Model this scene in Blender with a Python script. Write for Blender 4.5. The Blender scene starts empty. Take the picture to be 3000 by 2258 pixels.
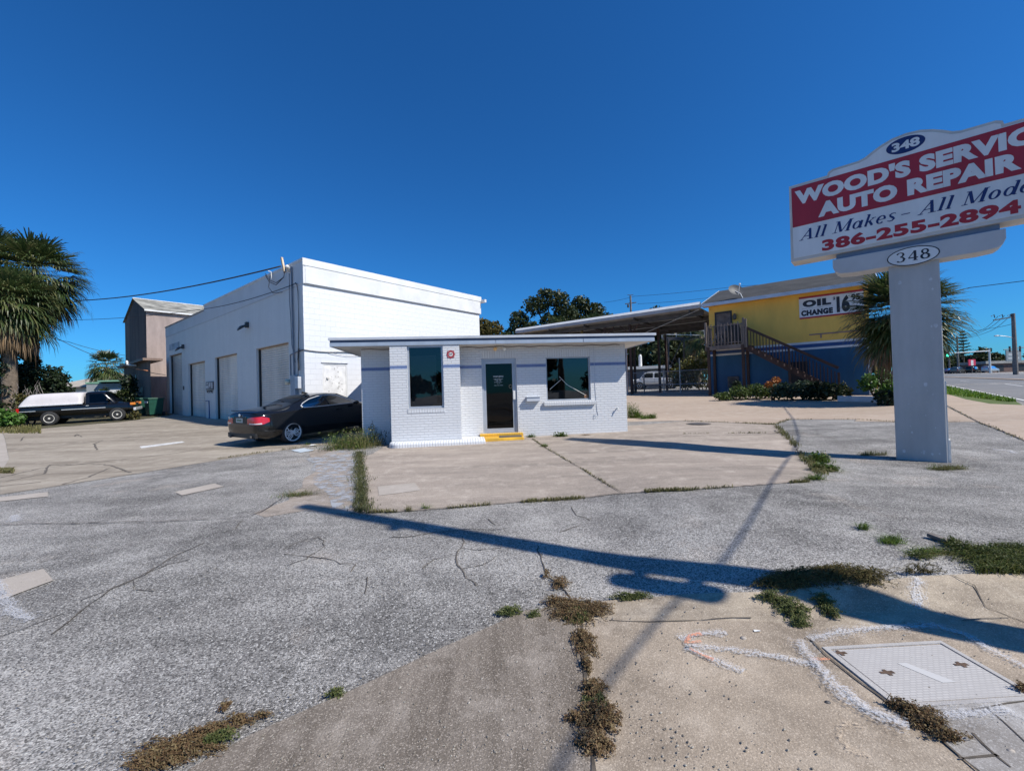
import bpy, bmesh, math, random
from math import sin, cos, tan, pi, radians, sqrt, atan2, hypot, floor
from mathutils import Vector, Matrix, noise
random.seed(7)
R = random.random
SC = bpy.context.scene
COL = SC.collection
V = Vector

# ------------------------------------------------------------------ camera
F, PIT, ROL, CZ = 1248.0, 0.01347, 0.02944, 1.6
_up0 = V((0, -sin(PIT), cos(PIT))); _rt0 = V((1, 0, 0)); FW = V((0, cos(PIT), sin(PIT)))
RT = _rt0 * cos(ROL) - _up0 * sin(ROL); UP = _up0 * cos(ROL) + _rt0 * sin(ROL)
CAM = V((0, 0, CZ))
cam = bpy.data.objects.new('camera', bpy.data.cameras.new('camera'))
COL.objects.link(cam); SC.camera = cam
cam.data.sensor_fit = 'HORIZONTAL'; cam.data.sensor_width = 36; cam.data.lens = F * 36 / 3000
cam.data.clip_start = 0.05; cam.data.clip_end = 3000
M = Matrix.Identity(4)
for i in range(3):
    M[i][0] = RT[i]; M[i][1] = UP[i]; M[i][2] = -FW[i]; M[i][3] = CAM[i]
cam.matrix_world = M
SC.render.resolution_x = 1024; SC.render.resolution_y = 770

# ------------------------------------------------------------------ light
SUN_AZ, SUN_EL = radians(28.3), radians(46)       # azimuth: clockwise from +X towards -Y
SUN = V((cos(SUN_AZ) * cos(SUN_EL), -sin(SUN_AZ) * cos(SUN_EL), sin(SUN_EL)))
sl = bpy.data.lights.new('sun', 'SUN'); sl.energy = 5.0; sl.angle = radians(0.53); sl.color = (1.0, 0.945, 0.85)
so = bpy.data.objects.new('sun', sl); COL.objects.link(so)
so.rotation_euler = (-SUN).to_track_quat('-Z', 'Y').to_euler(); so.location = (20, -20, 40)
W = bpy.data.worlds.new('World'); SC.world = W; W.use_nodes = True
nt = W.node_tree; bg = nt.nodes['Background']
sky = nt.nodes.new('ShaderNodeTexSky'); sky.sky_type = 'NISHITA'; sky.sun_disc = False
sky.sun_elevation = SUN_EL; sky.sun_rotation = radians(90) + SUN_AZ
sky.air_density = 1.0; sky.dust_density = 0.35; sky.ozone_density = 2.2; sky.altitude = 0
hs = nt.nodes.new('ShaderNodeHueSaturation'); hs.inputs['Saturation'].default_value = 1.05
hs.inputs['Hue'].default_value = 0.5
tn = nt.nodes.new('ShaderNodeMix'); tn.data_type = 'RGBA'; tn.blend_type = 'MULTIPLY'; tn.inputs[0].default_value = 1; tn.inputs[7].default_value = (.17, .66, 1.18, 1)   # clear deep blue autumn sky
nt.links.new(sky.outputs[0], hs.inputs['Color']); nt.links.new(hs.outputs[0], tn.inputs[6]); nt.links.new(tn.outputs[2], bg.inputs[0])
bg.inputs[1].default_value = 0.095
SC.view_settings.view_transform = 'Standard'; SC.view_settings.look = 'None'
SC.view_settings.exposure = 0.17; SC.view_settings.gamma = 1.0
SC.render.engine = 'CYCLES'

# ------------------------------------------------------------------ terrain
def sst(a, b, x):
    t = min(1, max(0, (x - a) / (b - a))); return t * t * (3 - 2 * t)
def zg(x, y):
    lot = .10 * sst(2.3, 4.0, y) + .0268 * min(8, max(0, y - 4))              # lot sits above the street corner
    far = .045 * (y - 5) if y > 6 else (.045 * (y - 4) ** 2 / 4 if y > 4 else 0)
    k = 1 - sst(3.5, 6.0, x)
    z = (lot * k + far * (1 - k)) if y < 12 else far
    if y > 28: z = .045 * 23 + .020 * (min(y, 170) - 28)
    z += .008 * max(-30, min(15, x)) * min(1, max(0, (y - 4) / 6))
    z += .11 * sst(.7, 2.3, x) * sst(2.82, 3.14, y) * (1 - sst(4.6, 8.5, y))   # kerb return
    return z
def ray(px, py): return FW + RT * ((px - 1500) / F) - UP * ((py - 1129) / F)
def G(px, py):
    d = ray(px, py); t = .5; pv = t
    while t < 600:
        p = CAM + d * t
        if p.z <= zg(p.x, p.y):
            a, b = pv, t
            for _ in range(30):
                m = (a + b) / 2; p = CAM + d * m
                if p.z <= zg(p.x, p.y): b = m
                else: a = m
            return p
        pv = t; t *= 1.01
    return CAM + d * 600
def at(px, py, Y):
    d = ray(px, py); return CAM + d * (Y / d.y)
def gnd(x, y, h=0): return V((x, y, zg(x, y) + h))

# ------------------------------------------------------------------ materials
def nodes(name):
    m = bpy.data.materials.new(name); m.use_nodes = True
    n = m.node_tree; b = n.nodes['Principled BSDF']; return m, n, b
def N(n, t, **k):
    x = n.nodes.new('ShaderNode' + t)
    for a, v in k.items():
        if hasattr(x, a): setattr(x, a, v)
        else: x.inputs[a.replace('_', ' ')].default_value = v
    return x
def L(n, a, b): n.links.new(a, b)
def c4(c): return (c[0], c[1], c[2], 1)
def mixc(n, fac, a, b, mode='MIX'):
    x = n.nodes.new('ShaderNodeMix'); x.data_type = 'RGBA'; x.blend_type = mode
    for s, v in ((0, fac), (6, a), (7, b)):
        if hasattr(v, 'is_output'): L(n, v, x.inputs[s])
        elif s == 0: x.inputs[0].default_value = v
        else: x.inputs[s].default_value = c4(v)
    return x.outputs[2]
def ramp(n, f, lo, hi, a=0., b=1.):
    x = n.nodes.new('ShaderNodeMapRange'); L(n, f, x.inputs[0])
    for i, v in enumerate((lo, hi, a, b)): x.inputs[i + 1].default_value = v
    x.clamp = True; return x.outputs[0]
def coords(n, kind='Object', scale=None):
    t = N(n, 'TexCoord').outputs[kind]
    if scale:
        mp = N(n, 'Mapping'); L(n, t, mp.inputs[0]); mp.inputs['Scale'].default_value = scale; return mp.outputs[0]
    return t
def noi(n, v, s, d=4, r=.6):
    x = N(n, 'TexNoise'); L(n, v, x.inputs['Vector']); x.inputs['Scale'].default_value = s
    x.inputs['Detail'].default_value = d; x.inputs['Roughness'].default_value = r; return x.outputs[0]
def bump(n, b, h, dist, st=1.):
    x = N(n, 'Bump'); x.inputs['Distance'].default_value = dist; x.inputs['Strength'].default_value = st
    L(n, h, x.inputs['Height']); L(n, x.outputs[0], b.inputs['Normal'])
MATS = {}
def pm(name, col, rough=.6, var=.14, scale=2.5, bmp=.0, bs=60, metal=0, spec=.5, coat=0, streak=False):
    if name in MATS: return MATS[name]
    m, n, b = nodes(name); v = coords(n, 'Object', (1, 1, .25) if streak else None)
    f = noi(n, v, scale, 5, .65)
    f = ramp(n, f, .3, .7)
    d = [c * (1 - var * 1.6) for c in col]; l = [min(1, c * (1 + var * .6)) for c in col]
    L(n, mixc(n, f, d, l), b.inputs['Base Color'])
    b.inputs['Roughness'].default_value = rough; b.inputs['Metallic'].default_value = metal
    b.inputs['Specular IOR Level'].default_value = spec; b.inputs['Coat Weight'].default_value = coat
    if bmp: bump(n, b, noi(n, coords(n), bs, 3), bmp)
    MATS[name] = m; return m
def brick_mat(name, w, h, mort, col, mcol, dist, dirt=.25, soldier=False, z_dirt=None):
    m, n, b = nodes(name); uv = coords(n, 'UV')
    br = N(n, 'TexBrick'); L(n, uv, br.inputs['Vector']); br.inputs['Scale'].default_value = 1
    br.inputs['Brick Width'].default_value = w; br.inputs['Row Height'].default_value = h
    br.inputs['Mortar Size'].default_value = mort; br.inputs['Mortar Smooth'].default_value = .3; br.inputs['Bias'].default_value = 0
    br.offset = 0 if soldier else .5
    c1 = [c * .94 for c in col]
    br.inputs['Color1'].default_value = c4(col); br.inputs['Color2'].default_value = c4(c1); br.inputs['Mortar'].default_value = c4(mcol)
    mpv = N(n, 'Mapping'); L(n, uv, mpv.inputs[0]); mpv.inputs['Scale'].default_value = (1.6, .22, 1)
    f = ramp(n, noi(n, mpv.outputs[0], 1.3, 7, .72), .42, .75)
    g = ramp(n, noi(n, uv, 14, 4, .6), .35, .75)
    c = mixc(n, f, br.outputs['Color'], [x * (1 - dirt) for x in col])
    c = mixc(n, g, c, [x * .9 for x in col]); 
    L(n, c, b.inputs['Base Color']); b.inputs['Roughness'].default_value = .55
    ma = N(n, 'Math', operation='MULTIPLY'); ma.inputs[1].default_value = -1; L(n, br.outputs['Fac'], ma.inputs[0])
    ad = N(n, 'Math', operation='MULTIPLY_ADD'); L(n, noi(n, uv, 40, 4), ad.inputs[0]); ad.inputs[1].default_value = .25; L(n, ma.outputs[0], ad.inputs[2])
    bump(n, b, ad.outputs[0], dist); MATS[name] = m; return m
def stone_mat(name, scale, dark, lo, hi, tint, var, stain, stain_s=.35, bmp=.004, thr=.5, stretch=(1, 1, 1)):
    """speckled aggregate: every voronoi cell is a stone with its own grey"""
    m, n, b = nodes(name); v = coords(n)
    vo = N(n, 'TexVoronoi'); L(n, v, vo.inputs['Vector']); vo.inputs['Scale'].default_value = scale; vo.inputs['Randomness'].default_value = 1
    sp = N(n, 'SeparateColor'); L(n, vo.outputs['Color'], sp.inputs[0])
    st = ramp(n, sp.outputs[0], thr, 1, 0, 1)
    stone = mixc(n, st, [c * lo for c in tint], [c * hi for c in tint])
    e = ramp(n, vo.outputs['Distance'], .35, .62)
    c = mixc(n, e, stone, [dark * t for t in tint])
    big = ramp(n, noi(n, v, .55, 6, .62), .36, .68)
    c = mixc(n, big, mixc(n, 1, c, [1 - var] * 3, 'MULTIPLY'), mixc(n, 1, c, [1 + var * .55] * 3, 'MULTIPLY'))
    mp = N(n, 'Mapping'); L(n, v, mp.inputs[0]); mp.inputs['Scale'].default_value = stretch; mp.inputs['Rotation'].default_value = (0, 0, .25)
    s2 = ramp(n, noi(n, mp.outputs[0], stain_s, 7, .7), .52, .78)
    c = mixc(n, s2, c, stain)
    fine = noi(n, v, 130, 2)
    c = mixc(n, ramp(n, fine, .35, .7), mixc(n, 1, c, (.78, .78, .78), 'MULTIPLY'), c)
    L(n, c, b.inputs['Base Color']); b.inputs['Roughness'].default_value = .85; b.inputs['Specular IOR Level'].default_value = .25
    ma = N(n, 'Math', operation='MULTIPLY'); ma.inputs[1].default_value = -1; L(n, vo.outputs['Distance'], ma.inputs[0])
    bump(n, b, ma.outputs[0], bmp); MATS[name] = m; return m
def conc_mat(name, col, dark, light, streak=(1, 1, 1), ang=0., spk=.5, s=.9, bmp=.002):
    m, n, b = nodes(name); v = coords(n)
    mp = N(n, 'Mapping'); L(n, v, mp.inputs[0]); mp.inputs['Rotation'].default_value = (0, 0, ang); mp.inputs['Scale'].default_value = streak
    f1 = ramp(n, noi(n, mp.outputs[0], s, 8, .68), .36, .7)
    f2 = ramp(n, noi(n, v, 3.1, 7, .7), .5, .78)
    c = mixc(n, f1, dark, col); c = mixc(n, f2, c, light)
    vo = N(n, 'TexVoronoi'); L(n, v, vo.inputs['Vector']); vo.inputs['Scale'].default_value = 190
    sp = N(n, 'SeparateColor'); L(n, vo.outputs['Color'], sp.inputs[0])
    c = mixc(n, ramp(n, sp.outputs[0], .72, 1, 0, spk), c, [min(1, x * 1.5) for x in light])
    c = mixc(n, ramp(n, sp.outputs[1], .78, 1, 0, spk * .8), c, [x * .45 for x in dark])
    c = mixc(n, ramp(n, noi(n, v, 160, 2), .3, .7, .25, 0), c, [x * .5 for x in dark])
    L(n, c, b.inputs['Base Color']); b.inputs['Roughness'].default_value = .88; b.inputs['Specular IOR Level'].default_value = .2
    bump(n, b, noi(n, v, 90, 4), bmp); MATS[name] = m; return m
def leaf_mat(name, a, b_, c_, rough=.5, tr=.25):
    m, n, b = nodes(name); g = N(n, 'NewGeometry')
    r = N(n, 'ValToRGB'); L(n, g.outputs['Random Per Island'], r.inputs[0])
    e = r.color_ramp.elements; e[0].color = c4(a); e[1].color = c4(c_); x = e.new(.6); x.color = c4(b_)
    f = ramp(n, noi(n, coords(n), .8, 4), .3, .7)
    c = mixc(n, f, mixc(n, 1, r.outputs[0], (.62, .64, .6), 'MULTIPLY'), r.outputs[0])
    L(n, c, b.inputs['Base Color']); b.inputs['Roughness'].default_value = rough; b.inputs['Specular IOR Level'].default_value = .35
    t = N(n, 'BsdfTranslucent'); L(n, c, t.inputs[0]); mx = N(n, 'MixShader'); mx.inputs[0].default_value = tr
    L(n, b.outputs[0], mx.inputs[1]); L(n, t.outputs[0], mx.inputs[2]); L(n, mx.outputs[0], n.nodes['Material Output'].inputs[0])
    MATS[name] = m; return m
def glass_mat(name, tint, ior=1.7, base=.0):
    m, n, b = nodes(name); n.nodes.remove(b)
    t = N(n, 'BsdfTransparent'); t.inputs[0].default_value = c4(tint)
    g = N(n, 'BsdfGlossy'); g.inputs['Roughness'].default_value = .015; g.inputs[0].default_value = (1, 1, 1, 1)
    fr = N(n, 'Fresnel'); fr.inputs[0].default_value = ior
    w = noi(n, coords(n), 1.2, 1); bp = N(n, 'Bump'); bp.inputs['Distance'].default_value = .004; L(n, w, bp.inputs['Height']); L(n, bp.outputs[0], g.inputs['Normal'])
    f = ramp(n, fr.outputs[0], 0, 1, base, 1)
    mx = N(n, 'MixShader'); L(n, f, mx.inputs[0]); L(n, t.outputs[0], mx.inputs[1]); L(n, g.outputs[0], mx.inputs[2])
    L(n, mx.outputs[0], n.nodes['Material Output'].inputs[0]); MATS[name] = m; return m
def glow_mat(name, col, st):
    m, n, b = nodes(name); b.inputs['Base Color'].default_value = c4(col)
    b.inputs['Emission Color'].default_value = c4(col); b.inputs['Emission Strength'].default_value = st; return m

def asphalt():
    m, n, b = nodes('asphalt_shell'); v = coords(n)
    def cell(sc, thr):
        vo = N(n, 'TexVoronoi'); L(n, v, vo.inputs['Vector']); vo.inputs['Scale'].default_value = sc
        sp = N(n, 'SeparateColor'); L(n, vo.outputs['Color'], sp.inputs[0]); return vo, sp
    w1 = noi(n, v, .33, 6, .65); w2 = noi(n, v, 1.7, 7, .7)
    mp = N(n, 'Mapping'); L(n, v, mp.inputs[0]); mp.inputs['Rotation'].default_value = (0, 0, -.5); mp.inputs['Scale'].default_value = (.22, 1.5, 1)
    tr = noi(n, mp.outputs[0], .8, 6, .6)                       # old wheel tracks and sweepings
    c = mixc(n, ramp(n, w1, .36, .66), (.138, .131, .124), (.315, .298, .28))
    c = mixc(n, ramp(n, w2, .42, .74), c, (.40, .382, .358))
    c = mixc(n, ramp(n, tr, .50, .72, 0, .8), c, (.135, .128, .12))
    c = mixc(n, ramp(n, noi(n, v, .9, 5, .6), .60, .74, 0, .55), c, (.40, .345, .295))     # sandy tan patches
    c = mixc(n, ramp(n, noi(n, v, 2.6, 4, .55), .66, .76, 0, .6), c, (.10, .095, .09))     # oil spots
    vo, sp = cell(125, 0); r = ramp(n, sp.outputs[0], 0, 1, .30, 1.75)
    k = N(n, 'CombineColor')
    for i in range(3): L(n, r, k.inputs[i])
    c = mixc(n, 1, c, k.outputs[0], 'MULTIPLY')
    vo2, sp2 = cell(62, 0)
    near = ramp(n, vo2.outputs['Distance'], .30, .44, 1, 0)
    pick = ramp(n, sp2.outputs[1], .68, .76, 0, .8); f = N(n, 'Math', operation='MULTIPLY'); L(n, near, f.inputs[0]); L(n, pick, f.inputs[1])
    c = mixc(n, f.outputs[0], c, (.60, .58, .545))               # pale shell chips
    L(n, c, b.inputs['Base Color']); b.inputs['Roughness'].default_value = .88; b.inputs['Specular IOR Level'].default_value = .2
    ad = N(n, 'Math', operation='MULTIPLY_ADD'); L(n, vo.outputs['Distance'], ad.inputs[0]); ad.inputs[1].default_value = -1; L(n, noi(n, v, 6, 4), ad.inputs[2])
    bump(n, b, ad.outputs[0], .006); MATS['asphalt_shell'] = m; return m
ASPH = asphalt()
AGG = conc_mat('exposed_aggregate', (.31, .265, .22), (.135, .112, .09), (.40, .35, .30), (4.0, .5, 1), .22, .6, 1.3, .006)
PADC = conc_mat('pink_concrete', (.47, .395, .33), (.235, .20, .17), (.55, .475, .405), (.35, 2.2, 1), -.06, .5, .7)
DRIVC = conc_mat('driveway_concrete', (.44, .385, .315), (.23, .195, .155), (.50, .445, .37), (.3, 2.4, 1), .35, .25, .6)
FORC = conc_mat('forecourt_concrete', (.48, .38, .30), (.37, .29, .225), (.52, .445, .37), (.35, 2.0, 1), -.1, .35, .5)
WALKC = conc_mat('sidewalk_concrete', (.47, .385, .295), (.24, .195, .15), (.53, .45, .36), (1, 1, 1), 0, .45, 1.3, .004)
KERBC = conc_mat('kerb_concrete', (.50, .42, .32), (.22, .18, .14), (.54, .47, .38), (.8, 2.6, 1), 0, .4, 1.8)
PATCH = conc_mat('patch_concrete', (.47, .42, .37), (.38, .335, .29), (.52, .47, .42), (1, 1, 1), 0, .2, 1.2)
WORN = conc_mat('worn_concrete', (.43, .36, .30), (.18, .155, .13), (.50, .45, .41), (.8, 1.6, 1), .1, .5, 1.9)
BLUEW = conc_mat('flaking_paint', (.46, .48, .51), (.24, .235, .23), (.56, .58, .61), (.7, 1.5, 1), .15, .4, 1.7)
ROADM = conc_mat('road_asphalt', (.23, .23, .235), (.17, .17, .172), (.27, .27, .27), (.2, 1, 1), .9, .3, .4)
VAULT = conc_mat('vault_concrete', (.47, .45, .43), (.38, .36, .345), (.52, .50, .485), (1, 1, 1), 0, .15, 2.2)
MEDM = conc_mat('median_concrete', (.40, .31, .24), (.3, .23, .18), (.45, .38, .3))
CRACK = pm('crack_dirt', (.12, .10, .08), .95, .4, 9)
CRACKL = pm('tar_crack', (.14, .12, .10), .95, .4, 5)
WHITEP = pm('white_road_paint', (.72, .71, .69), .8, .3, 8)
BRICK = brick_mat('white_painted_brick', .213, .0677, .0085, (.70, .71, .73), (.52, .53, .55), .013, .14)
SOLD = brick_mat('soldier_brick', .0677, .4, .009, (.70, .71, .73), (.45, .45, .46), .012, .2, True)
BRICKB = brick_mat('blue_painted_brick', .213, .0677, .0085, (.17, .24, .44), (.13, .18, .34), .011, .25)
YBRICK = brick_mat('yellow_painted_brick', .0677, .4, .007, (.80, .46, .05), (.5, .27, .03), .008, .3, True)
CMU = brick_mat('white_painted_block', .406, .203, .0035, (.71, .72, .745), (.55, .56, .58), .0035, .05)
CMUS = brick_mat('white_stucco_block', .406, .203, .002, (.69, .685, .67), (.655, .65, .635), .001, .16)
WHITE = pm('white_paint', (.69, .69, .68), .5, .10, 1.5, .001)
GREYBLUE = pm('greyblue_paint', (.33, .40, .50), .55, .16, 1.2, streak=True)
LGREY = pm('light_grey_metal', (.52, .55, .60), .45, .12, 1.5)
DKBLUE = pm('dark_blue_band', (.07, .10, .17), .5, .2, 2)
SOFF = pm('soffit_paint', (.62, .60, .56), .7, .12, 2)
ALU = pm('aluminium_frame', (.42, .45, .50), .4, .08, 3, metal=.3)
DARK = pm('dark_interior', (.035, .035, .04), .9, .2, 2)
BLIND = pm('blind_slats', (.50, .49, .46), .6, .08, 3)
BLACK = pm('black_plastic', (.018, .018, .02), .5, .2, 3)
RUBBER = pm('tyre_rubber', (.025, .025, .027), .8, .25, 8)
STEEL = pm('galvanised_steel', (.42, .43, .45), .45, .2, 4, metal=.6)
DSTEEL = pm('dark_steel', (.08, .075, .075), .6, .3, 3)
CABLE = pm('cable_black', (.03, .03, .035), .7, .2, 3)
ROLL = pm('roller_door_cream', (.76, .72, .66), .5, .22, .8, streak=True)
PEEL = pm('peeling_white_door', (.74, .735, .73), .6, .16, 4, .002, 8)
GLASS = glass_mat('window_glass', (.36, .36, .36), 1.55, .02)
DGLASS = glass_mat('dark_door_glass', (.10, .10, .10), 1.38, .0)
CGLASS = glass_mat('car_glass', (.10, .12, .12), 1.33, .0)
WOODB = pm('brown_wood', (.062, .030, .020), .7, .3, 2, .002, 20, streak=True)
WOODG = pm('weathered_wood', (.20, .16, .135), .8, .3, 2, .002, 20, streak=True)
YEL = pm('yellow_wall_paint', (.88, .53, .10), .65, .12, .8, .002, 30, streak=True)
BLUW = pm('blue_wall_paint', (.006, .085, .19), .6, .2, .8, .002, 30, streak=True)
SHING = pm('grey_shingle', (.05, .05, .049), .9, .35, 1.1, .01, 9)
TINR = pm('galvanised_roof', (.55, .54, .52), .5, .16, .7, metal=.2)
BARK = pm('tree_bark', (.13, .10, .075), .9, .35, 3, .02, 9)
PALMB = pm('palm_bark', (.20, .155, .115), .9, .35, 4, .03, 11)
BROWND = pm('shaded_mildew_stucco', (.20, .165, .15), .9, .35, .9, .003, 30, streak=True)  # brown stucco darkened by mildew and by the wall's shade put into the colour
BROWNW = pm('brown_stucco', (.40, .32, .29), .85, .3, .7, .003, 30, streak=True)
TANR = pm('tan_shingle', (.47, .42, .35), .9, .2, 2, .01, 12)
GREYPOLE = pm('grey_masonry_paint', (.47, .465, .46), .6, .15, 1.6, .004, 35, streak=True)
SIGNW = pm('sign_face_white', (.76, .755, .75), .45, .13, 1.4, streak=True)
SIGNF = pm('sign_frame_metal', (.60, .57, .53), .5, .14, 1.2)
SIGNR = pm('sign_red', (.40, .022, .038), .45, .16, 1.4, streak=True)
SIGNN = pm('sign_navy', (.012, .025, .13), .45, .1, 1)
TXTR = pm('sign_letter_red', (.40, .02, .03), .45, .08, 1)
TXTK = pm('sign_letter_black', (.02, .02, .03), .5, .1, 1)
LEAF_OAK = leaf_mat('oak_leaves', (.030, .050, .018), (.055, .075, .025), (.10, .10, .04))
LEAF_OLV = leaf_mat('olive_leaves', (.07, .075, .02), (.12, .105, .03), (.17, .12, .045))
LEAF_DK = leaf_mat('dark_vine_leaves', (.014, .026, .012), (.025, .045, .018), (.05, .07, .03))
LEAF_BR = leaf_mat('bright_leaves', (.05, .13, .02), (.09, .20, .03), (.14, .25, .06))
LEAF_YG = leaf_mat('yellowgreen_leaves', (.10, .115, .02), (.17, .16, .03), (.22, .17, .05))
PALML = leaf_mat('palm_leaflets', (.045, .08, .026), (.09, .125, .04), (.19, .18, .075), .4)
PALMD = leaf_mat('dead_fronds', (.14, .09, .05), (.27, .18, .10), (.40, .29, .19), .7)
GRASS = leaf_mat('grass_blades', (.06, .11, .015), (.12, .20, .025), (.22, .27, .06))
GRASSD = leaf_mat('dry_grass', (.13, .12, .04), (.20, .20, .07), (.34, .27, .14))
WEEDB = leaf_mat('brown_weeds', (.20, .11, .06), (.28, .19, .10), (.36, .28, .15), .8, .35)
WEEDG = leaf_mat('green_mat_weeds', (.10, .13, .04), (.17, .20, .065), (.27, .25, .11), .7, .35)
ORANGE = leaf_mat('orange_leaves', (.35, .11, .02), (.5, .17, .04), (.55, .25, .07))
PAINTB = pm('black_car_paint', (.008, .009, .011), .10, .1, 2, spec=.4, coat=.35)
PAINTT = pm('black_truck_paint', (.006, .006, .007), .14, .15, 2, spec=.4, coat=.35)
PAINTW = pm('white_car_paint', (.75, .76, .78), .25, .05, 2, coat=.6)
PAINTS = pm('silver_car_paint', (.40, .44, .50), .25, .06, 2, metal=.5, coat=.6)
PAINTBL = pm('blue_car_paint', (.02, .03, .10), .25, .1, 2, coat=.6)
PAINTR = pm('faded_red_paint', (.24, .055, .05), .45, .2, 2)
CHROME = pm('chrome', (.86, .87, .88), .30, .04, 3, metal=.55)
RIMS = pm('rim_silver', (.72, .73, .75), .35, .05, 5, metal=.15)
RIMW = pm('rim_pale', (.70, .67, .60), .4, .1, 5, metal=.1)
RED = pm('red_lens', (.55, .015, .015), .15, .15, 5, coat=1)
AMBER = pm('amber_lens', (.7, .22, .02), .2, .1, 5, coat=1)
CLEAR = pm('clear_lens', (.6, .62, .65), .1, .05, 5, coat=1)
BIN = pm('green_bin_plastic', (.012, .075, .05), .45, .2, 2)
GREENT = pm('green_trim', (.22, .42, .30), .6, .15, 2)
TRANS = pm('transformer_grey', (.45, .47, .48), .5, .1, 3)

# ------------------------------------------------------------------ mesh helper
class MB:
    def __init__(s): s.v = []; s.f = []; s.m = []
    def add(s, vs, fs, m=0):
        o = len(s.v); s.v += [tuple(p) for p in vs]; s.f += [tuple(i + o for i in f) for f in fs]; s.m += [m] * len(fs); return s
    def quad(s, a, b, c, d, m=0): return s.add([a, b, c, d], [(0, 1, 2, 3)], m)
    def box(s, x0, x1, y0, y1, z0, z1, m=0):
        return s.add([(x0, y0, z0), (x1, y0, z0), (x1, y1, z0), (x0, y1, z0), (x0, y0, z1), (x1, y0, z1), (x1, y1, z1), (x0, y1, z1)],
                     [(3, 2, 1, 0), (4, 5, 6, 7), (0, 1, 5, 4), (1, 2, 6, 5), (2, 3, 7, 6), (3, 0, 4, 7)], m)
    def tube(s, pts, r, n=8, m=0, cap=True):
        pts = [V(p) for p in pts]; k = len(pts)
        rr = r if isinstance(r, (list, tuple)) else [r] * k
        vs = []; ref = None
        for i, p in enumerate(pts):
            d = (pts[min(i + 1, k - 1)] - pts[max(i - 1, 0)]).normalized()
            if ref is None: ref = V((0, 0, 1)) if abs(d.z) < .9 else V((1, 0, 0))
            a = d.cross(ref).normalized(); b = d.cross(a).normalized(); ref = -b if False else ref
            for j in range(n):
                t = 2 * pi * j / n; vs.append(p + (a * cos(t) + b * sin(t)) * rr[i])
        fs = [(i * n + j, i * n + (j + 1) % n, (i + 1) * n + (j + 1) % n, (i + 1) * n + j) for i in range(k - 1) for j in range(n)]
        if cap: fs += [tuple(range(n - 1, -1, -1)), tuple(range((k - 1) * n, k * n))]
        return s.add(vs, fs, m)
    def bar(s, p, q, w, h=None, m=0):
        p, q = V(p), V(q); h = h or w; d = (q - p).normalized()
        a = d.cross(V((0, 0, 1)) if abs(d.z) < .95 else V((0, 1, 0))).normalized() * w / 2; b = d.cross(a).normalized() * h / 2
        vs = [p - a - b, p + a - b, p + a + b, p - a + b, q - a - b, q + a - b, q + a + b, q - a + b]
        return s.add(vs, [(0, 1, 2, 3), (7, 6, 5, 4), (0, 4, 5, 1), (1, 5, 6, 2), (2, 6, 7, 3), (3, 7, 4, 0)], m)
    def prism(s, out, y0, y1, m=0, mside=None):      # outline in (x, z), extruded along y
        n = len(out); vs = [(x, y0, z) for x, z in out] + [(x, y1, z) for x, z in out]
        s.add(vs, [tuple(range(n)), tuple(range(2 * n - 1, n - 1, -1))], m)
        o = len(s.v) - 2 * n
        for i in range(n):
            j = (i + 1) % n; s.f.append((o + i, o + n + i, o + n + j, o + j)); s.m.append(m if mside is None else mside)
        return s
    def disc(s, c, rx, rz, y, n=32, m=0):
        return s.add([(c[0] + rx * cos(2 * pi * i / n), y, c[1] + rz * sin(2 * pi * i / n)) for i in range(n)], [tuple(range(n))], m)
    def ring(s, c, rx, rz, t, y, n=32, m=0):
        vs = []
        for k in (0, 1): vs += [(c[0] + (rx - t * k) * cos(2 * pi * i / n), y, c[1] + (rz - t * k) * sin(2 * pi * i / n)) for i in range(n)]
        return s.add(vs, [(i, (i + 1) % n, n + (i + 1) % n, n + i) for i in range(n)], m)
    def lathe(s, prof, n=20, m=0, axis='z', c=(0, 0, 0)):
        vs = []
        for r, h in prof:
            for j in range(n):
                t = 2 * pi * j / n
                p = (r * cos(t), r * sin(t), h) if axis == 'z' else (r * cos(t), h, r * sin(t))
                vs.append((p[0] + c[0], p[1] + c[1], p[2] + c[2]))
        k = len(prof)
        fs = [(i * n + j, i * n + (j + 1) % n, (i + 1) * n + (j + 1) % n, (i + 1) * n + j) for i in range(k - 1) for j in range(n)]
        fs += [tuple(range(n - 1, -1, -1)), tuple(range((k - 1) * n, k * n))]
        return s.add(vs, fs, m)
    def sphere(s, c, r, m=0, n=10):
        r = r if isinstance(r, (tuple, list)) else (r, r, r)
        vs = []; k = n // 2
        for i in range(k + 1):
            a = pi * i / k - pi / 2
            for j in range(n): vs.append((c[0] + r[0] * cos(a) * cos(2 * pi * j / n), c[1] + r[1] * cos(a) * sin(2 * pi * j / n), c[2] + r[2] * sin(a)))
        return s.add(vs, [(i * n + j, i * n + (j + 1) % n, (i + 1) * n + (j + 1) % n, (i + 1) * n + j) for i in range(k) for j in range(n)], m)
    def wall(s, x0, x1, z0, z1, holes, y=0, rev=.1, m=0, mr=None):   # wall sheet facing -y, holes (x0,x1,z0,z1) with reveals
        xs = sorted({x0, x1, *[h[0] for h in holes], *[h[1] for h in holes]}); zs = sorted({z0, z1, *[h[2] for h in holes], *[h[3] for h in holes]})
        for i in range(len(xs) - 1):
            for j in range(len(zs) - 1):
                cx = (xs[i] + xs[i + 1]) / 2; cz = (zs[j] + zs[j + 1]) / 2
                if any(h[0] < cx < h[1] and h[2] < cz < h[3] for h in holes): continue
                s.quad((xs[i], y, zs[j]), (xs[i + 1], y, zs[j]), (xs[i + 1], y, zs[j + 1]), (xs[i], y, zs[j + 1]), m)
        mr = m if mr is None else mr
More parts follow.
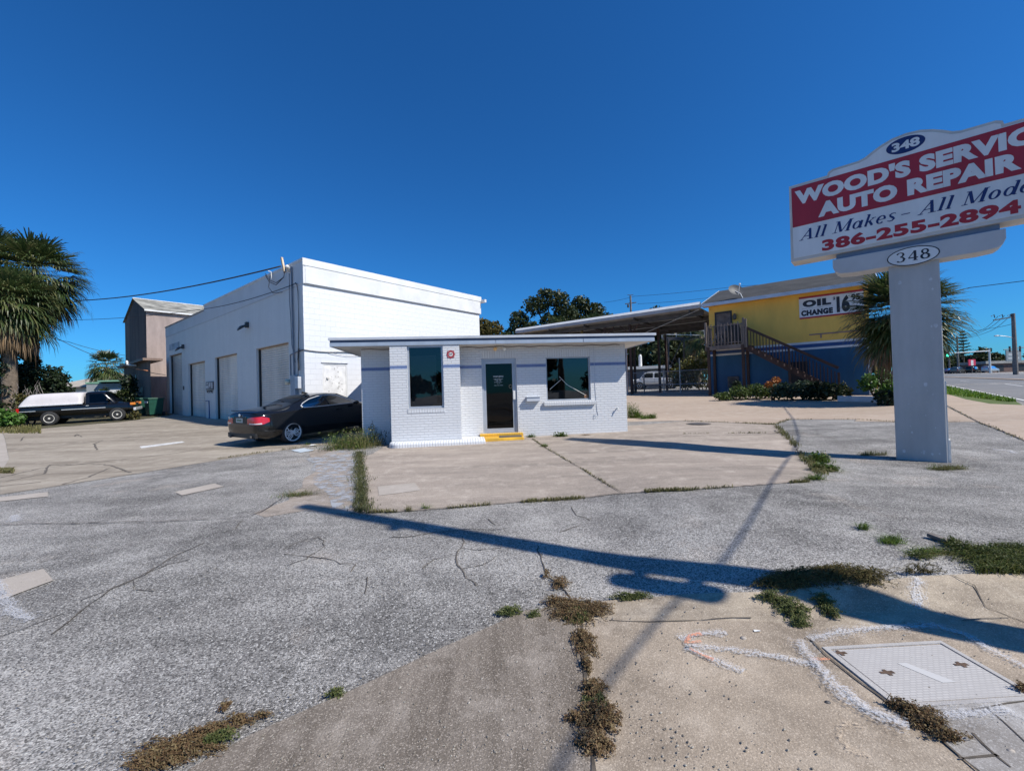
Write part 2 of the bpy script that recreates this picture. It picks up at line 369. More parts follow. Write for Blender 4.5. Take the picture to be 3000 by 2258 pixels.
        for a, b, c, d in holes:
            s.quad((a, y, c), (a, y, d), (a, y + rev, d), (a, y + rev, c), mr); s.quad((b, y, d), (b, y, c), (b, y + rev, c), (b, y + rev, d), mr)
            s.quad((a, y, d), (b, y, d), (b, y + rev, d), (a, y + rev, d), mr); s.quad((b, y, c), (a, y, c), (a, y + rev, c), (b, y + rev, c), mr)
        return s
    def build(s, name, mats, parent=None, loc=(0, 0, 0), smooth=False, bevel=0, rotz=0):
        me = bpy.data.meshes.new(name); me.from_pydata(s.v, [], s.f)
        if not isinstance(mats, (list, tuple)): mats = [mats]
        for m in mats: me.materials.append(m)
        me.polygons.foreach_set('material_index', s.m)
        if smooth: me.polygons.foreach_set('use_smooth', [True] * len(me.polygons))
        uv = me.uv_layers.new(name='UVMap').data
        for p in me.polygons:
            nx, ny, nz = p.normal
            for li in p.loop_indices:
                c = me.vertices[me.loops[li].vertex_index].co
                if abs(nz) > .75: uv[li].uv = (c.x, c.y)
                elif abs(nx) > abs(ny): uv[li].uv = (c.y, c.z)
                else: uv[li].uv = (c.x, c.z)
        me.update()
        o = bpy.data.objects.new(name, me); COL.objects.link(o); o.location = loc; o.rotation_euler = (0, 0, rotz)
        if parent: o.parent = parent
        if bevel:
            b = o.modifiers.new('bevel', 'BEVEL'); b.width = bevel; b.segments = 2; b.limit_method = 'ANGLE'
        return o
def thing(name, label, cat, loc=(0, 0, 0), rotz=0, group=None):
    o = bpy.data.objects.new(name, None); COL.objects.link(o); o.location = loc; o.rotation_euler = (0, 0, rotz)
    o.empty_display_size = .2; o['label'] = label; o['category'] = cat
    if group: o['group'] = group
    return o
def tag(o, label, cat, group=None):
    o['label'] = label; o['category'] = cat
    if group: o['group'] = group
    return o
def struct(o): o['kind'] = 'structure'; return o
def stuff(o, label=None, cat=None):
    o['kind'] = 'stuff'
    if label: o['label'] = label; o['category'] = cat
    return o
def copy_tree(o, parent=None):
    c = o.copy(); COL.objects.link(c)
    if parent: c.parent = parent
    for ch in [x for x in SC.objects if x.parent == o]: copy_tree(ch, c)
    return c
def sub(mb_or, name, mats, parent, **k): return mb_or.build(name, mats, parent, **k)

# ---- lettering
_tc = {}
def glyphs(txt, bold=.0, shear=0., spacing=1.0):
    k = (txt, bold, shear, spacing)
    if k in _tc: return _tc[k]
    cu = bpy.data.curves.new('t', 'FONT'); cu.body = txt; cu.offset = bold; cu.shear = shear; cu.resolution_u = 4; cu.space_character = spacing
    o = bpy.data.objects.new('t', cu); COL.objects.link(o)
    dg = bpy.context.evaluated_depsgraph_get(); dg.update()
    me = bpy.data.meshes.new_from_object(o.evaluated_get(dg))
    vs = [(v.co.x, v.co.y) for v in me.vertices]; fs = [tuple(p.vertices) for p in me.polygons]
    bpy.data.objects.remove(o); bpy.data.curves.remove(cu); bpy.data.meshes.remove(me)
    x0 = min(v[0] for v in vs); x1 = max(v[0] for v in vs); y0 = min(v[1] for v in vs); y1 = max(v[1] for v in vs)
    vs = [((v[0] - x0) / (x1 - x0), (v[1] - y0) / (y1 - y0)) for v in vs]
    _tc[k] = (vs, fs); return vs, fs
def text(mb, txt, x0, x1, z0, z1, y, m=0, bold=.02, shear=0., spacing=1.0):
    vs, fs = glyphs(txt, bold, shear, spacing)
    mb.add([(x0 + a * (x1 - x0), y, z0 + b * (z1 - z0)) for a, b in vs], fs, m)
def _el(cx, cz, rx, rz, a0, a1, tk, tn, n=18):
    return [(cx + rx * cos(a), cz + rz * sin(a), tn + (tk - tn) * abs(cos(a)) ** 1.2) for a in [a0 + (a1 - a0) * i / n for i in range(n + 1)]]
SER = {
 'A': (.92, [[(.06, 0, .06), (.5, 1, .07)], [(.46, 1, .19), (.74, 0, .21)], [(.22, .33, .06), (.66, .33, .06)], [(-.06, .025, .05), (.24, .025, .05)], [(.52, .025, .05), (.95, .025, .05)]]),
 'l': (.36, [[(.17, 0, .18), (.17, 1.02, .18)], [(.0, .99, .05), (.2, .99, .05)], [(.02, .025, .05), (.32, .025, .05)]]),
 'M': (1.16, [[(.14, 0, .06), (.14, 1, .06)], [(.16, 1, .2), (.54, .03, .2)], [(.55, .03, .06), (.94, 1, .07)], [(.96, 0, .2), (.96, 1, .2)], [(-.02, .025, .05), (.3, .025, .05)], [(.8, .025, .05), (1.14, .025, .05)], [(0, .975, .05), (.25, .975, .05)], [(.9, .975, .05), (1.14, .975, .05)]]),
 'a': (.68, [_el(.28, .33, .2, .3, 0, 2 * pi, .16, .06), [(.53, .02, .17), (.53, .66, .17)], [(.5, .03, .06), (.68, .06, .05)]]),
 'k': (.68, [[(.15, 0, .17), (.15, 1.02, .17)], [(0, .99, .05), (.2, .99, .05)], [(.16, .3, .06), (.52, .62, .06)], [(.3, .42, .17), (.56, .02, .17)], [(.4, .64, .05), (.64, .64, .05)]]),
 'e': (.6, [_el(.28, .33, .21, .31, 0, 1.75 * pi, .16, .06), [(.1, .34, .06), (.5, .34, .06)]]),
 's': (.52, [[(.44, .56, .05), (.36, .64, .07), (.2, .64, .08), (.1, .54, .13), (.16, .42, .16), (.32, .3, .17), (.42, .18, .15), (.36, .05, .09), (.2, .02, .07), (.06, .08, .06)]]),
 'o': (.66, [_el(.3, .33, .21, .3, 0, 2 * pi, .17, .06)]),
 'd': (.68, [_el(.27, .33, .2, .3, 0, 2 * pi, .16, .06), [(.52, .02, .17), (.52, 1.02, .17)], [(.36, .99, .05), (.56, .99, .05)], [(.5, .03, .05), (.66, .05, .05)]]),
 '-': (.42, [[(.05, .32, .11), (.36, .32, .11)]]), ' ': (.4, []),
 '3': (.72, [[(.1, .8, .16), (.16, .92, .1), (.32, .97, .07), (.48, .9, .13), (.52, .76, .18), (.44, .6, .12), (.28, .53, .07)], [(.28, .53, .07), (.46, .48, .12), (.56, .3, .2), (.48, .1, .15), (.3, .03, .07), (.14, .07, .12), (.1, .17, .15)]]),
 '4': (.74, [[(.48, .97, .08), (.06, .3, .07)], [(.05, .28, .1), (.68, .28, .1)], [(.49, 0, .2), (.49, .98, .2)], [(.33, .02, .05), (.66, .02, .05)]]),
 '8': (.76, [_el(.34, .75, .19, .2, 0, 2 * pi, .16, .07), _el(.34, .27, .24, .24, 0, 2 * pi, .19, .07)]),
}
def serif(mb, txt, x0, x1, z0, capz, y, m=0, shear=.0):
    adv = 0; segs = []
    for ch in txt:
        w, st = SER[ch]
        for pl in st: segs.append([(p[0] + adv + shear * p[1], p[1], p[2]) for p in pl])
        adv += w + .06
    lo = min(p[0] for s_ in segs for p in s_); hi = max(p[0] for s_ in segs for p in s_)
    sx = (x1 - x0) / (hi - lo); sz = capz - z0; k = 0
    for pl in segs:
        k += 1; vs = []; n = len(pl)
        for i, p in enumerate(pl):
            a = pl[max(i - 1, 0)]; b = pl[min(i + 1, n - 1)]
            dx, dz = (b[0] - a[0]) * sx, (b[1] - a[1]) * sz; d = hypot(dx, dz) or 1
            nx, nz = -dz / d, dx / d; X = x0 + (p[0] - lo) * sx; Z = z0 + p[1] * sz; hw = p[2] / 2 * sz
            vs += [(X + nx * hw, y - k * .00004, Z + nz * hw), (X - nx * hw, y - k * .00004, Z - nz * hw)]
        mb.add(vs, [(2 * i, 2 * i + 1, 2 * i + 3, 2 * i + 2) for i in range(n - 1)], m)

# ---- draped ground sheets
def drape(name, pts, off, mat, cell=.5, kind='structure', jit=0):
    bm = bmesh.new()
    if jit:
        q = []
        for i, p in enumerate(pts):
            p = V((p[0], p[1], 0)); r_ = V((pts[(i + 1) % len(pts)][0], pts[(i + 1) % len(pts)][1], 0)); k = max(1, int((r_ - p).length / .35))
            for j in range(k):
                t = p.lerp(r_, j / k); q.append((t.x + (R() - .5) * jit, t.y + (R() - .5) * jit))
        pts = q
    f = bm.faces.new([bm.verts.new((p[0], p[1], 0)) for p in pts]); f.normal_update()
    if f.normal.z < 0: f.normal_flip()
    bmesh.ops.triangulate(bm, faces=bm.faces[:])
    xs = [p[0] for p in pts]; ys = [p[1] for p in pts]
    for ax, lo, hi in ((0, min(xs), max(xs)), (1, min(ys), max(ys))):
        c = cell
        k = floor(lo / c) + 1
        while k * c < hi:
            co = [0, 0, 0]; no = [0, 0, 0]; co[ax] = k * c; no[ax] = 1
            bmesh.ops.bisect_plane(bm, geom=bm.verts[:] + bm.edges[:] + bm.faces[:], plane_co=co, plane_no=no, dist=1e-5); k += 1
    for v in bm.verts: v.co.z = zg(v.co.x, v.co.y) + off
    me = bpy.data.meshes.new(name); bm.to_mesh(me); bm.free(); me.materials.append(mat)
    o = bpy.data.objects.new(name, me); COL.objects.link(o)
    if kind: o['kind'] = kind
    return o
def P(*a): return [(p.x, p.y) for p in (G(*q) for q in a)]
def strip_pts(pl, w, jit=.0, step=.12):
    """ribbon polygon vertices following a polyline of ground points"""
    pts = [V((p[0], p[1])) for p in pl]; out = []
    for a, b in zip(pts, pts[1:]):
        k = max(1, int((b - a).length / step))
        for j in range(k): out.append(a.lerp(b, j / k))
    out.append(pts[-1])
    res = []
    for i, p in enumerate(out):
        d = out[min(i + 1, len(out) - 1)] - out[max(i - 1, 0)]
        if d.length < 1e-6: d = V((1, 0))
        d.normalize(); nrm = V((-d.y, d.x)); c = p + nrm * (R() - .5) * jit
        ww = (w(i / max(1, len(out) - 1)) if callable(w) else w) * (.55 + .9 * R() if jit else 1)
        res.append((c + nrm * ww / 2, c - nrm * ww / 2))
    return res
def ribbon(mb, pl, w, off, jit=0, step=.12, m=0):
    r = strip_pts(pl, w, jit, step); vs = []
    for a, b in r: vs += [(a.x, a.y, zg(a.x, a.y) + off), (b.x, b.y, zg(b.x, b.y) + off)]
    mb.add(vs, [(2 * i, 2 * i + 1, 2 * i + 3, 2 * i + 2) for i in range(len(r) - 1)], m)

# ---- plants
def blade(mb, p, h, w, lean, m=0):
    a = R() * 2 * pi; s = V((cos(a), sin(a), 0)); t = V((-sin(a), cos(a), 0)) * w / 2
    l = lean * (.4 + R()); q = p + s * l * .3 + V((0, 0, h * .68)); e = p + s * l * 1.1 + V((0, 0, h * (.45 + .5 * R())))
    mb.add([p - t, p + t, q + t * .7, q - t * .7, e], [(0, 1, 2, 3), (3, 2, 4)], m)
def tuft(mb, c, r, h, n, w=.008, lean=.12, m=0, z=None):
    for _ in range(n):
        a = R() * 2 * pi; d = r * sqrt(R()); x = c[0] + d * cos(a); y = c[1] + d * sin(a)
        hh = h * (.35 + .65 * R()) * (1 - .5 * d / max(r, .01))
        blade(mb, V((x, y, (zg(x, y) if z is None else z) + .002)), hh, w * (.6 + .8 * R()), lean * (.5 + R()), m)
def leafq(mb, p, s, m=0, flat=0.):
    n = V((R() - .5, R() - .5, (R() - .5) * (1 - flat) + flat)).normalized()
    a = n.cross(V((R() - .5, R() - .5, R() - .5))).normalized(); b = n.cross(a)
    a *= s * (.5 + .5 * R()); b *= s * (.3 + .4 * R())
    mb.add([p - a, p - b * .9, p + a, p + b], [(0, 1, 2, 3)], m)
def blob(mb, c, r, n, s, m=0, shell=.55):
    c = V(c)
    for _ in range(n):
        d = V((random.gauss(0, 1), random.gauss(0, 1), random.gauss(0, 1))).normalized()
        k = shell + (1 - shell) * R() if R() < .8 else R()
        k *= .86 + .28 * noise.noise(d * 2.3 + c * .7)
        leafq(mb, c + V((d.x * r[0] * k, d.y * r[1] * k, d.z * r[2] * k)), s * (.6 + .8 * R()), m)
def matweed(mb, c, r, n, h=.05, m=0):
    """prostrate weed: thin stems running out from a middle, set with tiny leaves"""
    for _ in range(max(6, n // 6)):
        a = R() * 2 * pi; d0 = R() * .55; x = c[0] + r[0] * d0 * cos(a * 3.1); y = c[1] + r[1] * d0 * sin(a * 3.1)
        ln = (.35 + .75 * R()) * (1 - d0 * .6); k = 7 + int(6 * R()); hh = h * (.3 + R()) * (1 - d0); pr = None
        for i in range(k):
            t = i / k; a += (R() - .5) * .35; xx = x + r[0] * ln * t * cos(a); yy_ = y + r[1] * ln * t * sin(a)
            p = V((xx, yy_, zg(xx, yy_) + .004 + hh * sin(pi * min(1, t * .8 + .12))))
            if pr is not None: mb.bar(pr, p, .0022, .0022, m)
            for q in range(2): leafq(mb, p + V(((R() - .5) * .022, (R() - .5) * .022, R() * .010)), .0045 + .005 * R(), m, .35)
            pr = p
def frond(mb, base, az, el, plen, rad, nl=22, droop=.5, m=0, spread=2.3, w=.05):
    d = V((cos(az) * cos(el), sin(az) * cos(el), sin(el))); side = V((-sin(az), cos(az), 0)); up = side.cross(d) * -1
    up = d.cross(side) * -1 if d.cross(side).z < 0 else d.cross(side)
    p1 = base + d * plen * .55 + V((0, 0, -droop * plen * .06)); hub = base + d * plen + V((0, 0, -droop * plen * .25))
    mb.add([base - side * .02, base + side * .02, p1 + side * .015, p1 - side * .015, hub + side * .012, hub - side * .012], [(0, 1, 2, 3), (3, 2, 4, 5)], m)
    d2 = (hub - p1).normalized(); up = d2.cross(side); up = up if up.z > 0 else -up
    for i in range(nl):
        a = (i / (nl - 1) - .5) * spread + (R() - .5) * .08
        ln = rad * (1 - .28 * abs(a) / (spread / 2)) * (.85 + .25 * R())
        dr = d2 * cos(a) + side * sin(a) + up * (.18 * abs(sin(a)) + (R() - .5) * .12)
        dr.normalize(); wd = dr.cross(up).normalized() * w * .5
        dp = droop * (.6 + .7 * R())
        a0 = hub; a1 = hub + dr * ln * .5 - V((0, 0, ln * .10 * dp)); a2 = hub + dr * ln * .82 - V((0, 0, ln * .36 * dp)); a3 = hub + dr * ln * (.98 - .12 * dp) - V((0, 0, ln * .72 * dp))
        mb.add([a0 - wd * .4, a0 + wd * .4, a1 + wd, a1 - wd, a2 + wd * .7, a2 - wd * .7, a3], [(0, 1, 2, 3), (3, 2, 4, 5), (5, 4, 6)], m)
def palm(name, label, foot, top, tr, nf, plen, rad, dead=14, lean=0, group=None, elmin=-.7, skirt=True, w=.055, stiff=1.0):
    t = thing(name, label, 'palm tree', foot, 0, group)
    h = top - V(foot)
    mb = MB(); pts = []; rr = []
    for i in range(15):
        k = i / 14; pts.append(h * k + V((sin(k * 3 + foot[0]) * .04, 0, 0))); rr.append(tr * (1.15 - .25 * k) * (1 + .05 * (i % 2)))
    mb.tube(pts, rr, 12); mb.build('trunk', PALMB, t, smooth=True)
    mb = MB()
    for i in range(nf):
        k = (i + .5) / nf; el = 1.35 - (1.35 - elmin) * k ** .8 + (R() - .5) * .15
        frond(mb, h + V((0, 0, .15 * (1 - k))), i * 2.39996 + R() * .3, el, plen * (.75 + .4 * R()), rad * (.85 + .3 * R()), 24, (.35 + .55 * k) * stiff, 0, 2.5, w)
    mb.build('crown', PALML, t)
    if dead:
        mb = MB()
        for i in range(dead):
            frond(mb, h - V((0, 0, .15 + .35 * R())), R() * 2 * pi, -.5 - .75 * R(), plen * (.6 + .3 * R()), rad * (.7 + .3 * R()), 15, 1.1, 0, 1.7, w * .8)
        mb.build('dead_fronds', PALMD, t)
    return t
def tree(name, label, foot, h, blobs, mat, nleaf, ls, trunk_r=.25, group=None, limbs=6, cat='tree'):
    t = thing(name, label, cat, foot, 0, group); mb = MB()
    mb.tube([(0, 0, -.3), (.1, 0, h * .25), (-.05, .1, h * .5)], [trunk_r * 1.3, trunk_r, trunk_r * .7], 9)
    for c, r in blobs[:limbs + 3]:
        c = V(c); b0 = V((0, 0, h * (.28 + .2 * R()))); mid = b0.lerp(c, .5) + V((R() - .5, R() - .5, R() - .3)) * .6
        mb.tube([b0, mid, c, c + V((R() - .5, R() - .5, .7)) * r[0] * .6], [trunk_r * .55, trunk_r * .36, trunk_r * .2, .02], 6)
    mb.build('trunk', BARK, t, smooth=True)
    mb = MB(); tot = sum(r[0] * r[2] for c, r in blobs)
    for c, r in blobs: blob(mb, c, r, int(nleaf * r[0] * r[2] / tot), ls)
    mb.build('crown', mat, t); return t
def rblobs(n, rx, ry, z0, z1, s0, s1):
    o = []
    for _ in range(n):
        a = R() * 2 * pi; d = sqrt(R()); z = z0 + (z1 - z0) * R(); k = 1 - .45 * ((z - z0) / (z1 - z0 + .01)) ** 2; s = s0 + (s1 - s0) * R()
        o.append(((rx * d * cos(a) * k, ry * d * sin(a) * k, z), (s, s, s * .75)))
    return o
# ================================================================== GROUND
def base_ground():
    ys = [-300, -120, -50, -20, -8, -3] + [i * .25 for i in range(-8, 49)] + [2.7 + i * .04 for i in range(14)] + list(range(13, 41)) + [44, 50, 60, 75, 95, 120, 150, 170, 300, 900]
    xs = [-900, -300, -150, -80, -50] + list(range(-40, -8)) + [i * .25 for i in range(-32, 49)] + list(range(13, 50)) + [55, 65, 80, 100, 130, 200, 400, 900]
    xs = sorted(set(xs)); ys = sorted(set(ys))
    vs = [(x, y, zg(x, y)) for y in ys for x in xs]; n = len(xs)
    fs = [(j * n + i, j * n + i + 1, (j + 1) * n + i + 1, (j + 1) * n + i) for j in range(len(ys) - 1) for i in range(n - 1)]
    mb = MB(); mb.add(vs, fs); return struct(mb.build('ground', ASPH, smooth=True))
base_ground()
AZ = radians(39.2)
U2 = V((sin(AZ), cos(AZ))); V2 = V((-cos(AZ), sin(AZ)))
# --- slabs of the lot
drape('driveway', P((0, 1449), (0, 1385), (27, 1345), (15, 1285), (7, 1262), (100, 1256), (345, 1236)) + [(-19.5, 24.7), (-19.9, 25.2), (-15, 21.8), (-7.6, 15.6), (-3.6, 13), (-4.6, 12.2)] + P((904, 1309), (836, 1318), (678, 1342), (398, 1388), (181, 1422)), .004, DRIVC, 1)
drape('concrete_pad', P((1071, 1336), (1076, 1503), (1175, 1499), (1333, 1487), (1523, 1471), (1800, 1447), (2000, 1437), (2307, 1415), (2362, 1412), (2407, 1381), (2352, 1336), (2294, 1268), (2268, 1244), (2000, 1233)) + [(4.2, 13.5), (-3.4, 12.4)] + P((1090, 1330)), .004, PADC, .5, jit=.03)
drape('forecourt', P((2000, 1232.2), (2268, 1243), (2315, 1228.5), (2510, 1228.5), (2505, 1234), (2620, 1236.5), (2860, 1236), (2770, 1190), (2700, 1160)) + [(24, 30), (14, 30), (8, 40), (-8, 52), (-14, 40), (-2, 24), (3.2, 14.5)], .005, FORC, 1)
drape('sidewalk_strip', P((2772, 1186), (2865, 1236), (2995, 1288), (3000, 1292)) + [(14.5, 8), (20, 12)] + P((2995, 1187), (2900, 1183), (2830, 1170), (2770, 1153)) + [(25, 26), (23, 27)], .007, FORC, .5)
drape('worn_patch', P((905, 1318), (1000, 1318), (1066, 1330), (1074, 1500), (1000, 1504), (890, 1500), (775, 1512), (760, 1500), (830, 1468), (905, 1398), (925, 1360)), .0035, WORN, .4, jit=.14)
FLK, n_, b_ = nodes('flaking_paint'); b_.inputs['Base Color'].default_value = (.42, .44, .475, 1); b_.inputs['Roughness'].default_value = .8
v_ = coords(n_); f_ = ramp(n_, noi(n_, v_, 5.5, 8, .72), .45, .56, 0, .75); t_ = N(n_, 'BsdfTransparent'); x_ = N(n_, 'MixShader'); L(n_, f_, x_.inputs[0]); L(n_, t_.outputs[0], x_.inputs[1]); L(n_, b_.outputs[0], x_.inputs[2]); L(n_, x_.outputs[0], n_.nodes['Material Output'].inputs[0])
drape('faded_paint_patch', P((900, 1345), (1000, 1318), (1060, 1326), (1062, 1400), (1056, 1480), (1030, 1500), (960, 1502), (950, 1440), (930, 1400)), .0075, FLK, .4, jit=.2)
for nm, q in (('patch', [(1107, 1426), (1216, 1415), (1232, 1437), (1110, 1453)]), ('patch', [(511, 1442), (628, 1417), (655, 1426), (533, 1452)]), ('patch', [(-30, 1708), (127, 1668), (156, 1702), (20, 1753), (-30, 1764)]), ('patch', [(-40, 1462), (140, 1442), (140, 1455), (-40, 1474)])):
    drape(nm, P(*q), .009, PATCH, .5)
drape('parking_stripe', P((409, 1308), (533, 1293), (542, 1296), (414, 1313.5)), .008, WHITEP, 1)
# --- kerb return, sidewalk, apron
RX = [(11, 3.3), (11, -3)]
kerb_low = P((3000, 1815), (2850, 1832), (2640, 1838), (2400, 1845), (2250, 1824), (2000, 1822), (1790, 1820), (1690, 1812))
kerb_top = P((1690, 1774), (1800, 1757), (2000, 1742), (2220, 1736), (2450, 1716), (2660, 1693), (2860, 1681), (3000, 1682))
end_low = G(1745, 2258)
drape('sidewalk', [(11, 2.72)] + kerb_low + P((1700, 1880), (1708, 1930), (1722, 2030), (1745, 2258)) + [(end_low.x - .05, .9), (.1, -3), (11, -3)], .0105, WALKC, .25)
drape('kerb', kerb_top + [(11, 3.2), (11, 2.72)] + kerb_low, .0065, KERBC, .12)
drape('driveway_apron', P((1690, 1790), (1620, 1783), (1542, 1791), (1430, 1841), (1271, 1912), (1000, 2040), (832, 2113), (746, 2152), (560, 2256)) + [(-1.9, .9), (-2.6, -3), (.06, -3)] + [(end_low.x - .1, .9)] + P((1737, 2258), (1714, 2030), (1700, 1930), (1693, 1880)), .012, AGG, .25)
drape('sidewalk_slab', P((2640, 2086), (2700, 2082), (3000, 2048)) + [(3.2, 2.0), (3.4, .6), (1.9, .6)] + P((2860, 2258), (2760, 2180), (2690, 2125)), .0145, conc_mat('grey_slab_concrete', (.44, .42, .40), (.22, .20, .18), (.54, .53, .52), (1, 1, 1), 0, .3, 2.4), .25)
# --- joints and cracks
mb = MB()
def crack(w, *q, off=.017, jit=.03, step=.1): ribbon(mb, P(*q), w * .5, off, jit * .8, step)
crack(.035, (0, 1450), (181, 1422), (398, 1388), (678, 1342), (836, 1318), (960, 1299), jit=.03)
crack(.03, (-20, 1538), (180, 1536), (430, 1530), (650, 1522), (730, 1513), (770, 1500), (815, 1470), (830, 1455), jit=.05)
crack(.03, (640, 1240), (690, 1252), (840, 1284), (880, 1304), (905, 1309), jit=.01)
crack(.025, (1561, 1287), (1598, 1312), (1708, 1376), (1803, 1434), (1822, 1446))
crack(.03, (1076, 1503), (1175, 1500), (1333, 1488), (1523, 1472), (1800, 1448), (2000, 1438), (2307, 1416), (2362, 1412))
crack(.03, (2000, 1233), (2268, 1244), (2315, 1229), (2510, 1229), (2505, 1234), (2620, 1236.5), (2960, 1234), jit=.05)
crack(.05, (2770, 1188), (2865, 1236), (2995, 1288), (3030, 1304), jit=.06)
crack(.05, (2268, 1262), (2294, 1270), (2330, 1305), (2352, 1336), (2390, 1370), (2407, 1384), (2362, 1412), jit=.08)
crack(.018, (2045, 1284), (2130, 1292), (2200, 1300), jit=.02)
crack(.02, (2000, 1271), (2180, 1269), (2290, 1269), jit=.03)
crack(.035, (1700, 1800), (1706, 1900), (1720, 2020), (1738, 2240), (1742, 2290), jit=.03)
crack(.02, (2375, 1880), (2420, 1925), (2500, 1990), (2640, 2092), (2760, 2180), (2870, 2270), jit=.012)
crack(.02, (2805, 2228), (2860, 2232), (2927, 2223), jit=.02); crack(.02, (2845, 2155), (2880, 2190), (2915, 2222), (2960, 2258), jit=.02)
crack(.02, (2886, 2078), (2940, 2125), (3010, 2185), jit=.02); crack(.015, (2850, 2090), (2900, 2080), (3010, 2062), jit=.02)
crack(.014, (2785, 1686), (2815, 1700), (2855, 1720), (2875, 1755), (2890, 1782), (2930, 1800), (3010, 1830), jit=.015, step=.05, off=.014)
crack(.014, (2820, 1824), (2880, 1820), (2960, 1815), jit=.02, off=.018)
crack(.016, (1785, 1822), (1900, 1824), (2050, 1820), (2200, 1812), jit=.02, off=.014)
for q in ([(830, 1624), (860, 1628), (905, 1632), (960, 1636), (1000, 1650), (1040, 1652), (1030, 1675)], [(1080, 1690), (1075, 1715), (1070, 1740)], [(150, 1860), (230, 1795), (330, 1725), (420, 1685), (520, 1625), (600, 1590)], [(-20, 1875), (80, 1835), (180, 1800)],
          [(1575, 1600), (1590, 1660), (1600, 1690), (1640, 1710), (1670, 1750), (1690, 1780)], [(1670, 1485), (1690, 1510), (1730, 1523)], [(1640, 1560), (1700, 1540)], [(560, 1245), (600, 1240), (655, 1238)], [(2780, 1520), (2850, 1542), (2910, 1545)], [(1430, 1520), (1450, 1540)], [(710, 1525), (690, 1550), (655, 1560)]):
    crack(.017, *q, jit=.04, off=.006)
struct(mb.build('pavement_cracks', CRACK))
mb = MB()
for q in ([(0, 1400), (120, 1372), (300, 1352), (480, 1332), (640, 1310)], [(20, 1410), (130, 1388), (145, 1362), (300, 1360), (330, 1365), (380, 1385)], [(180, 1420), (260, 1398), (320, 1372)], [(25, 1315), (100, 1312), (280, 1295)], [(60, 1292), (70, 1280), (110, 1276)],
          [(240, 1280), (225, 1272), (218, 1279)], [(275, 1300), (285, 1318)], [(272, 1302), (300, 1290)], [(420, 1248), (500, 1240), (560, 1236)], [(560, 1262), (640, 1250), (690, 1248)], [(0, 1425), (120, 1412)], [(350, 1285), (520, 1262), (600, 1258)]):
    crack(.085, *q, jit=.05, off=.0065)
struct(mb.build('tar_lines', CRACKL))
# fine branching cracks and loose grit on the old asphalt
random.seed(21); mb = MB()
def on_asphalt(x, y): return y > 3.3 and not (-3.0 < x < 8.5 and y > 5.6 and y < 14) and y < 9.5 and x < 8
for i in range(7):
    px, py = 60 + 2700 * R(), 1480 + 420 * R(); p = G(px, py); a = R() * 6.28; q = [(p.x, p.y)]
    if not on_asphalt(p.x, p.y): continue
    for k in range(5 + int(9 * R())):
        a += (R() - .5) * 1.3; x, y = q[-1][0] + .16 * cos(a), q[-1][1] + .16 * sin(a)
        if not on_asphalt(x, y): break
        q.append((x, y))
        if R() < .22:
            b2 = a + (1 if R() < .5 else -1) * (.7 + R()); ribbon(mb, [(x, y), (x + .2 * cos(b2), y + .2 * sin(b2)), (x + .38 * cos(b2 + .3), y + .38 * sin(b2 + .3))], .007, .0055, .02, .06)
    if len(q) > 2: ribbon(mb, q, .010, .0055, .025, .06)
struct(mb.build('hairline_cracks', CRACKL))
mb = MB()
for i in range(5200):
    r_ = 1.9 + 7 * R() ** 1.6; th = (R() - .5) * 1.75; x, y = r_ * sin(th), r_ * cos(th)
    if noise.noise(V((x * .9, y * .9, 5))) < -.05 + .25 * (R() - .5): continue
    s_ = .003 + .006 * R() ** 2; p = gnd(x, y, .013 + s_ * .3); a = R() * 3; 
    v1 = V((cos(a), sin(a), 0)) * s_; v2 = V((-sin(a), cos(a), 0)) * s_ * .7; h_ = V((0, 0, s_ * .6))
    mb.add([p + v1, p + v2, p - v1, p - v2, p + h_], [(0, 1, 4), (1, 2, 4), (2, 3, 4), (3, 0, 4)])
stuff(mb.build('loose_grit', leaf_mat('grit_stones', (.22, .19, .16), (.34, .30, .26), (.52, .48, .43), .9, 0.)), 'loose grit and tiny stones scattered over the asphalt and sidewalk', 'gravel')
random.seed(5)
# --- spray paint marks
def spray(name, col, thr, amax=.8):
    m, n, b = nodes(name); b.inputs['Base Color'].default_value = c4(col); b.inputs['Roughness'].default_value = .9
    v = coords(n); f = ramp(n, noi(n, v, 85, 4, .75), thr, thr + .16, 0, amax); t = N(n, 'BsdfTransparent'); mx = N(n, 'MixShader')
    L(n, f, mx.inputs[0]); L(n, t.outputs[0], mx.inputs[1]); L(n, b.outputs[0], mx.inputs[2]); L(n, mx.outputs[0], n.nodes['Material Output'].inputs[0]); return m
SPW = spray('spray_white', (.64, .64, .66), .46, .55); SPWF = spray('spray_white_faint', (.62, .62, .64), .50, .40); SPWC = spray('spray_white_core', (.66, .66, .68), .42, .55); SPO = spray('spray_orange', (.78, .30, .16), .42, .75); SPT = spray('spray_tan', (.62, .50, .37), .46)
ARC1 = [(2345, 1886), (2365, 1930), (2400, 1966), (2440, 2020), (2500, 2075), (2580, 2115), (2665, 2146)]
ARC2 = [(2372, 1882), (2480, 1857), (2600, 1847), (2740, 1842), (2830, 1868), (2900, 1912), (3010, 1965)]
SHAFT = [(2005, 1900), (2150, 1912), (2290, 1936), (2405, 1960)]
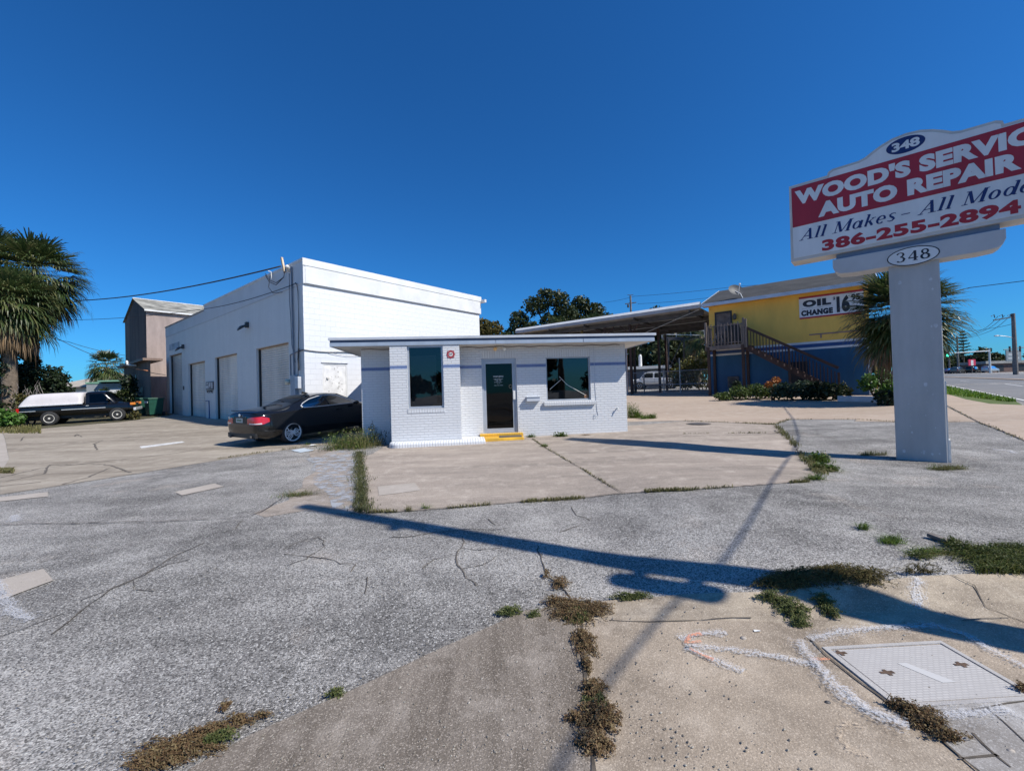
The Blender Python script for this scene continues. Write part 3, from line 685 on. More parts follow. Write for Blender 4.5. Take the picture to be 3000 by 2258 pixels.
WIDE = [(SHAFT, .075, .02), (ARC1, .10, .03), (ARC2, .085, .022), ([(2005, 1905), (2100, 1945), (2180, 1978)], .07, .021), ([(1990, 1880), (2060, 1862), (2130, 1864)], .07, .02), ([(2470, 2020), (2540, 2090), (2640, 2120)], .07, .021), ([(2720, 2110), (2850, 2100), (2960, 2090)], .11, .022), ([(0, 1735), (30, 1790), (90, 1820)], .12, .012), ([(-10, 1700), (10, 1745)], .08, .013), ([(2690, 1696), (2686, 1740), (2690, 1780), (2700, 1790)], .10, .013), ([(45, 1510), (42, 1530)], .15, .01), ([(2910, 1318), (2960, 1322), (2975, 1330)], .12, .01)]
for mul, mt, up_ in ((1.15, SPWF, 0), (.75, SPW, .0015), (.38, SPWC, .003)):
    mb = MB()
    for q, w, o in WIDE: ribbon(mb, P(*q), w * mul, o + up_, .012, .04)
    struct(mb.build('paint_marking', mt))
mb = MB()
for q in ([(2055, 1868), (2022, 1872), (2008, 1893), (2055, 1891)], [(2020, 1912), (2055, 1928), (2090, 1946)], [(2375, 1940), (2400, 1945), (2432, 1944)]): ribbon(mb, P(*q), .028, .028, .01, .04)
struct(mb.build('paint_marking', SPO))
mb = MB(); ribbon(mb, P((2529, 2137), (2485, 2130), (2461, 2140), (2457, 2169), (2497, 2210), (2551, 2223)), .035, .02, .008, .04); struct(mb.build('paint_marking', SPT))
# --- road on the right
rd = V((sin(radians(37)), cos(radians(37)))); rn = V((rd.y, -rd.x)); r0 = V(P((2992, 1179))[0])
def RW(s, t): p = r0 + rd * s + rn * t; return (p.x, p.y)
drape('road', [RW(s, .1) for s in (-60, -20, 0, 20, 45, 80, 160, 420)] + [RW(s, 19) for s in (420, 160, 80, 45, 20, 0, -20, -60)], .004, ROADM, 2.5)
drape('median', [RW(s, 6.4) for s in (-40, 0, 40, 80, 150)] + [RW(s, 7.3) for s in (150, 80, 40, 0, -40)], .05, MEDM, 2.5)
mb = MB()
for s in range(-60, 200, 12):
    for t in (3.2, 10.6, 14.2):
        ribbon(mb, [RW(s + 1.5, t), RW(s + 4.6, t)], .13, .010, 0, .5)
for t in (.35, 18.6): ribbon(mb, [RW(-60, t), RW(0, t), RW(60, t), RW(200, t)], .12, .010, 0, 2)
struct(mb.build('road_marking', WHITEP))
verge_pts = [RW(s, 0) for s in (0.6, 3, 7, 12, 20, 40)] + P((2770, 1153), (2830, 1170), (2900, 1183), (2996, 1187))
drape('verge', verge_pts, .006, pm('grass_soil', (.10, .14, .03), .95, .3, 3), .5)
mb = MB()
vp = [V(p) for p in P((2760, 1152), (2830, 1168), (2900, 1180), (2996, 1186))]
for i in range(5200):
    s = R() ** .8 * 26 + .3; inner = .2; t0 = -min(2.3, .25 + s * .22)
    p = RW(s, t0 * R()); blade(mb, gnd(p[0], p[1], 0), .10 + .1 * R(), .035, .10)
stuff(mb.build('verge_grass', leaf_mat('verge_blades', (.10, .20, .012), (.17, .31, .02), (.26, .36, .05))), 'strip of bright green grass between the pale pavement and the road', 'grass')
# --- soil and grass at the far left
drape('planting_soil', P((7, 1264), (100, 1257), (345, 1237)) + [(-20.2, 25), (-24, 31), (-60, 50), (-70, 20)] + P((0, 1290)), .005, pm('dark_soil', (.10, .09, .05), .95, .35, 2), 2)
drape('gutter', P((0, 1385), (26, 1346), (14, 1286), (5, 1264), (-40, 1262), (-60, 1400)), .0055, PATCH, 1)
mb = MB()
for _ in range(900):
    p = G(-10 + 130 * R(), 1252 + 18 * R()); blade(mb, p, .12 + .15 * R(), .03, .1)
for _ in range(300):
    p = G(-5 + 45 * R(), 1375 + 12 * R()); blade(mb, p, .08, .02, .08)
stuff(mb.build('rough_grass', GRASSD), 'rough grass along the edge of the driveway by the black pickup', 'grass')
# --- pale flat cover, manhole
o = MB(); a = P((852, 1320), (890, 1314), (921, 1320), (880, 1327))
drape('ground_plate', a, .014, pm('pale_blue_plate', (.55, .62, .68), .5, .12, 3), 1, kind=None)
tag(bpy.data.objects['ground_plate'], 'flat pale blue plate lying on the pavement near the black coupe', 'plate')
c = G(2046, 1241.5); t = thing('manhole_cover', 'round dark manhole cover in the concrete right of the white office', 'manhole', c)
mb = MB(); mb.lathe([(.30, -.01), (.30, .012), (.26, .016), (.001, .018)], 24); mb.build('lid', DSTEEL, t); mb = MB(); mb.lathe([(.36, -.01), (.36, .010), (.31, .010)], 24); mb.build('rim', CRACKL, t)
# --- utility vault
A, B, D = G(2408, 1902), G(2756, 1883), G(2632, 2082); C_ = B + D - A
t = thing('utility_vault', 'rectangular grey concrete utility vault lid set in the sidewalk beside white paint marks', 'vault lid', (0, 0, 0))
def vq(u, w, z): p = A + (B - A) * u + (D - A) * w; return (p.x, p.y, p.z - .005 + z)
mb = MB(); e0, e1 = 0, .055
ring_ = [(e0, e0), (1, e0), (1, 1), (e0, 1)]; rin = [(.045, .05), (.965, .05), (.965, .95), (.045, .95)]
for i in range(4):
    j = (i + 1) % 4
    mb.quad(vq(*ring_[i], .022), vq(*ring_[j], .022), vq(*rin[j], .022), vq(*rin[i], .022)); mb.quad(vq(*ring_[i], -.02), vq(*ring_[j], -.02), vq(*ring_[j], .022), vq(*ring_[i], .022))
    mb.quad(vq(*rin[i], .022), vq(*rin[j], .022), vq(*rin[j], .004), vq(*rin[i], .004))
mb.build('frame', VAULT, t)
LIDM, n_, b_ = nodes('vault_lid_grid'); uv = coords(n_); mp = N(n_, 'Mapping'); L(n_, uv, mp.inputs[0]); mp.inputs['Rotation'].default_value = (0, 0, -atan2((B - A).y, (B - A).x))
br = N(n_, 'TexBrick'); L(n_, mp.outputs[0], br.inputs['Vector']); br.offset = .5; br.inputs['Scale'].default_value = 1; br.inputs['Brick Width'].default_value = .034; br.inputs['Row Height'].default_value = .017; br.inputs['Mortar Size'].default_value = .0028
br.inputs['Color1'].default_value = (.50, .48, .46, 1); br.inputs['Color2'].default_value = (.45, .435, .42, 1); br.inputs['Mortar'].default_value = (.36, .345, .335, 1)
f_ = ramp(n_, noi(n_, uv, 4, 6, .7), .4, .72); L(n_, mixc(n_, f_, br.outputs[0], (.40, .38, .365)), b_.inputs['Base Color']); b_.inputs['Roughness'].default_value = .85
mb = MB(); li = [(.057, .068), (.953, .068), (.953, .932), (.057, .932)]
mb.quad(*[vq(*q, .019) for q in li][::-1])
for i in range(4): mb.quad(vq(*li[i], -.01), vq(*li[(i + 1) % 4], -.01), vq(*li[(i + 1) % 4], .019), vq(*li[i], .019))
mb.build('lid', LIDM, t)
mb = MB(); mb.quad(*[vq(*q, .0205) for q in ((.40, .36), (.47, .36), (.62, .70), (.52, .70))][::-1]); mb.build('label_plate', pm('plain_concrete', (.53, .52, .51), .8, .06, 4), t)
RUST = pm('rusty_slot', (.12, .075, .05), .9, .4, 20)
for u_, w_ in ((.235, .50), (.845, .44), (.08, .13)):
    mb = MB(); mb.quad(*[vq(u_ + a_, w_ + b2, .0215) for a_, b2 in ((-.05, -.02), (.05, -.025), (.055, .02), (-.05, .015))][::-1]); mb.quad(*[vq(u_ + a_, w_ + b2, .0218) for a_, b2 in ((-.012, -.05), (.012, -.05), (.02, .05), (-.008, .05))][::-1]); mb.build('lifting_slot', RUST, t)
# ================================================================== OFFICE
OA = radians(6.05); OO = V((.281, 11.906, .29))
off = thing('brick_office', 'small white painted brick office with a flat overhanging roof and a blue stripe', 'building', OO, OA)
DZ = (0, 0, -OO.z)
def ob(mb, name, mats, parent=off, **k):
    o = mb.build(name, mats, parent, **k)
    if parent is off: o.location = DZ
    return o
XL, XR, ZT, ZB, DEP = -4.35, 3.01, 2.875, -.15, 5.2
WIN = (.69, 1.965, 1.30, 2.526); DOOR = (-1.115, -.145, .455, 2.528)
mb = MB(); bz0, bz1 = 2.26, 2.345
def banded(x0, x1, holes, y):
    for z0, z1, m in ((ZB, bz0, 0), (bz0, bz1, 1), (bz1, ZT, 0)):
        hs = [(h[0], h[1], max(h[2], z0), min(h[3], z1)) for h in holes if h[2] < z1 and h[3] > z0]
        cuts = [h for h in hs]
        xs = sorted({x0, x1, *[c for h in cuts for c in h[:2]]}); zs = sorted({z0, z1, *[c for h in cuts for c in h[2:]]})
        for i in range(len(xs) - 1):
            for j in range(len(zs) - 1):
                cx, cz = (xs[i] + xs[i + 1]) / 2, (zs[j] + zs[j + 1]) / 2
                if any(h[0] < cx < h[1] and h[2] < cz < h[3] for h in cuts): continue
                mb.quad((xs[i], y, zs[j]), (xs[i + 1], y, zs[j]), (xs[i + 1], y, zs[j + 1]), (xs[i], y, zs[j + 1]), m)
    for a, b, c, d in holes:
        mb.quad((a, y, c), (a, y, d), (a, y + .14, d), (a, y + .14, c)); mb.quad((b, y, d), (b, y, c), (b, y + .14, c), (b, y + .14, d))
        mb.quad((a, y, d), (b, y, d), (b, y + .14, d), (a, y + .14, d)); mb.quad((b, y, c), (a, y, c), (a, y + .14, c), (b, y + .14, c))
BX0, BX1, BY = -3.492, -1.704, -.578
BWIN = (-3.055, -2.135, 1.225, 2.858)
banded(XL, BX0, [], 0); banded(BX1, XR, [WIN, DOOR], 0)
for x, s in ((XL, -1), (XR, 1)):
    for z0, z1, m in ((ZB, bz0, 0), (bz0, bz1, 1), (bz1, ZT, 0)):
        q = [(x, DEP, z0), (x, 0, z0), (x, 0, z1), (x, DEP, z1)]; mb.quad(*(q if s < 0 else q[::-1]), m)
mb.quad((XR, DEP, ZB), (XL, DEP, ZB), (XL, DEP, ZT), (XR, DEP, ZT))
ob(mb, 'wall', [BRICK, BRICKB])
mb = MB(); banded(BX0, BX1, [BWIN], BY)
for x in (BX0, BX1):
    for z0, z1, m in ((ZB, bz0, 0), (bz0, bz1, 1), (bz1, ZT, 0)):
        q = [(x, 0, z0), (x, BY, z0), (x, BY, z1), (x, 0, z1)]; mb.quad(*(q if x == BX0 else q[::-1]), m)
ob(mb, 'bay', [BRICK, BRICKB])
# soldier courses over door and window (2 mm proud) and a rowlock under the bay window
for q in ((-1.126, -.145, -.006, .02, 2.532, 2.735), (.682, 1.978, -.006, .02, 2.532, 2.742), (-3.07, -2.12, BY - .012, BY + .02, 1.11, 1.22)):
    mb = MB(); mb.box(*q); ob(mb, 'soldier_course', SOLD)
# interior: dark floor and back so the panes look into a room
mb = MB(); mb.box(XL + .1, XR - .1, .2, DEP - .1, .40, .42); mb.quad((XL + .1, 2.6, .4), (XR - .1, 2.6, .4), (XR - .1, 2.6, 2.87), (XL + .1, 2.6, 2.87)); mb.box(-4.2, 2.9, .2, 5, 2.862, 2.868)
ob(mb, 'room', DARK)
# roof
FX0, FX1, FY = -4.975, 3.635, -.60
mb = MB(); mb.box(FX0 + .04, FX1 - .04, FY + .03, DEP + .5, 2.89, 3.06); mb.box(FX0 - .02, FX1 + .035, FY - .025, DEP + .55, 3.022, 3.085)
rf = ob(mb, 'roof', LGREY)
mb = MB(); mb.box(FX0 + .012, FX1 - .012, FY + .012, FY + .05, 2.955, 3.022); mb.box(FX0 + .012, FX0 + .05, FY + .05, DEP + .5, 2.955, 3.022); mb.box(FX1 - .05, FX1 - .012, FY + .05, DEP + .5, 2.955, 3.022)
mb.build('blue_band', DKBLUE, rf)
mb = MB()
for xa, xb in ((FX0, -.75), (-.748, 1.62), (1.625, FX1)): mb.box(xa + .006, xb - .003, FY, FY + .04, 2.862, 2.957)
mb.box(FX0, FX0 + .04, FY + .04, DEP + .5, 2.862, 2.957); mb.box(FX1 - .04, FX1, FY + .04, DEP + .5, 2.862, 2.957)
mb.build('fascia', GREYBLUE, rf, bevel=.004)
mb = MB(); mb.box(FX0 + .05, FX1 - .05, FY + .04, DEP + .4, 2.874, 2.889); mb.build('soffit', SOFF, rf)
# windows
def window(x0, x1, z0, z1, y, blinds, mull=.04):
    w = MB(); t_ = mull; yy = y + .05
    for a, b, c, d in ((x0 + .002, x1 - .002, z1 - t_, z1 - .002), (x0 + .002, x1 - .002, z0 + .002, z0 + t_), (x0 + .002, x0 + t_, z0 + t_, z1 - t_), (x1 - t_, x1 - .002, z0 + t_, z1 - t_)): w.box(a, b, yy, yy + .06, c, d)
    wo = ob(w, 'window', ALU)
    g = MB(); g.quad((x0 + t_, yy + .03, z0 + t_), (x1 - t_, yy + .03, z0 + t_), (x1 - t_, yy + .03, z1 - t_), (x0 + t_, yy + .03, z1 - t_)); g.build('pane', GLASS, wo)
    if blinds:
        bl = MB(); a, b, c, d = blinds; z = c
        while z < d: bl.quad((a, yy + .14, z), (b, yy + .14, z), (b, yy + .155, z + .019), (a, yy + .155, z + .019)); z += .025
        bl.build('blinds', BLIND, wo)
    return wo
w1 = window(*BWIN[:2], *BWIN[2:], BY + .0, (-2.99, -2.33, 1.26, 2.60), .05)
mb = MB(); mb.box(-2.44, -2.24, BY + .13, BY + .3, 1.275, 1.335); mb.build('sill_box', pm('cardboard', (.62, .48, .30), .8, .1, 5), w1)
w2 = window(*WIN, 0, (.74, 1.9, 1.34, 1.58), .035)
mb = MB(); mb.box(.59, 2.077, -.075, .02, 1.158, 1.275); mb.build('sill', SOLD, w2, bevel=.012)
mb = MB()
for p in ([(.80, 1.62), (1.12, 1.88), (1.02, 1.80)], [(1.08, 1.98), (1.30, 1.74), (1.84, 1.42)]):
    mb.tube([(q[0], .079, q[1]) for q in p], .006, 4)
mb.build('pane_crack', WHITE, w2)
mb = MB(); mb.disc((1.84, 1.395), .055, .06, .078, 16); mb.build('sticker', pm('brown_sticker', (.25, .12, .06), .6, .3, 20), w2)
# door
fr = MB(); a, b, c, d = DOOR
for q in ((a + .002, a + .055, c, d - .002), (b - .055, b - .002, c, d - .002), (a + .055, b - .055, d - .06, d - .002)): fr.box(q[0], q[1], .05, .13, q[2], q[3])
dr = MB(); x0, x1, z0, z1 = a + .058, b - .058, c + .012, d - .063
for q in ((x0, x0 + .055, z0, z1), (x1 - .06, x1, z0, z1), (x0 + .055, x1 - .06, z0, z0 + .11), (x0 + .055, x1 - .06, z1 - .085, z1)): dr.box(q[0], q[1], .07, .115, q[2], q[3])
do = ob(dr, 'door', ALU); fr.build('door_frame', ALU, do)
g = MB(); g.quad((x0 + .055, .09, z0 + .11), (x1 - .06, .09, z0 + .11), (x1 - .06, .09, z1 - .085), (x0 + .055, .09, z1 - .085)); g.build('glass', DGLASS, do)
h = MB(); h.box(x1 - .052, x1 + .012, .03, .068, 1.37, 1.62); h.build('handle', WHITE, do, bevel=.006)
VIN = pm('white_vinyl', (.75, .75, .76), .5, .05, 5)
for s_, w_, z_, hh in (("WOOD'S SERVICE", .285, 2.005, .038), ('HOURS OF OPERATION', .26, 1.945, .017), ('MONDAY - FRIDAY', .20, 1.918, .015), ('8 AM - 5 PM', .13, 1.893, .013), ('SATURDAY - SUNDAY', .22, 1.855, .015), ('CLOSED', .08, 1.825, .013), ('386-255-2894', .25, 1.768, .012)):
    xc = -.655; tx = MB(); text(tx, s_, xc - w_ / 2, xc + w_ / 2, z_, z_ + hh, .086, 0, .01); tx.build('lettering', VIN, do)
st = MB(); st.ring((-.315, 1.735), .05, .055, .014, .086, 20); st.build('sticker', pm('tan_sticker', (.28, .19, .12), .6, .2, 10), do)
# step, ledge
mb = MB(); mb.box(-1.215, -.03, -.16, .13, .1, .452); ob(mb, 'threshold', YBRICK, bevel=.012)
mb = MB(); mb.box(-1.13, -.06, -.55, -.162, .1, .375); mb.box(-1.19, .12, -.70, -.552, .1, .262); ob(mb, 'entrance_step', pm('yellow_step_paint', (.78, .45, .05), .6, .22, 3), bevel=.014)
mb = MB(); out = []
xa, xb, yf = -3.55, -1.10, -.90
pts = [(xb, .0)] + [(xb, yf)] + [(xa + .28 + .28 * cos(t), yf + .28 + .28 * sin(t)) for t in [-pi / 2 - i * pi / 2 / 8 for i in range(9)]] + [(xa, 0)]
n_ = len(pts); zt = .385
prof = [(0, -.1), (0, zt - .045), (.018, zt - .012), (.05, zt)]
rings = []
for ins, z in prof:
    r_ = []
    for (x, y) in pts:
        cx = (xa + xb) / 2; k = ins
        r_.append((x + (k if x < cx else -k * .3), y + (k if y < -.05 else 0), z))
    rings.append(r_)
vs = [p for r_ in rings for p in r_]; fs = []
for k in range(len(rings) - 1):
    for i in range(n_ - 1): fs.append((k * n_ + i + 1, k * n_ + i, (k + 1) * n_ + i, (k + 1) * n_ + i + 1))
fs.append(tuple((len(rings) - 1) * n_ + i for i in range(n_))[::-1])
mb.add(vs, fs); ob(mb, 'ledge', brick_mat('ledge_brick', .0677, .6, .011, (.80, .81, .83), (.42, .42, .43), .016, .22, True))
# fittings
mb = MB(); mb.box(.105, .475, -.13, -.002, 1.30, 1.415); mb.box(.095, .485, -.15, -.002, 1.415, 1.432); ob(mb, 'mailbox', LGREY, bevel=.006)
em = MB(); cx, cz, s_ = -1.928, 2.612, .108; ol = []
for k in range(4):
    a0 = k * pi / 2
    for (r_, t_) in ((1.12, -.72), (.93, -.52), (.93, -.3), (1.0, 0), (.93, .3), (.93, .52), (1.12, .72)): ol.append((cx + s_ * r_ * cos(a0 + t_), cz + s_ * r_ * sin(a0 + t_)))
em.prism(ol, BY - .012, BY - .004); eo = ob(em, 'fire_plaque', pm('plaque_red', (.36, .04, .05), .5, .15, 20))
q = MB(); q.disc((cx, cz), .052, .052, BY - .0135); 
for k in range(4):
    a0 = pi / 4 + k * pi / 2; q.bar((cx + .06 * cos(a0), BY - .0125, cz + .06 * sin(a0)), (cx + .112 * cos(a0), BY - .0125, cz + .112 * sin(a0)), .007, .003)
q.build('plaque_white', WHITE, eo); q = MB(); text(q, 'RF', cx - .036, cx + .036, cz - .022, cz + .024, BY - .0145, 0, .03); q.build('plaque_letters', BLACK, eo)
mb = MB(); mb.box(-.70, -.52, -.10, -.0, 2.785, 2.845); fl = ob(mb, 'flood_light', SOFF, bevel=.01)
for x, m_, r_ in ((-.735, pm('amber_bulb', (.85, .55, .25), .3, .05, 5), .052), (-.475, pm('white_bulb', (.85, .85, .82), .3, .05, 5), .047)):
    q = MB(); q.sphere((x, -.17, 2.765), (r_, r_ * .8, r_)); q.tube([(x * .5 + -.61 * .5, -.06, 2.82), (x, -.13, 2.785)], .022, 8); q.build('bulb', m_, fl, smooth=True)
mb = MB(); mb.tube([(2.71, .0, 1.02), (2.71, -.07, 1.02), (2.705, -.10, .985)], .016, 8); mb.sphere((2.71, -.07, 1.035), .028); ob(mb, 'hose_tap', WHITE, smooth=True)
mb = MB(); mb.tube([(2.08, -.012, 2.86), (2.085, -.012, 2.3), (2.10, -.012, 1.5), (2.13, -.012, 1.0), (2.16, -.012, .86), (2.10, -.012, .80), (2.02, -.012, .76), (2.03, -.012, .86), (2.09, -.012, .85)], .006, 5); ob(mb, 'wall_cable', LGREY)
mb = MB(); pts = [(-1.65 + i * .1, -.02, 2.835 + .018 * sin(i * .9) * (1 if i % 3 else .4)) for i in range(46)]; mb.tube(pts, .009, 5); pts = [(XL + .02 + i * .1, -.02, 2.83 + .012 * sin(i * .8)) for i in range(9)]; mb.tube(pts, .009, 5); ob(mb, 'eave_cable', pm('old_cable', (.22, .18, .16), .8, .2, 5))
mat_ = thing('doormat', 'dark grey doormat on the yellow painted step of the white office', 'doormat', OO, OA)
mb = MB(); mb.box(-.70, -.10, -.50, -.17, .377 - OO.z, .392 - OO.z); mb.build('pad', pm('mat_rubber', (.09, .09, .09), .9, .2, 15), mat_, bevel=.004)
# ================================================================== GARAGE BUILDING
GA = -AZ; GO = V((-15.3, 21.8, .62))
gar = thing('garage_building', 'large white block garage building with four roller doors and a stepped parapet', 'building', GO, GA)
def gb(mb, name, mats, parent=gar, **k):
    o = mb.build(name, mats, parent, **k)
    if parent is gar: o.location = (0, 0, -GO.z)
    return o
X0, X1, YD = -9.03, 10.06, 9.28; GB = -.2; BANDZ = 5.745
DO = [(-8.30, -5.50, .64, 4.48), (-4.26, -1.23, .64, 3.705), (.33, 3.42, .64, 3.74), (5.646, 8.795, .64, 3.735)]
mb = MB(); mb.wall(X0, X1, GB, BANDZ, [(a, b, GB, d) for a, b, c, d in DO], 0, .19, 0)
mb.quad((X0, YD, GB), (X0, 0, GB), (X0, 0, BANDZ), (X0, YD, BANDZ)); mb.quad((X1, YD, GB), (X0, YD, GB), (X0, YD, BANDZ), (X1, YD, BANDZ))
gb(mb, 'wall', CMUS)
mb = MB(); SD = (.665, 1.655, GB, 2.862)
for zz in ((GB, 2.862), (2.862, BANDZ)):
    pass
xs = [0, SD[0], SD[1], YD]
for i in range(3):
    if i == 1: mb.quad((X1, xs[1], SD[3]), (X1, xs[2], SD[3]), (X1, xs[2], BANDZ), (X1, xs[1], BANDZ))
    else: mb.quad((X1, xs[i], GB), (X1, xs[i + 1], GB), (X1, xs[i + 1], BANDZ), (X1, xs[i], BANDZ))
for y_, q in ((SD[0], 0), (SD[1], 1)):
    r_ = [(X1, y_, GB), (X1, y_, SD[3]), (X1 - .06, y_, SD[3]), (X1 - .06, y_, GB)]; mb.quad(*(r_ if q == 0 else r_[::-1]))
mb.quad((X1, SD[0], SD[3]), (X1, SD[1], SD[3]), (X1 - .06, SD[1], SD[3]), (X1 - .06, SD[0], SD[3]))
gb(mb, 'side_wall', CMU)
# parapet, higher part and lower part
SX = -1.16; pj = .07
mb = MB(); mb.box(SX, X1 + pj, -.012, YD + .08, BANDZ, 6.64); mb.box(X0 - .02, SX - .003, -.012, YD + .05, BANDZ + .001, 6.385)
pa = gb(mb, 'parapet', pm('parapet_white', (.62, .625, .63), .55, .08, .9, .001))
mb = MB(); mb.box(X1 + pj, X1 + pj + .012, .07, YD + .02, BANDZ + .012, 6.385); mb.build('fascia_panel', WHITE, pa)
mb = MB(); mb.box(X1 + pj, X1 + pj + .03, -.03, YD + .10, 6.40, 6.66); mb.box(SX - .02, X1 + pj, -.035, -.013, 6.58, 6.66); mb.box(SX, X1 + pj, -.013, YD + .1, 6.641, 6.66); mb.build('coping', WHITE, pa)
mb = MB(); mb.box(X0 - .04, SX - .02, -.04, -.013, 6.33, 6.40); mb.build('roof_edge', pm('brown_drip_edge', (.34, .30, .27), .7, .2, 2), pa)
mb = MB(); mb.box(X1 + pj + .0125, X1 + pj + .016, .06, YD + .0, 6.45, 6.462); mb.box(X1 + .001, X1 + pj - .02, .06, YD, BANDZ - .03, BANDZ - .001); mb.build('drip_line', pm('grey_seam', (.30, .30, .31), .7, .1, 3), pa)
mb = MB(); mb.box(X1 - .1, X1 + .35, YD + .08, YD + .22, 6.35, 6.5); mb.build('gutter_end', WHITE, pa)
mb = MB(); mb.box(X0 + .02, X1 - .6, -.012, -.001, 5.718, 5.744); mb.build('band_line', pm('stucco_seam', (.50, .52, .54), .7, .1, 3), pa)
# roller doors
for k, (a, b, c, d) in enumerate(DO):
    mb = MB(); z = c - .1; sl_ = .092
    while z < d:
        z2 = min(z + sl_, d)
        mb.quad((a, .19, z), (b, .19, z), (b, .172, z + (z2 - z) * .35), (a, .172, z + (z2 - z) * .35)); mb.quad((a, .172, z + (z2 - z) * .35), (b, .172, z + (z2 - z) * .35), (b, .172, z + (z2 - z) * .8), (a, .172, z + (z2 - z) * .8)); mb.quad((a, .172, z + (z2 - z) * .8), (b, .172, z + (z2 - z) * .8), (b, .2, z2), (a, .2, z2)); z = z2
    ro = gb(mb, 'roller_door', ROLL); ro['label'] = ['tall narrow roller door at far end', 'plain cream roller door', 'roller door with grey scuffs', 'roller door nearest the bright wall'][k]
    mb = MB(); mb.box(a + .001, a + .055, .10, .17, c - .1, d - .002); mb.build('guide_rail', BLACK, ro)
    mb = MB(); mb.box(a + .06, b - .01, .10, .165, d - .035, d - .001); mb.build('rust_lintel', pm('rust_stained_lintel', (.36, .25, .17), .8, .35, 4), ro)
# peeling side door
mb = MB(); mb.box(X1 - .055, X1 - .02, SD[0] + .04, SD[1] - .05, .6, SD[3] - .06); sdo = gb(mb, 'side_door', PEEL)
mb = MB()
for y0, y1, z0, z1 in ((SD[0] + .002, SD[0] + .04, .6, SD[3] - .002), (SD[1] - .05, SD[1] - .002, .6, SD[3] - .002), (SD[0] + .04, SD[1] - .05, SD[3] - .06, SD[3] - .002)): mb.box(X1 - .058, X1 - .006, y0, y1, z0, z1)
mb.build('door_frame', WHITE, sdo)
mb = MB(); mb.box(X1 + .001, X1 + .03, SD[0] - .05, SD[1] + .03, SD[3] + .008, SD[3] + .03); mb.build('drip_cap', pm('grey_cap', (.42, .42, .43), .6, .1, 3), sdo)
mb = MB()
for _ in range(46):
    y_ = SD[0] + .1 + .75 * R(); z_ = 1.6 + 1.15 * R(); s_ = .012 + .03 * R() ** 3
    if .25 < (z_ - 1.6) < .8 or R() < .5: mb.add([(X1 - .0185, y_ + s_ * cos(t) * (.6 + .8 * R()), z_ + s_ * 1.3 * sin(t) * (.6 + .8 * R())) for t in [i * pi / 3.5 for i in range(7)]], [tuple(range(7))])
stuff(mb.build('peeled_paint', pm('bare_grey', (.50, .49, .48), .8, .2, 20), sdo))
mb = MB(); mb.lathe([(.001, 0), (.045, .0), (.055, .02), (.04, .05), (.001, .055)], 14, 0, 'y'); 
k_ = mb.build('door_lock', SOFF, sdo, loc=(X1 - .02, .86, 2.30), rotz=-pi / 2)
# wall lamps, signs, conduits
for x, z in ((4.85, 4.78), (-5.0, 4.70)):
    mb = MB(); mb.box(x - .09, x + .09, -.10, -.013, z - .02, z + .26); mb.lathe([(.08, 0), (.11, .05), (.13, .2), (.12, .24)], 14, 0, 'z', (0, 0, 0))
    m2 = MB(); m2.box(x - .09, x + .09, -.12, -.001, z - .05, z + .2)
    for i in range(8): pass
    lo = gb(m2, 'wall_lamp', pm('dark_lamp', (.05, .055, .065), .5, .2, 5), bevel=.02)
    m3 = MB(); n0 = 14; rings = [(.05, -.08), (.10, -.20), (.14, -.36), (.15, -.46)]
    vs = []
    for r_, t_ in rings:
        for j in range(n0): aa = 2 * pi * j / n0; vs.append((x + r_ * cos(aa), t_ * .82 + r_ * sin(aa) * .35, z + .10 + t_ * .45 + r_ * sin(aa) * .75))
    fs = [(i * n0 + j, i * n0 + (j + 1) % n0, (i + 1) * n0 + (j + 1) % n0, (i + 1) * n0 + j) for i in range(3) for j in range(n0)] + [tuple(range(3 * n0, 4 * n0))]
    m3.add(vs, fs); m3.build('lamp_shade', pm('dark_lamp', (.05, .055, .065)), lo, smooth=True)
mb = MB(); mb.box(-8.2, -5.95, -.012, -.002, 4.80, 5.17); so_ = gb(mb, 'faded_sign', pm('faded_sign_paint', (.40, .47, .55), .6, .4, 1.6)); so_['label'] = 'faded blank sign above the far roller door'
mb = MB(); mb.box(-.98, .16, -.05, -.002, 2.14, 2.55); nb = gb(mb, 'notice_board', pm('weathered_board', (.22, .22, .23), .7, .5, 6))
mb = MB()
for x0_, x1_, z0_, z1_ in ((-.92, -.5, 2.2, 2.36), (-.45, -.2, 2.28, 2.5), (-.1, .1, 2.2, 2.5), (-.9, -.6, 2.42, 2.5)): mb.box(x0_, x1_, -.056, -.051, z0_, z1_)
mb.build('torn_paper', pm('torn_paper', (.6, .6, .6), .8, .3, 9), nb)
mb = MB(); mb.bar((-.95, -.02, 2.10), (.12, -.02, 2.10), .03, .012)
for i in range(7): x = -.9 + .14 * i; mb.bar((x, -.02, 2.11), (x + .05, -.02, 1.93 + .1 * R()), .03, .01)
mb.build('broken_bracket', BLACK, nb)
mb = MB(); mb.box(-5.27, -5.1, -.03, -.002, 2.25, 2.47); gb(mb, 'door_switch', DSTEEL)
mb = MB(); mb.tube([(-1.1, -.03, 1.56), (-.59, -.03, 1.565), (-.57, -.03, .55)], .025, 8); gb(mb, 'blue_pipe', pm('pipe_blue', (.10, .16, .30), .5, .1, 3))
mb = MB(); mb.box(9.17, 9.55, -.13, -.001, 1.55, 2.43); gb(mb, 'meter_box', pm('meter_grey', (.33, .37, .43), .5, .15, 3), bevel=.01)
mb = MB(); mb.box(9.60, 9.86, -.16, -.002, 1.93, 2.36); gb(mb, 'breaker_box', LGREY, bevel=.01)
mb = MB(); mb.lathe([(.10, 0), (.11, .08), (.09, .16), (.001, .18)], 16, 0, 'y'); k_ = mb.build('electric_meter', pm('meter_cream', (.66, .63, .50), .4, .1, 4), gar, loc=(8.92, -.18, 2.2 - GO.z), smooth=True)
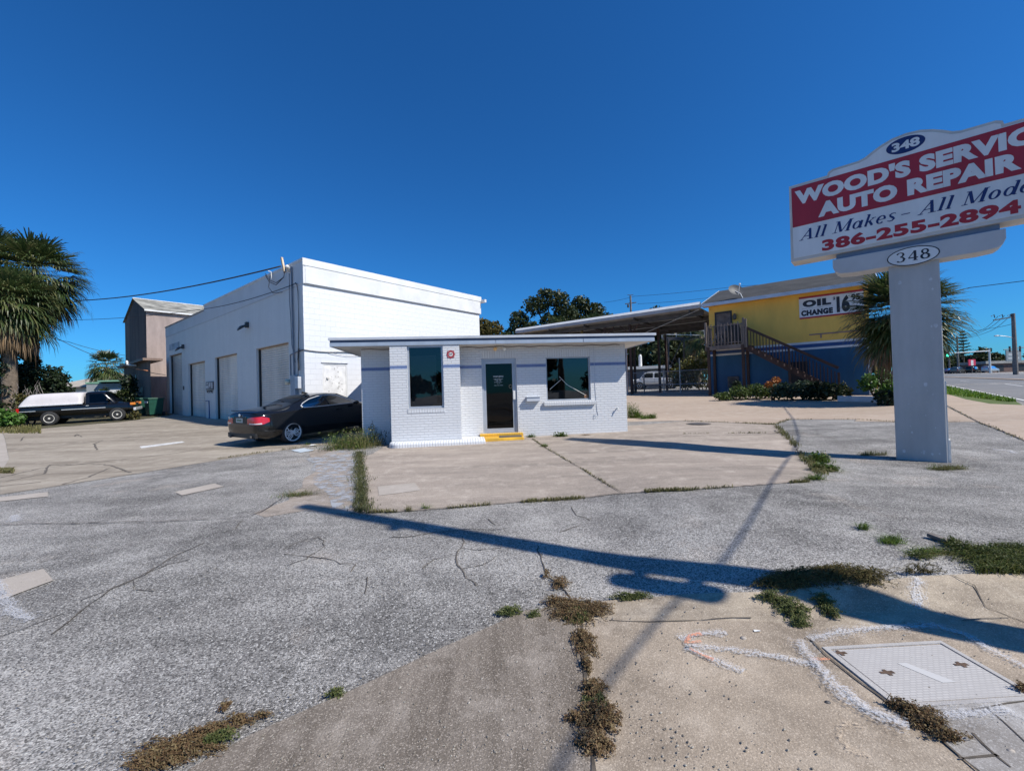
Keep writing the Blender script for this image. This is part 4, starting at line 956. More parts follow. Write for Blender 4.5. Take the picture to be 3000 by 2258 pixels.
mb = MB(); mb.tube([(9.29, -.05, 6.5), (9.31, -.05, 4.4), (9.33, -.05, 2.43)], .032, 8); mb.tube([(8.98, -.03, 3.22), (9.0, -.03, 2.2)], .02, 6); mb.tube([(9.0, -.03, 3.22), (9.3, -.06, 3.24), (9.75, -.03, 3.32)], .02, 6); mb.tube([(9.05, -.03, 6.3), (9.02, -.03, 5.3), (9.1, -.03, 4.6), (9.14, -.03, 3.6), (9.4, -.03, 2.9)], .012, 5); gb(mb, 'conduit', pm('conduit_grey', (.20, .22, .26), .5, .2, 3))
mb = MB(); mb.tube([(9.55, -.04, 5.85), (9.68, -.04, 5.78), (9.76, -.04, 5.5), (9.78, -.04, 4.4), (9.72, -.05, 3.4), (9.73, -.09, 2.36)], .014, 6); mb.tube([(9.73, -.04, 3.31), (10.08, -.03, 3.32)], .02, 6); mb.tube([(9.74, -.05, 3.4), (9.68, -.05, 3.0), (9.76, -.06, 2.6)], .03, 6); gb(mb, 'black_cable', CABLE)
mb = MB(); pts = [(X1 + .03, .0 + i * .2, 3.325 - .03 * sin(i * .55) - .004 * i) for i in range(22)]; mb.tube(pts, .022, 6); pts = [(X1 + .05, .9 + i * .15, 3.27 - .09 * sin(i * .28)) for i in range(12)]; mb.tube(pts, .008, 5); gb(mb, 'side_cable', pm('grey_cable', (.36, .34, .33), .7, .2, 4))
mb = MB(); mb.tube([(9.12, -.05, 6.35), (9.12, -.1, 6.5), (9.2, -.16, 6.5)], .07, 10); gb(mb, 'weatherhead', WHITE, smooth=True)
mb = MB(); mb.bar((8.73, -.06, 6.40), (8.60, -.10, 6.98), .09, .06); gb(mb, 'wooden_stub', pm('tan_wood', (.62, .48, .33), .7, .2, 4))
mb = MB(); mb.tube([(7.6, -.08, 6.3), (7.62, -.10, 6.62), (7.58, -.2, 6.66)], .02, 6); gb(mb, 'cable_hook', WHITE)
mb = MB()
for s_ in (0, .08): mb.tube([(7.3, -.2, 6.62 - s_), (7.8, -.25, 6.25 - s_), (8.3, -.2, 6.05 - s_), (8.75, -.1, 6.2), (8.78, -.08, 6.42)], .014, 5)
mb.tube([(7.5, -.1, 6.5), (7.6, -.2, 6.0), (8.0, -.2, 5.7), (8.6, -.1, 5.65)], .012, 5)
gb(mb, 'drip_loop', CABLE)
# ================================================================== POLE SIGN
SA = -radians(42); SO = V((6.898, 7.713, .14))
sg = thing('pole_sign', 'big red and white repair shop sign on a wide grey masonry pillar', 'sign', SO, SA)
def sb(mb, name, mats, parent=sg, **k):
    o = mb.build(name, mats, parent, **k)
    if parent is sg: o.location = (0, 0, -SO.z)
    return o
mb = MB(); mb.box(0, .655, 0, .30, -.2, 3.66); sb(mb, 'pillar', GREYPOLE, bevel=.012)
mb = MB(); mb.box(.657, .675, .02, .28, .2, 1.55); mb.box(.657, .70, .05, .22, .16, .55); sb(mb, 'side_plate', WHITE)
mb = MB()
for _ in range(26):
    x, z = .08 + .5 * R(), .3 + 3.2 * R() ** 2.0; s_ = .006 + .020 * R() ** 2
    mb.add([(x + s_ * cos(t) * (.6 + .7 * R()), -.0012, z + s_ * (1 + R()) * sin(t)) for t in [i * pi / 4 for i in range(8)]], [tuple(range(8))])
stuff(sb(mb, 'paint_chips', pm('chipped_white', (.62, .63, .64), .8, .2, 9)))
cx = .305
def mir(pts): return pts + [(2 * cx - x, z) for x, z in pts[::-1]]
top = [(-1.46, 5.60), (-.83, 5.605), (-.815, 5.665), (-.745, 5.70), (-.36, 5.705), (-.26, 5.735), (-.16, 5.80), (-.03, 5.87), (.12, 5.925), (.29, 5.945)]
out = [(-1.475, 4.06)] + top; full = mir(out)
mb = MB(); mb.prism(full, -.06, .36); cab = sb(mb, 'cabinet', SIGNF)
inn = [(-1.425, 4.12), (-1.425, 5.55), (-.80, 5.555), (-.79, 5.62), (-.73, 5.655), (-.35, 5.66), (-.24, 5.69), (-.14, 5.755), (-.02, 5.825), (.13, 5.88), (.29, 5.90)]
mb = MB(); mb.prism(mir(inn), -.068, -.0605); face = mb.build('face', SIGNW, cab)
mb = MB(); mb.prism([(-1.422, 4.745), (-1.422, 5.545), (2 * cx + 1.422, 5.545), (2 * cx + 1.422, 4.745)], -.0715, -.0685); mb.build('red_panel', SIGNR, cab)
mb = MB(); text(mb, "WOOD'S SERVICE", -1.366, 1.97, 5.178, 5.475, -.0735, 0, .062, 0, 1.06); mb.build('white_lettering', SIGNW, cab); mb = MB(); text(mb, 'AUTO REPAIR', -.995, 1.595, 4.825, 5.115, -.0735, 0, .062, 0, 1.06); mb.build('white_lettering', SIGNW, cab)
for tx_, xa_, xb_ in (('All Makes', -1.32, .132), ('-', .20, .315), ('All Models', .407, 1.93)):
    mb = MB(); serif(mb, tx_, xa_, xb_, 4.45 if tx_ != '-' else 4.48, 4.66 if tx_ != '-' else 4.62, -.0705, 0, .30); mb.build('navy_lettering', SIGNN, cab)
mb = MB(); text(mb, '386-255-2894', -.955, 1.572, 4.145, 4.372, -.0705, 0, .05, 0, 1.08); mb.build('red_number', TXTR, cab)
mb = MB(); mb.disc((.29, 5.742), .255, .142, -.0705, 36); pl = mb.build('number_oval', SIGNN, cab)
mb = MB(); text(mb, '348', .11, .475, 5.665, 5.82, -.0725, 0, .04); mb.build('oval_number', SIGNW, pl)
mb = MB(); mb.tube([(.30, .1, 5.93), (.30, .1, 6.0)], .012, 6); mb.build('lifting_eye', DSTEEL, cab)
mb = MB(); mb.box(-.745, 2 * cx + .745, .02, .28, 3.955, 4.058); sb(mb, 'saddle_bar', pm('sign_bluegrey', (.16, .22, .32), .5, .12, 2))
beam = [(-.80, 3.955), (-.80, 3.80), (-.765, 3.715), (-.70, 3.665), (-.50, 3.645)]
mb = MB(); mb.prism(mir(beam), -.05, .36); sb(mb, 'cross_beam', pm('beam_grey', (.50, .50, .51), .55, .08, 1.5), bevel=.01)
mb = MB(); mb.disc((.325, 3.768), .338, .162, -.0535, 36); pl = sb(mb, 'address_oval', SIGNW); mb = MB(); mb.ring((.325, 3.768), .340, .164, .016, -.0545, 36); mb.build('oval_border', TXTK, pl); mb = MB(); serif(mb, '348', .125, .53, 3.685, 3.86, -.055); mb.build('address_number', TXTK, pl)
# ================================================================== YELLOW BUILDING
YA = -AZ; YO = V((12.215, 26.115, 1.02))
yb = thing('yellow_building', 'two storey building with yellow upper wall, blue lower wall and grey shingle roof', 'building', YO, YA)
def yy(mb, name, mats, parent=yb, **k):
    o = mb.build(name, mats, parent, **k)
    if parent is yb: o.location = (0, 0, -YO.z)
    return o
YW, YDP = 7.52, 8.0
mb = MB()
for z0, z1, m in ((.6, 3.37, 1), (3.37, 3.48, 2), (3.48, 3.67, 3), (3.67, 3.79, 2), (3.79, 6.45, 0)):
    mb.quad((0, 0, z0), (YW, 0, z0), (YW, 0, z1), (0, 0, z1), m); mb.quad((YW, 0, z0), (YW, YDP, z0), (YW, YDP, z1), (YW, 0, z1), m); mb.quad((0, YDP, z0), (0, 0, z0), (0, 0, z1), (0, YDP, z1), m); mb.quad((YW, YDP, z0), (0, YDP, z0), (0, YDP, z1), (YW, YDP, z1), m)
for x in (0, YW): mb.add([(x, 0, 6.45), (x, YDP, 6.45), (x, YDP / 2, 7.95)], [(0, 1, 2)], 0)
yy(mb, 'wall', [YEL, BLUW, WHITE, pm('blue_stripe_paint', (.02, .07, .22), .6, .15, 1)])
mb = MB(); mb.box(YW - .12, YW + .012, -.014, .0, .9, 3.37); yy(mb, 'corner_trim', pm('pale_corner', (.5, .55, .6), .6, .1, 3))
e = .6; rz, ez = 8.10, 6.53; sl_ = (rz - ez) / (YDP / 2 + e)
mb = MB(); xa, xb = -.30, YW + .35; ym = YDP / 2
mb.add([(xa, -e, ez), (xb, -e, ez), (xb, ym, rz), (xa, ym, rz), (xb, YDP + e, ez), (xa, YDP + e, ez)], [(0, 1, 2, 3), (3, 2, 4, 5)])
mb.add([(xa, -e + .02, ez - .1), (xb, -e + .02, ez - .1), (xb, ym, rz - .1), (xa, ym, rz - .1), (xb, YDP + e - .02, ez - .1), (xa, YDP + e - .02, ez - .1)], [(3, 2, 1, 0), (5, 4, 2, 3)])
rf = yy(mb, 'roof', SHING)
mb = MB(); mb.box(xa, xb, -e - .03, -e, 6.345, 6.535); mb.bar((xa, -e, 6.46), (xa, ym, rz - .06), .03, .16); mb.bar((xb, -e, 6.46), (xb, ym, rz - .06), .03, .16); mb.build('fascia', pm('fascia_greyblue', (.50, .56, .64), .5, .1, 2), rf)
mb = MB(); mb.box(xa + .03, xb - .03, -e, 0, 6.38, 6.395); mb.build('soffit', YEL, rf)
# satellite dish
mb = MB(); vs = []; n_ = 20; dc = V((1.62, -.35, 7.12)); ax = V((.55, -.65, .50)).normalized(); u_ = ax.cross(V((0, 0, 1))).normalized(); w_ = u_.cross(ax)
rings = [(.001, -.10), (.15, -.085), (.30, -.04), (.40, .02)]
for r_, d_ in rings:
    for j in range(n_): a = 2 * pi * j / n_; vs.append(dc + u_ * r_ * cos(a) * 1.1 + w_ * r_ * sin(a) + ax * d_)
mb.add(vs, [(i * n_ + j, i * n_ + (j + 1) % n_, (i + 1) * n_ + (j + 1) % n_, (i + 1) * n_ + j) for i in range(3) for j in range(n_)])
sd = yy(mb, 'satellite_dish', pm('dish_grey', (.09, .092, .095), .6, .2, 3), smooth=True)
mb = MB(); mb.tube([(2.0, -.42, 6.5), (1.86, -.40, 6.85), tuple(dc - ax * .1)], .025, 6); mb.tube([tuple(dc - w_ * .38), tuple(dc + ax * .45 - w_ * .05)], .018, 5); mb.build('dish_arm', WHITE, sd)
mb = MB(); mb.sphere(tuple(dc + ax * .47), .06); mb.build('dish_head', WHITE, sd)
# sign board
mb = MB(); mb.box(4.62, 7.34, -.05, -.003, 5.04, 6.235); sbd = yy(mb, 'sign_board', SIGNW); sbd['label'] = 'oil change price board'
mb = MB(); mb.box(4.62, 7.34, -.054, -.0502, 5.04, 5.125); mb.box(4.62, 7.34, -.054, -.0502, 6.135, 6.235); mb.build('red_border', TXTR, sbd)
mb = MB(); text(mb, 'OIL', 4.78, 6.02, 5.655, 6.03, -.056, 0, .075, 0, 1.15); mb.build('lettering', TXTK, sbd); mb = MB(); text(mb, 'CHANGE', 4.70, 6.08, 5.19, 5.50, -.056, 0, .075, 0, 1.12); mb.build('lettering', TXTK, sbd); mb = MB(); text(mb, '$', 6.10, 6.20, 5.80, 6.03, -.056, 0, .03); text(mb, '16', 6.24, 6.78, 5.19, 6.05, -.056, 0, .06); text(mb, '95', 6.84, 7.2, 5.72, 6.05, -.056, 0, .05); mb.build('lettering', TXTK, sbd)
mb = MB(); mb.box(4.75, 6.1, -.056, -.0545, 5.585, 5.595); mb.build('thin_rule', DSTEEL, sbd)
# door, lamp, details
mb = MB(); mb.box(.43, 1.20, -.035, -.002, 3.9, 5.90); dd = yy(mb, 'door', pm('worn_brown_door', (.20, .15, .125), .7, .4, 3))
mb = MB()
for q in ((.34, .43, 3.9, 6.01), (1.20, 1.285, 3.9, 6.01), (.43, 1.20, 5.90, 6.01)): mb.box(q[0], q[1], -.06, -.002, q[2], q[3])
mb.build('door_frame', pm('black_frame', (.03, .03, .035), .6, .2, 3), dd)
mb = MB(); mb.lathe([(.04, 0), (.10, .06), (.11, .25), (.05, .36), (.001, .38)], 10, 0, 'z', (1.45, -.14, 5.43)); mb.box(1.41, 1.49, -.06, -.002, 5.5, 5.62); yy(mb, 'porch_lamp', pm('bronze_lamp', (.12, .10, .075), .5, .2, 5), smooth=False)
mb = MB(); mb.box(5.02, 7.3, -.03, -.003, 4.13, 4.19); mb.box(5.5, 5.56, -.035, -.003, 3.95, 4.13); yy(mb, 'wall_pipe', pm('purple_grey_pipe', (.30, .18, .18), .6, .2, 3))
mb = MB(); mb.box(.95, 1.55, -.16, -.003, 1.45, 2.1); ac = yy(mb, 'air_conditioner', DSTEEL, bevel=.02); mb = MB(); mb.disc((1.25, 1.78), .22, .24, -.165, 20); mb.build('fan_grille', BLACK, ac)
mb = MB(); mb.box(4.0, 4.9, -.04, -.003, 1.0, 2.75); yy(mb, 'lower_door', pm('black_doorway', (.02, .022, .03), .7, .3, 3))
# wooden balcony + stair
stc = thing('wooden_staircase', 'brown wooden outside staircase and balcony on the yellow and blue wall', 'staircase', YO, YA)
def ss(mb, name, mats, parent=stc):
    o = mb.build(name, mats, parent)
    if parent is stc: o.location = (0, 0, -YO.z)
    return o
bx0, bx1, by0 = .10, 2.13, -1.35; fz = 3.86
mb = MB(); mb.box(bx0, bx1, by0, -.02, fz - .04, fz + .0); mb.box(bx0, bx1, by0 - .03, by0, fz - .22, fz + .02); mb.box(bx1, bx1 + .03, by0, -.02, fz - .22, fz); mb.box(bx0 - .03, bx0, by0, -.02, fz - .22, fz); ss(mb, 'deck', WOODG)
for x, y in ((.25, by0 + .03), (2.05, by0 + .03), (.25, -.08), (2.05, -.08)):
    mb = MB(); mb.bar((x, y, .6), (x, y, fz - .04), .14); ss(mb, 'post', WOODB)
for x, zt in ((bx0 + .02, 5.28), (bx1 - .02, 5.32), (bx1 + .10, 5.25)):
    mb = MB(); mb.bar((x, by0 + .02, fz - .2), (x, by0 + .02, zt), .10); ss(mb, 'rail_post', WOODG)
mb = MB(); mb.bar((bx0, by0, 5.0), (bx1, by0, 5.0), .06, .04); ss(mb, 'balcony_rail', WOODG)
mb = MB(); mb.bar((bx0, by0, 4.0), (bx1, by0, 4.0), .06, .04); ss(mb, 'balcony_rail', WOODG)
mb = MB(); mb.bar((bx0, by0, 5.0), (bx0, 0, 5.0), .04, .06); ss(mb, 'balcony_rail', WOODG)
mb = MB(); mb.bar((bx0, by0, 4.0), (bx0, 0, 4.0), .04, .06); ss(mb, 'balcony_rail', WOODG)
for i in range(11):
    x = bx0 + .17 + i * .175; mb = MB(); mb.bar((x, by0 - .03, 3.88), (x, by0 - .03 + .01 * sin(i * 3), 5.10 + .04 * sin(i * 2.3)), .05, .035); ss(mb, 'baluster', WOODG)
for i in range(6):
    y = by0 + .2 + i * .2; mb = MB(); mb.bar((bx0, y, 3.88), (bx0, y, 5.06), .035, .05); ss(mb, 'baluster', WOODG)
sx0, sz0, sx1, sz1 = 2.16, 3.84, 6.25, 1.05
for y in (-1.28, -.35):
    mb = MB(); mb.bar((sx0, y, sz0 - .14), (sx1, y, sz1 - .05), .05, .28); ss(mb, 'stringer', WOODB)
for i in range(14):
    k = (i + .5) / 14; x = sx0 + (sx1 - sx0) * k; z = sz0 + (sz1 - sz0) * k
    mb = MB(); mb.box(x - .15, x + .15, -1.33, -.3, z - .02, z + .02); ss(mb, 'step', WOODB)
    mb = MB(); mb.box(x - .10, x - .04, -1.345, -1.331, z - .05, z + .08); ss(mb, 'step_block', pm('pale_tan_wood', (.34, .20, .13), .7, .3, 4))  # blocks in a paler tan than the brown stair wood
mb = MB(); mb.bar((sx0, -1.31, 4.80), (sx1, -1.31, 2.27), .08, .14); ss(mb, 'handrail', WOODB)
for k in (0.5, 1.0):
    x = sx0 + (sx1 - sx0) * k; z = sz0 + (sz1 - sz0) * k; mb = MB(); mb.bar((x, -1.31, z - .9 if k < 1 else .8), (x, -1.31, z + 1.0), .10); ss(mb, 'newel_post', WOODB)
for i in range(27):
    k = (i + 1) / 28; x = sx0 + (sx1 - sx0) * k; z = sz0 + (sz1 - sz0) * k; mb = MB(); mb.bar((x, -1.30, z - .05), (x, -1.30, z + .97), .042); ss(mb, 'baluster', WOODB)
def yloc(x, y, z): c, s = cos(YA), sin(YA); return V((YO.x + x * c - y * s, YO.y + x * s + y * c, z))
g_ = thing('barbecue_grill', 'black covered barbecue grill standing on the wooden balcony', 'grill', yloc(1.55, -.75, fz), YA)
mb = MB(); mb.prism([(-.35, .12), (-.38, .9), (-.30, 1.22), (.30, 1.25), (.38, .9), (.35, .12)], -.28, .28); mb.build('cover', BLACK, g_, bevel=.05)
mb = MB(); mb.box(-.5, -.36, -.2, .2, .82, .86); mb.build('side_shelf', DSTEEL, g_)
for x in (-.3, .3):
    mb = MB(); mb.bar((x, -.2, 0), (x, -.2, .15), .04); mb.build('leg', DSTEEL, g_)
b_ = thing('folded_bicycle', 'jumble of dark bicycle wheel and frame behind the balcony rail', 'bicycle', yloc(.65, -.95, fz), YA)
mb = MB()
for x in (-.28, .30): mb.tube([(x + .24 * cos(t), 0, .26 + .24 * sin(t)) for t in [i * pi / 10 for i in range(21)]], .02, 6)
mb.build('wheels', BLACK, b_); mb = MB(); mb.tube([(-.28, 0, .26), (-.05, 0, .62), (.22, 0, .60), (.02, 0, .27), (-.05, 0, .62)], .02, 6); mb.tube([(.30, 0, .26), (.22, 0, .72), (.12, 0, .76)], .018, 6); mb.tube([(-.05, 0, .62), (-.08, 0, .78)], .02, 6); mb.build('frame', pm('bike_grey', (.3, .3, .32), .4, .2, 4), b_)
# canopy
cn = thing('metal_canopy', 'long open metal roofed canopy with dark posts joined to the yellow building', 'canopy', yloc(-9, 4, 1.0), YA)
def cc(mb, name, mats, parent=cn):
    o = mb.build(name, mats, parent)
    if parent is cn: o.location = (9, -4, -1.0)
    return o
CX0, CX1, CY0, CY1 = -14.7, -.34, -.62, 6.8
mb = MB(); nz = 90
for i in range(nz):     # corrugated sheet
    xa = CX0 + (CX1 - CX0) * i / nz; xb = CX0 + (CX1 - CX0) * (i + 1) / nz; za = .025 * (i % 2); zb = .025 * ((i + 1) % 2)
    mb.quad((xa, CY0, 6.36 + za), (xb, CY0, 6.36 + zb), (xb, CY1, 6.17 + zb), (xa, CY1, 6.17 + za))
cc(mb, 'roof_sheet', TINR)
mb = MB(); mb.box(CX0, CX1, CY0 - .05, CY0 - .01, 6.33, 6.53); rf2 = cc(mb, 'fascia', pm('canopy_fascia', (.40, .39, .40), .5, .15, 1.5))
mb = MB(); mb.add([(CX0, CY0 - .07, 6.53), (CX1, CY0 - .07, 6.53), (CX1, CY0 + .12, 6.72), (CX0, CY0 + .12, 6.72)], [(0, 1, 2, 3)]); mb.add([(CX0, CY0 + .12, 6.72), (CX1, CY0 + .12, 6.72), (CX1, CY0 + .5, 6.45), (CX0, CY0 + .5, 6.45)], [(0, 1, 2, 3)]); mb.build('flashing', WHITE, rf2)
for i, y in enumerate((.2, 2.4, 4.6, 6.6)):
    z = 6.34 - .19 * (y - CY0) / (CY1 - CY0); mb = MB(); mb.box(CX0 + .2, CX1, y - .06, y + .06, z - .32, z - .01); cc(mb, 'beam', DSTEEL)
for x in (-14.4, -11.5, -8.4, -4.6, -1.0):
    mb = MB(); mb.bar((x, CY0 + .1, 6.22), (x, CY1 - .1, 6.04), .08, .16); cc(mb, 'rafter', DSTEEL)
PX = [(-14.3, .2), (-12.2, .2), (-9.0, .2), (-7.1, .2), (-5.2, .2), (-8.4, 3.4), (-6.3, 3.4), (-4.4, 3.4), (-12, 3.4), (-8.4, 6.6), (-5, 6.6), (-1, 6.6), (-12, 6.6)]
for i, (x, y) in enumerate(PX):
    z = 6.0 - .31 * (y - CY0) / 12; mb = MB(); mb.bar((x, y, .8), (x, y, z), .15); cc(mb, 'post', WOODB if i not in (2, 5) else pm('yellow_brown_post', (.28, .18, .04), .7, .3, 3))
for x, y in PX[3:5]:
    mb = MB(); mb.bar((x, y, 5.3), (x - .7, y, 5.95), .08); mb.bar((x, y, 5.3), (x + .7, y, 5.95), .08); cc(mb, 'brace', WOODB)
mb = MB(); mb.tube([(-.4, -.7, 6.2), (-4.8, -.2, 4.98), (-5.2, -.1, 4.95)], .02, 6); mb.tube([(-5.2, 0, 5.2), (-7, .1, 5.0), (-9, .1, 5.1), (-11, .1, 5.5)], .018, 5); cc(mb, 'sagging_cable', pm('pale_cable', (.45, .42, .36), .7, .1, 3))
wg = thing('yellow_wing', 'low yellow wing under the far end of the canopy behind the white office', 'building', yloc(-13.0, 2.0, 1.0), YA)
mb = MB(); mb.box(-1.4, 1.3, -1.1, 2, -.3, 5.0); mb.build('wall', YEL, wg); mb = MB(); mb.box(-.2, .8, -1.13, -1.102, .1, 2.2); mb.build('door', WOODB, wg)
# exit sign on its post
mb_ = thing('exit_sign', 'small white exit only sign on a grey pole beside the canopy', 'sign', yloc(-5.0, -1.0, zg(8.0, 28.5)), YA)
mb = MB(); mb.tube([(0, 0, 0), (0, 0, 4.1)], .04, 8); mb.build('pole', STEEL, mb_); mb = MB(); mb.box(-.17, .17, -.06, -.04, 3.35, 3.88); bd = mb.build('board', WHITE, mb_)
mb = MB(); text(mb, 'EXIT', -.13, .13, 3.66, 3.82, -.063, 0, .03); mb.build('dark_lettering', SIGNN, bd); mb = MB(); text(mb, 'ONLY', -.13, .13, 3.42, 3.58, -.063, 0, .03); mb.build('red_lettering', TXTR, bd)
# chain-link fence
def wire_mat():
    m, n, b = nodes('chainlink_wire'); b.inputs['Base Color'].default_value = (.3, .31, .32, 1); b.inputs['Metallic'].default_value = .5; b.inputs['Roughness'].default_value = .5
    uv = coords(n, 'UV'); mp = N(n, 'Mapping'); L(n, uv, mp.inputs[0]); mp.inputs['Rotation'].default_value = (0, 0, pi / 4)
    br = N(n, 'TexBrick'); L(n, mp.outputs[0], br.inputs['Vector']); br.offset = 0; br.inputs['Scale'].default_value = 1; br.inputs['Brick Width'].default_value = .06; br.inputs['Row Height'].default_value = .06; br.inputs['Mortar Size'].default_value = .0016
    t = N(n, 'BsdfTransparent'); mx = N(n, 'MixShader'); L(n, br.outputs['Fac'], mx.inputs[0]); L(n, t.outputs[0], mx.inputs[1]); L(n, b.outputs[0], mx.inputs[2]); L(n, mx.outputs[0], n.nodes['Material Output'].inputs[0]); return m
WIRE = wire_mat()
fe = thing('chainlink_fence', 'chain-link fence and gate under the canopy in front of the white pickup', 'fence', yloc(-5, 1.4, 1.0), YA)
mb = MB()
for z in (.15, .75, 1.65): mb.tube([(-7, 0, z), (4.9, 0, z)], .025, 6)
mb.build('rails', STEEL, fe)
for x in (-7, -5, -3, -1.2, .2, 1.6, 2.7, 4.85):
    mb = MB(); mb.tube([(x, 0, -.1), (x, 0, 1.75 if x != 2.7 else 2.5)], .04, 7); mb.build('post', STEEL, fe)
mb = MB(); mb.quad((-7, .02, .1), (4.9, .02, .1), (4.9, .02, 1.65), (-7, .02, 1.65)); mb.build('mesh', WIRE, fe)
mb = MB()
for x in (-.9, -.1): mb.tube([(x - .35, -.06, .1), (x - .3, -.06, 1.2), (x + .3, -.06, 1.2), (x + .35, -.06, .1)], .025, 6)
mb.build('gate_frame', DSTEEL, fe)
# planter, low white wall
pw = thing('planter_wall', 'low white planter wall in front of the blue wall beside the grey pillar', 'wall', (0, 0, 0))
mb = MB(); q = P((1600, 1243), (1890, 1243)) ; a, b = V(q[0]), V(q[1]); a = G(2448, 1176); b = G(2640, 1180)
a, b = G(2455, 1175.5), G(2700, 1181); d = (b - a).normalized(); nn = V((-d.y, d.x, 0))
mb.bar(a + V((0, 0, .08)), b + V((0, 0, .08)), .2, .32); mb.build('wall', pm('whitewash', (.62, .63, .65), .7, .12, 2), pw)
# ================================================================== VEHICLES
def ring_pts(s):
    x, zb, zl, zt, wl, wb, wt = s
    h = [(0, zb), (wl * .84, zb), (wl * .97, zb + .09), (wl * 1.01, zb + .5 * (zl - zb)), (wb, zl - .07), (wb * .97, zl), (wt, zt - .045), (wt * .84, zt), (0, zt + .012)]
    return [(x, -y, z) for y, z in h] + [(x, y, z) for y, z in h[-2:0:-1]]
def loft(st):
    mb = MB(); n = 16; vs = [p for s in st for p in ring_pts(s)]; k = len(st)
    fs = [(i * n + j, (i + 1) * n + j, (i + 1) * n + (j + 1) % n, i * n + (j + 1) % n) for i in range(k - 1) for j in range(n)]
    fs += [tuple(range(n)), tuple(range(k * n - 1, (k - 1) * n - 1, -1))]
    mb.add(vs, fs); return mb
def sval(st, x):
    for a, b in zip(st, st[1:]):
        if a[0] <= x <= b[0]:
            t = (x - a[0]) / (b[0] - a[0] + 1e-9); return [p + (q - p) * t for p, q in zip(a, b)]
    return list(st[0] if x < st[0][0] else st[-1])
def side_y(st, x, z, off=.006):
    s = sval(st, x); x, zb, zl, zt, wl, wb, wt = s
    if z >= zl: t = min(1, (z - zl) / max(.01, zt - .045 - zl)); return wb * .97 + (wt - wb * .97) * t + off
    t = (z - zb) / (zl - zb); return (wl * 1.0 if t < .5 else wl * 1.01 + (wb - wl * 1.01) * (t - .5) * 2) + off
def body(st, name, mat, parent, wells=(), wr=.36, level=2, cut=True):
    o = loft(st).build(name, mat, parent, smooth=True)
    m = o.modifiers.new('s', 'SUBSURF'); m.levels = level; m.render_levels = level
    cs = []
    for (x, z) in wells:
        c = MB(); c.lathe([(wr, -1.2), (wr, -.50)], 24, 0, 'y', (x, 0, z)); c.lathe([(wr, .50), (wr, 1.2)], 24, 0, 'y', (x, 0, z))
        co = c.build('cut', BLACK, parent); cs.append(co)
        md = o.modifiers.new('b', 'BOOLEAN'); md.operation = 'DIFFERENCE'; md.object = co; md.solver = 'EXACT'
    bpy.context.view_layer.update(); dg = bpy.context.evaluated_depsgraph_get(); dg.update()
    me = bpy.data.meshes.new_from_object(o.evaluated_get(dg)); o.modifiers.clear(); o.data = me; me.name = name
    while len(me.materials) > 1: me.materials.pop()
    for c in cs: bpy.data.objects.remove(c)
    me.polygons.foreach_set('use_smooth', [p.area < .25 for p in me.polygons]); me.update(); return o
def wheel(parent, x, y, r, w, style, rimr=.68, rm=RIMS):
    s = -1 if y < 0 else 1
    mb = MB(); rr = r * rimr
    mb.lathe([(rr, -w / 2 + .02), (r - .04, -w / 2), (r - .01, -w / 2 + .03), (r, 0), (r - .01, w / 2 - .03), (r - .04, w / 2), (rr, w / 2 - .02)], 28, 0, 'y')
    t = mb.build('wheel', RUBBER, parent, loc=(x, y, r), smooth=True)
    yo = s * (w / 2 - .025); mb = MB()
    def ring(r0, r1, y0, y1): 
        n = 28; vs = []
        for q, yy_ in ((r0, y0), (r1, y1)): vs += [(q * cos(2 * pi * i / n), yy_, q * sin(2 * pi * i / n)) for i in range(n)]
        mb.add(vs, [(i, (i + 1) % n, n + (i + 1) % n, n + i) for i in range(n)])
    ring(rr * 1.03, rr * .90, yo + s * .018, yo + s * .012); ring(rr * .9, rr * .86, yo + s * .012, yo - s * .06)
    if style == 'mesh':
        for i in range(7):
            a = 2 * pi * i / 7; q = lambda rad, da: (rad * cos(a + da), yo - s * .01, rad * sin(a + da))
            mb.bar(q(rr * .12, 0), q(rr * .50, 0), .05, .03); mb.bar(q(rr * .48, 0), q(rr * .93, .27), .042, .026); mb.bar(q(rr * .48, 0), q(rr * .93, -.27), .042, .026); mb.bar(q(rr * .22, .45), q(rr * .93, .45), .036, .022)
        mb.lathe([(.001, -.005), (rr * .2, 0), (rr * .2, .03), (.001, .035)], 14, 0, 'y', (0, yo - .02, 0))
    else:
        ring(rr * .88, rr * .3, yo - s * .05, yo - s * .02); mb.lathe([(.001, 0), (rr * .26, 0), (rr * .22, s * .04), (.001, s * .045)], 14, 0, 'y', (0, yo - s * .02, 0))
    ro = mb.build('rim', rm, t)
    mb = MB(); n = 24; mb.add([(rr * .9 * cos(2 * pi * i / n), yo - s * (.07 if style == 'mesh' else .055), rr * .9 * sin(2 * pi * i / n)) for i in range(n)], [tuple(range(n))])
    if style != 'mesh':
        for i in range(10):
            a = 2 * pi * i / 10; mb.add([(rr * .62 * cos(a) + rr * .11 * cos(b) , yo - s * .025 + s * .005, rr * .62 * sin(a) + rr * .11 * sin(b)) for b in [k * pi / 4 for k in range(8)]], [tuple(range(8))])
    mb.build('rim_shadow', BLACK, t)
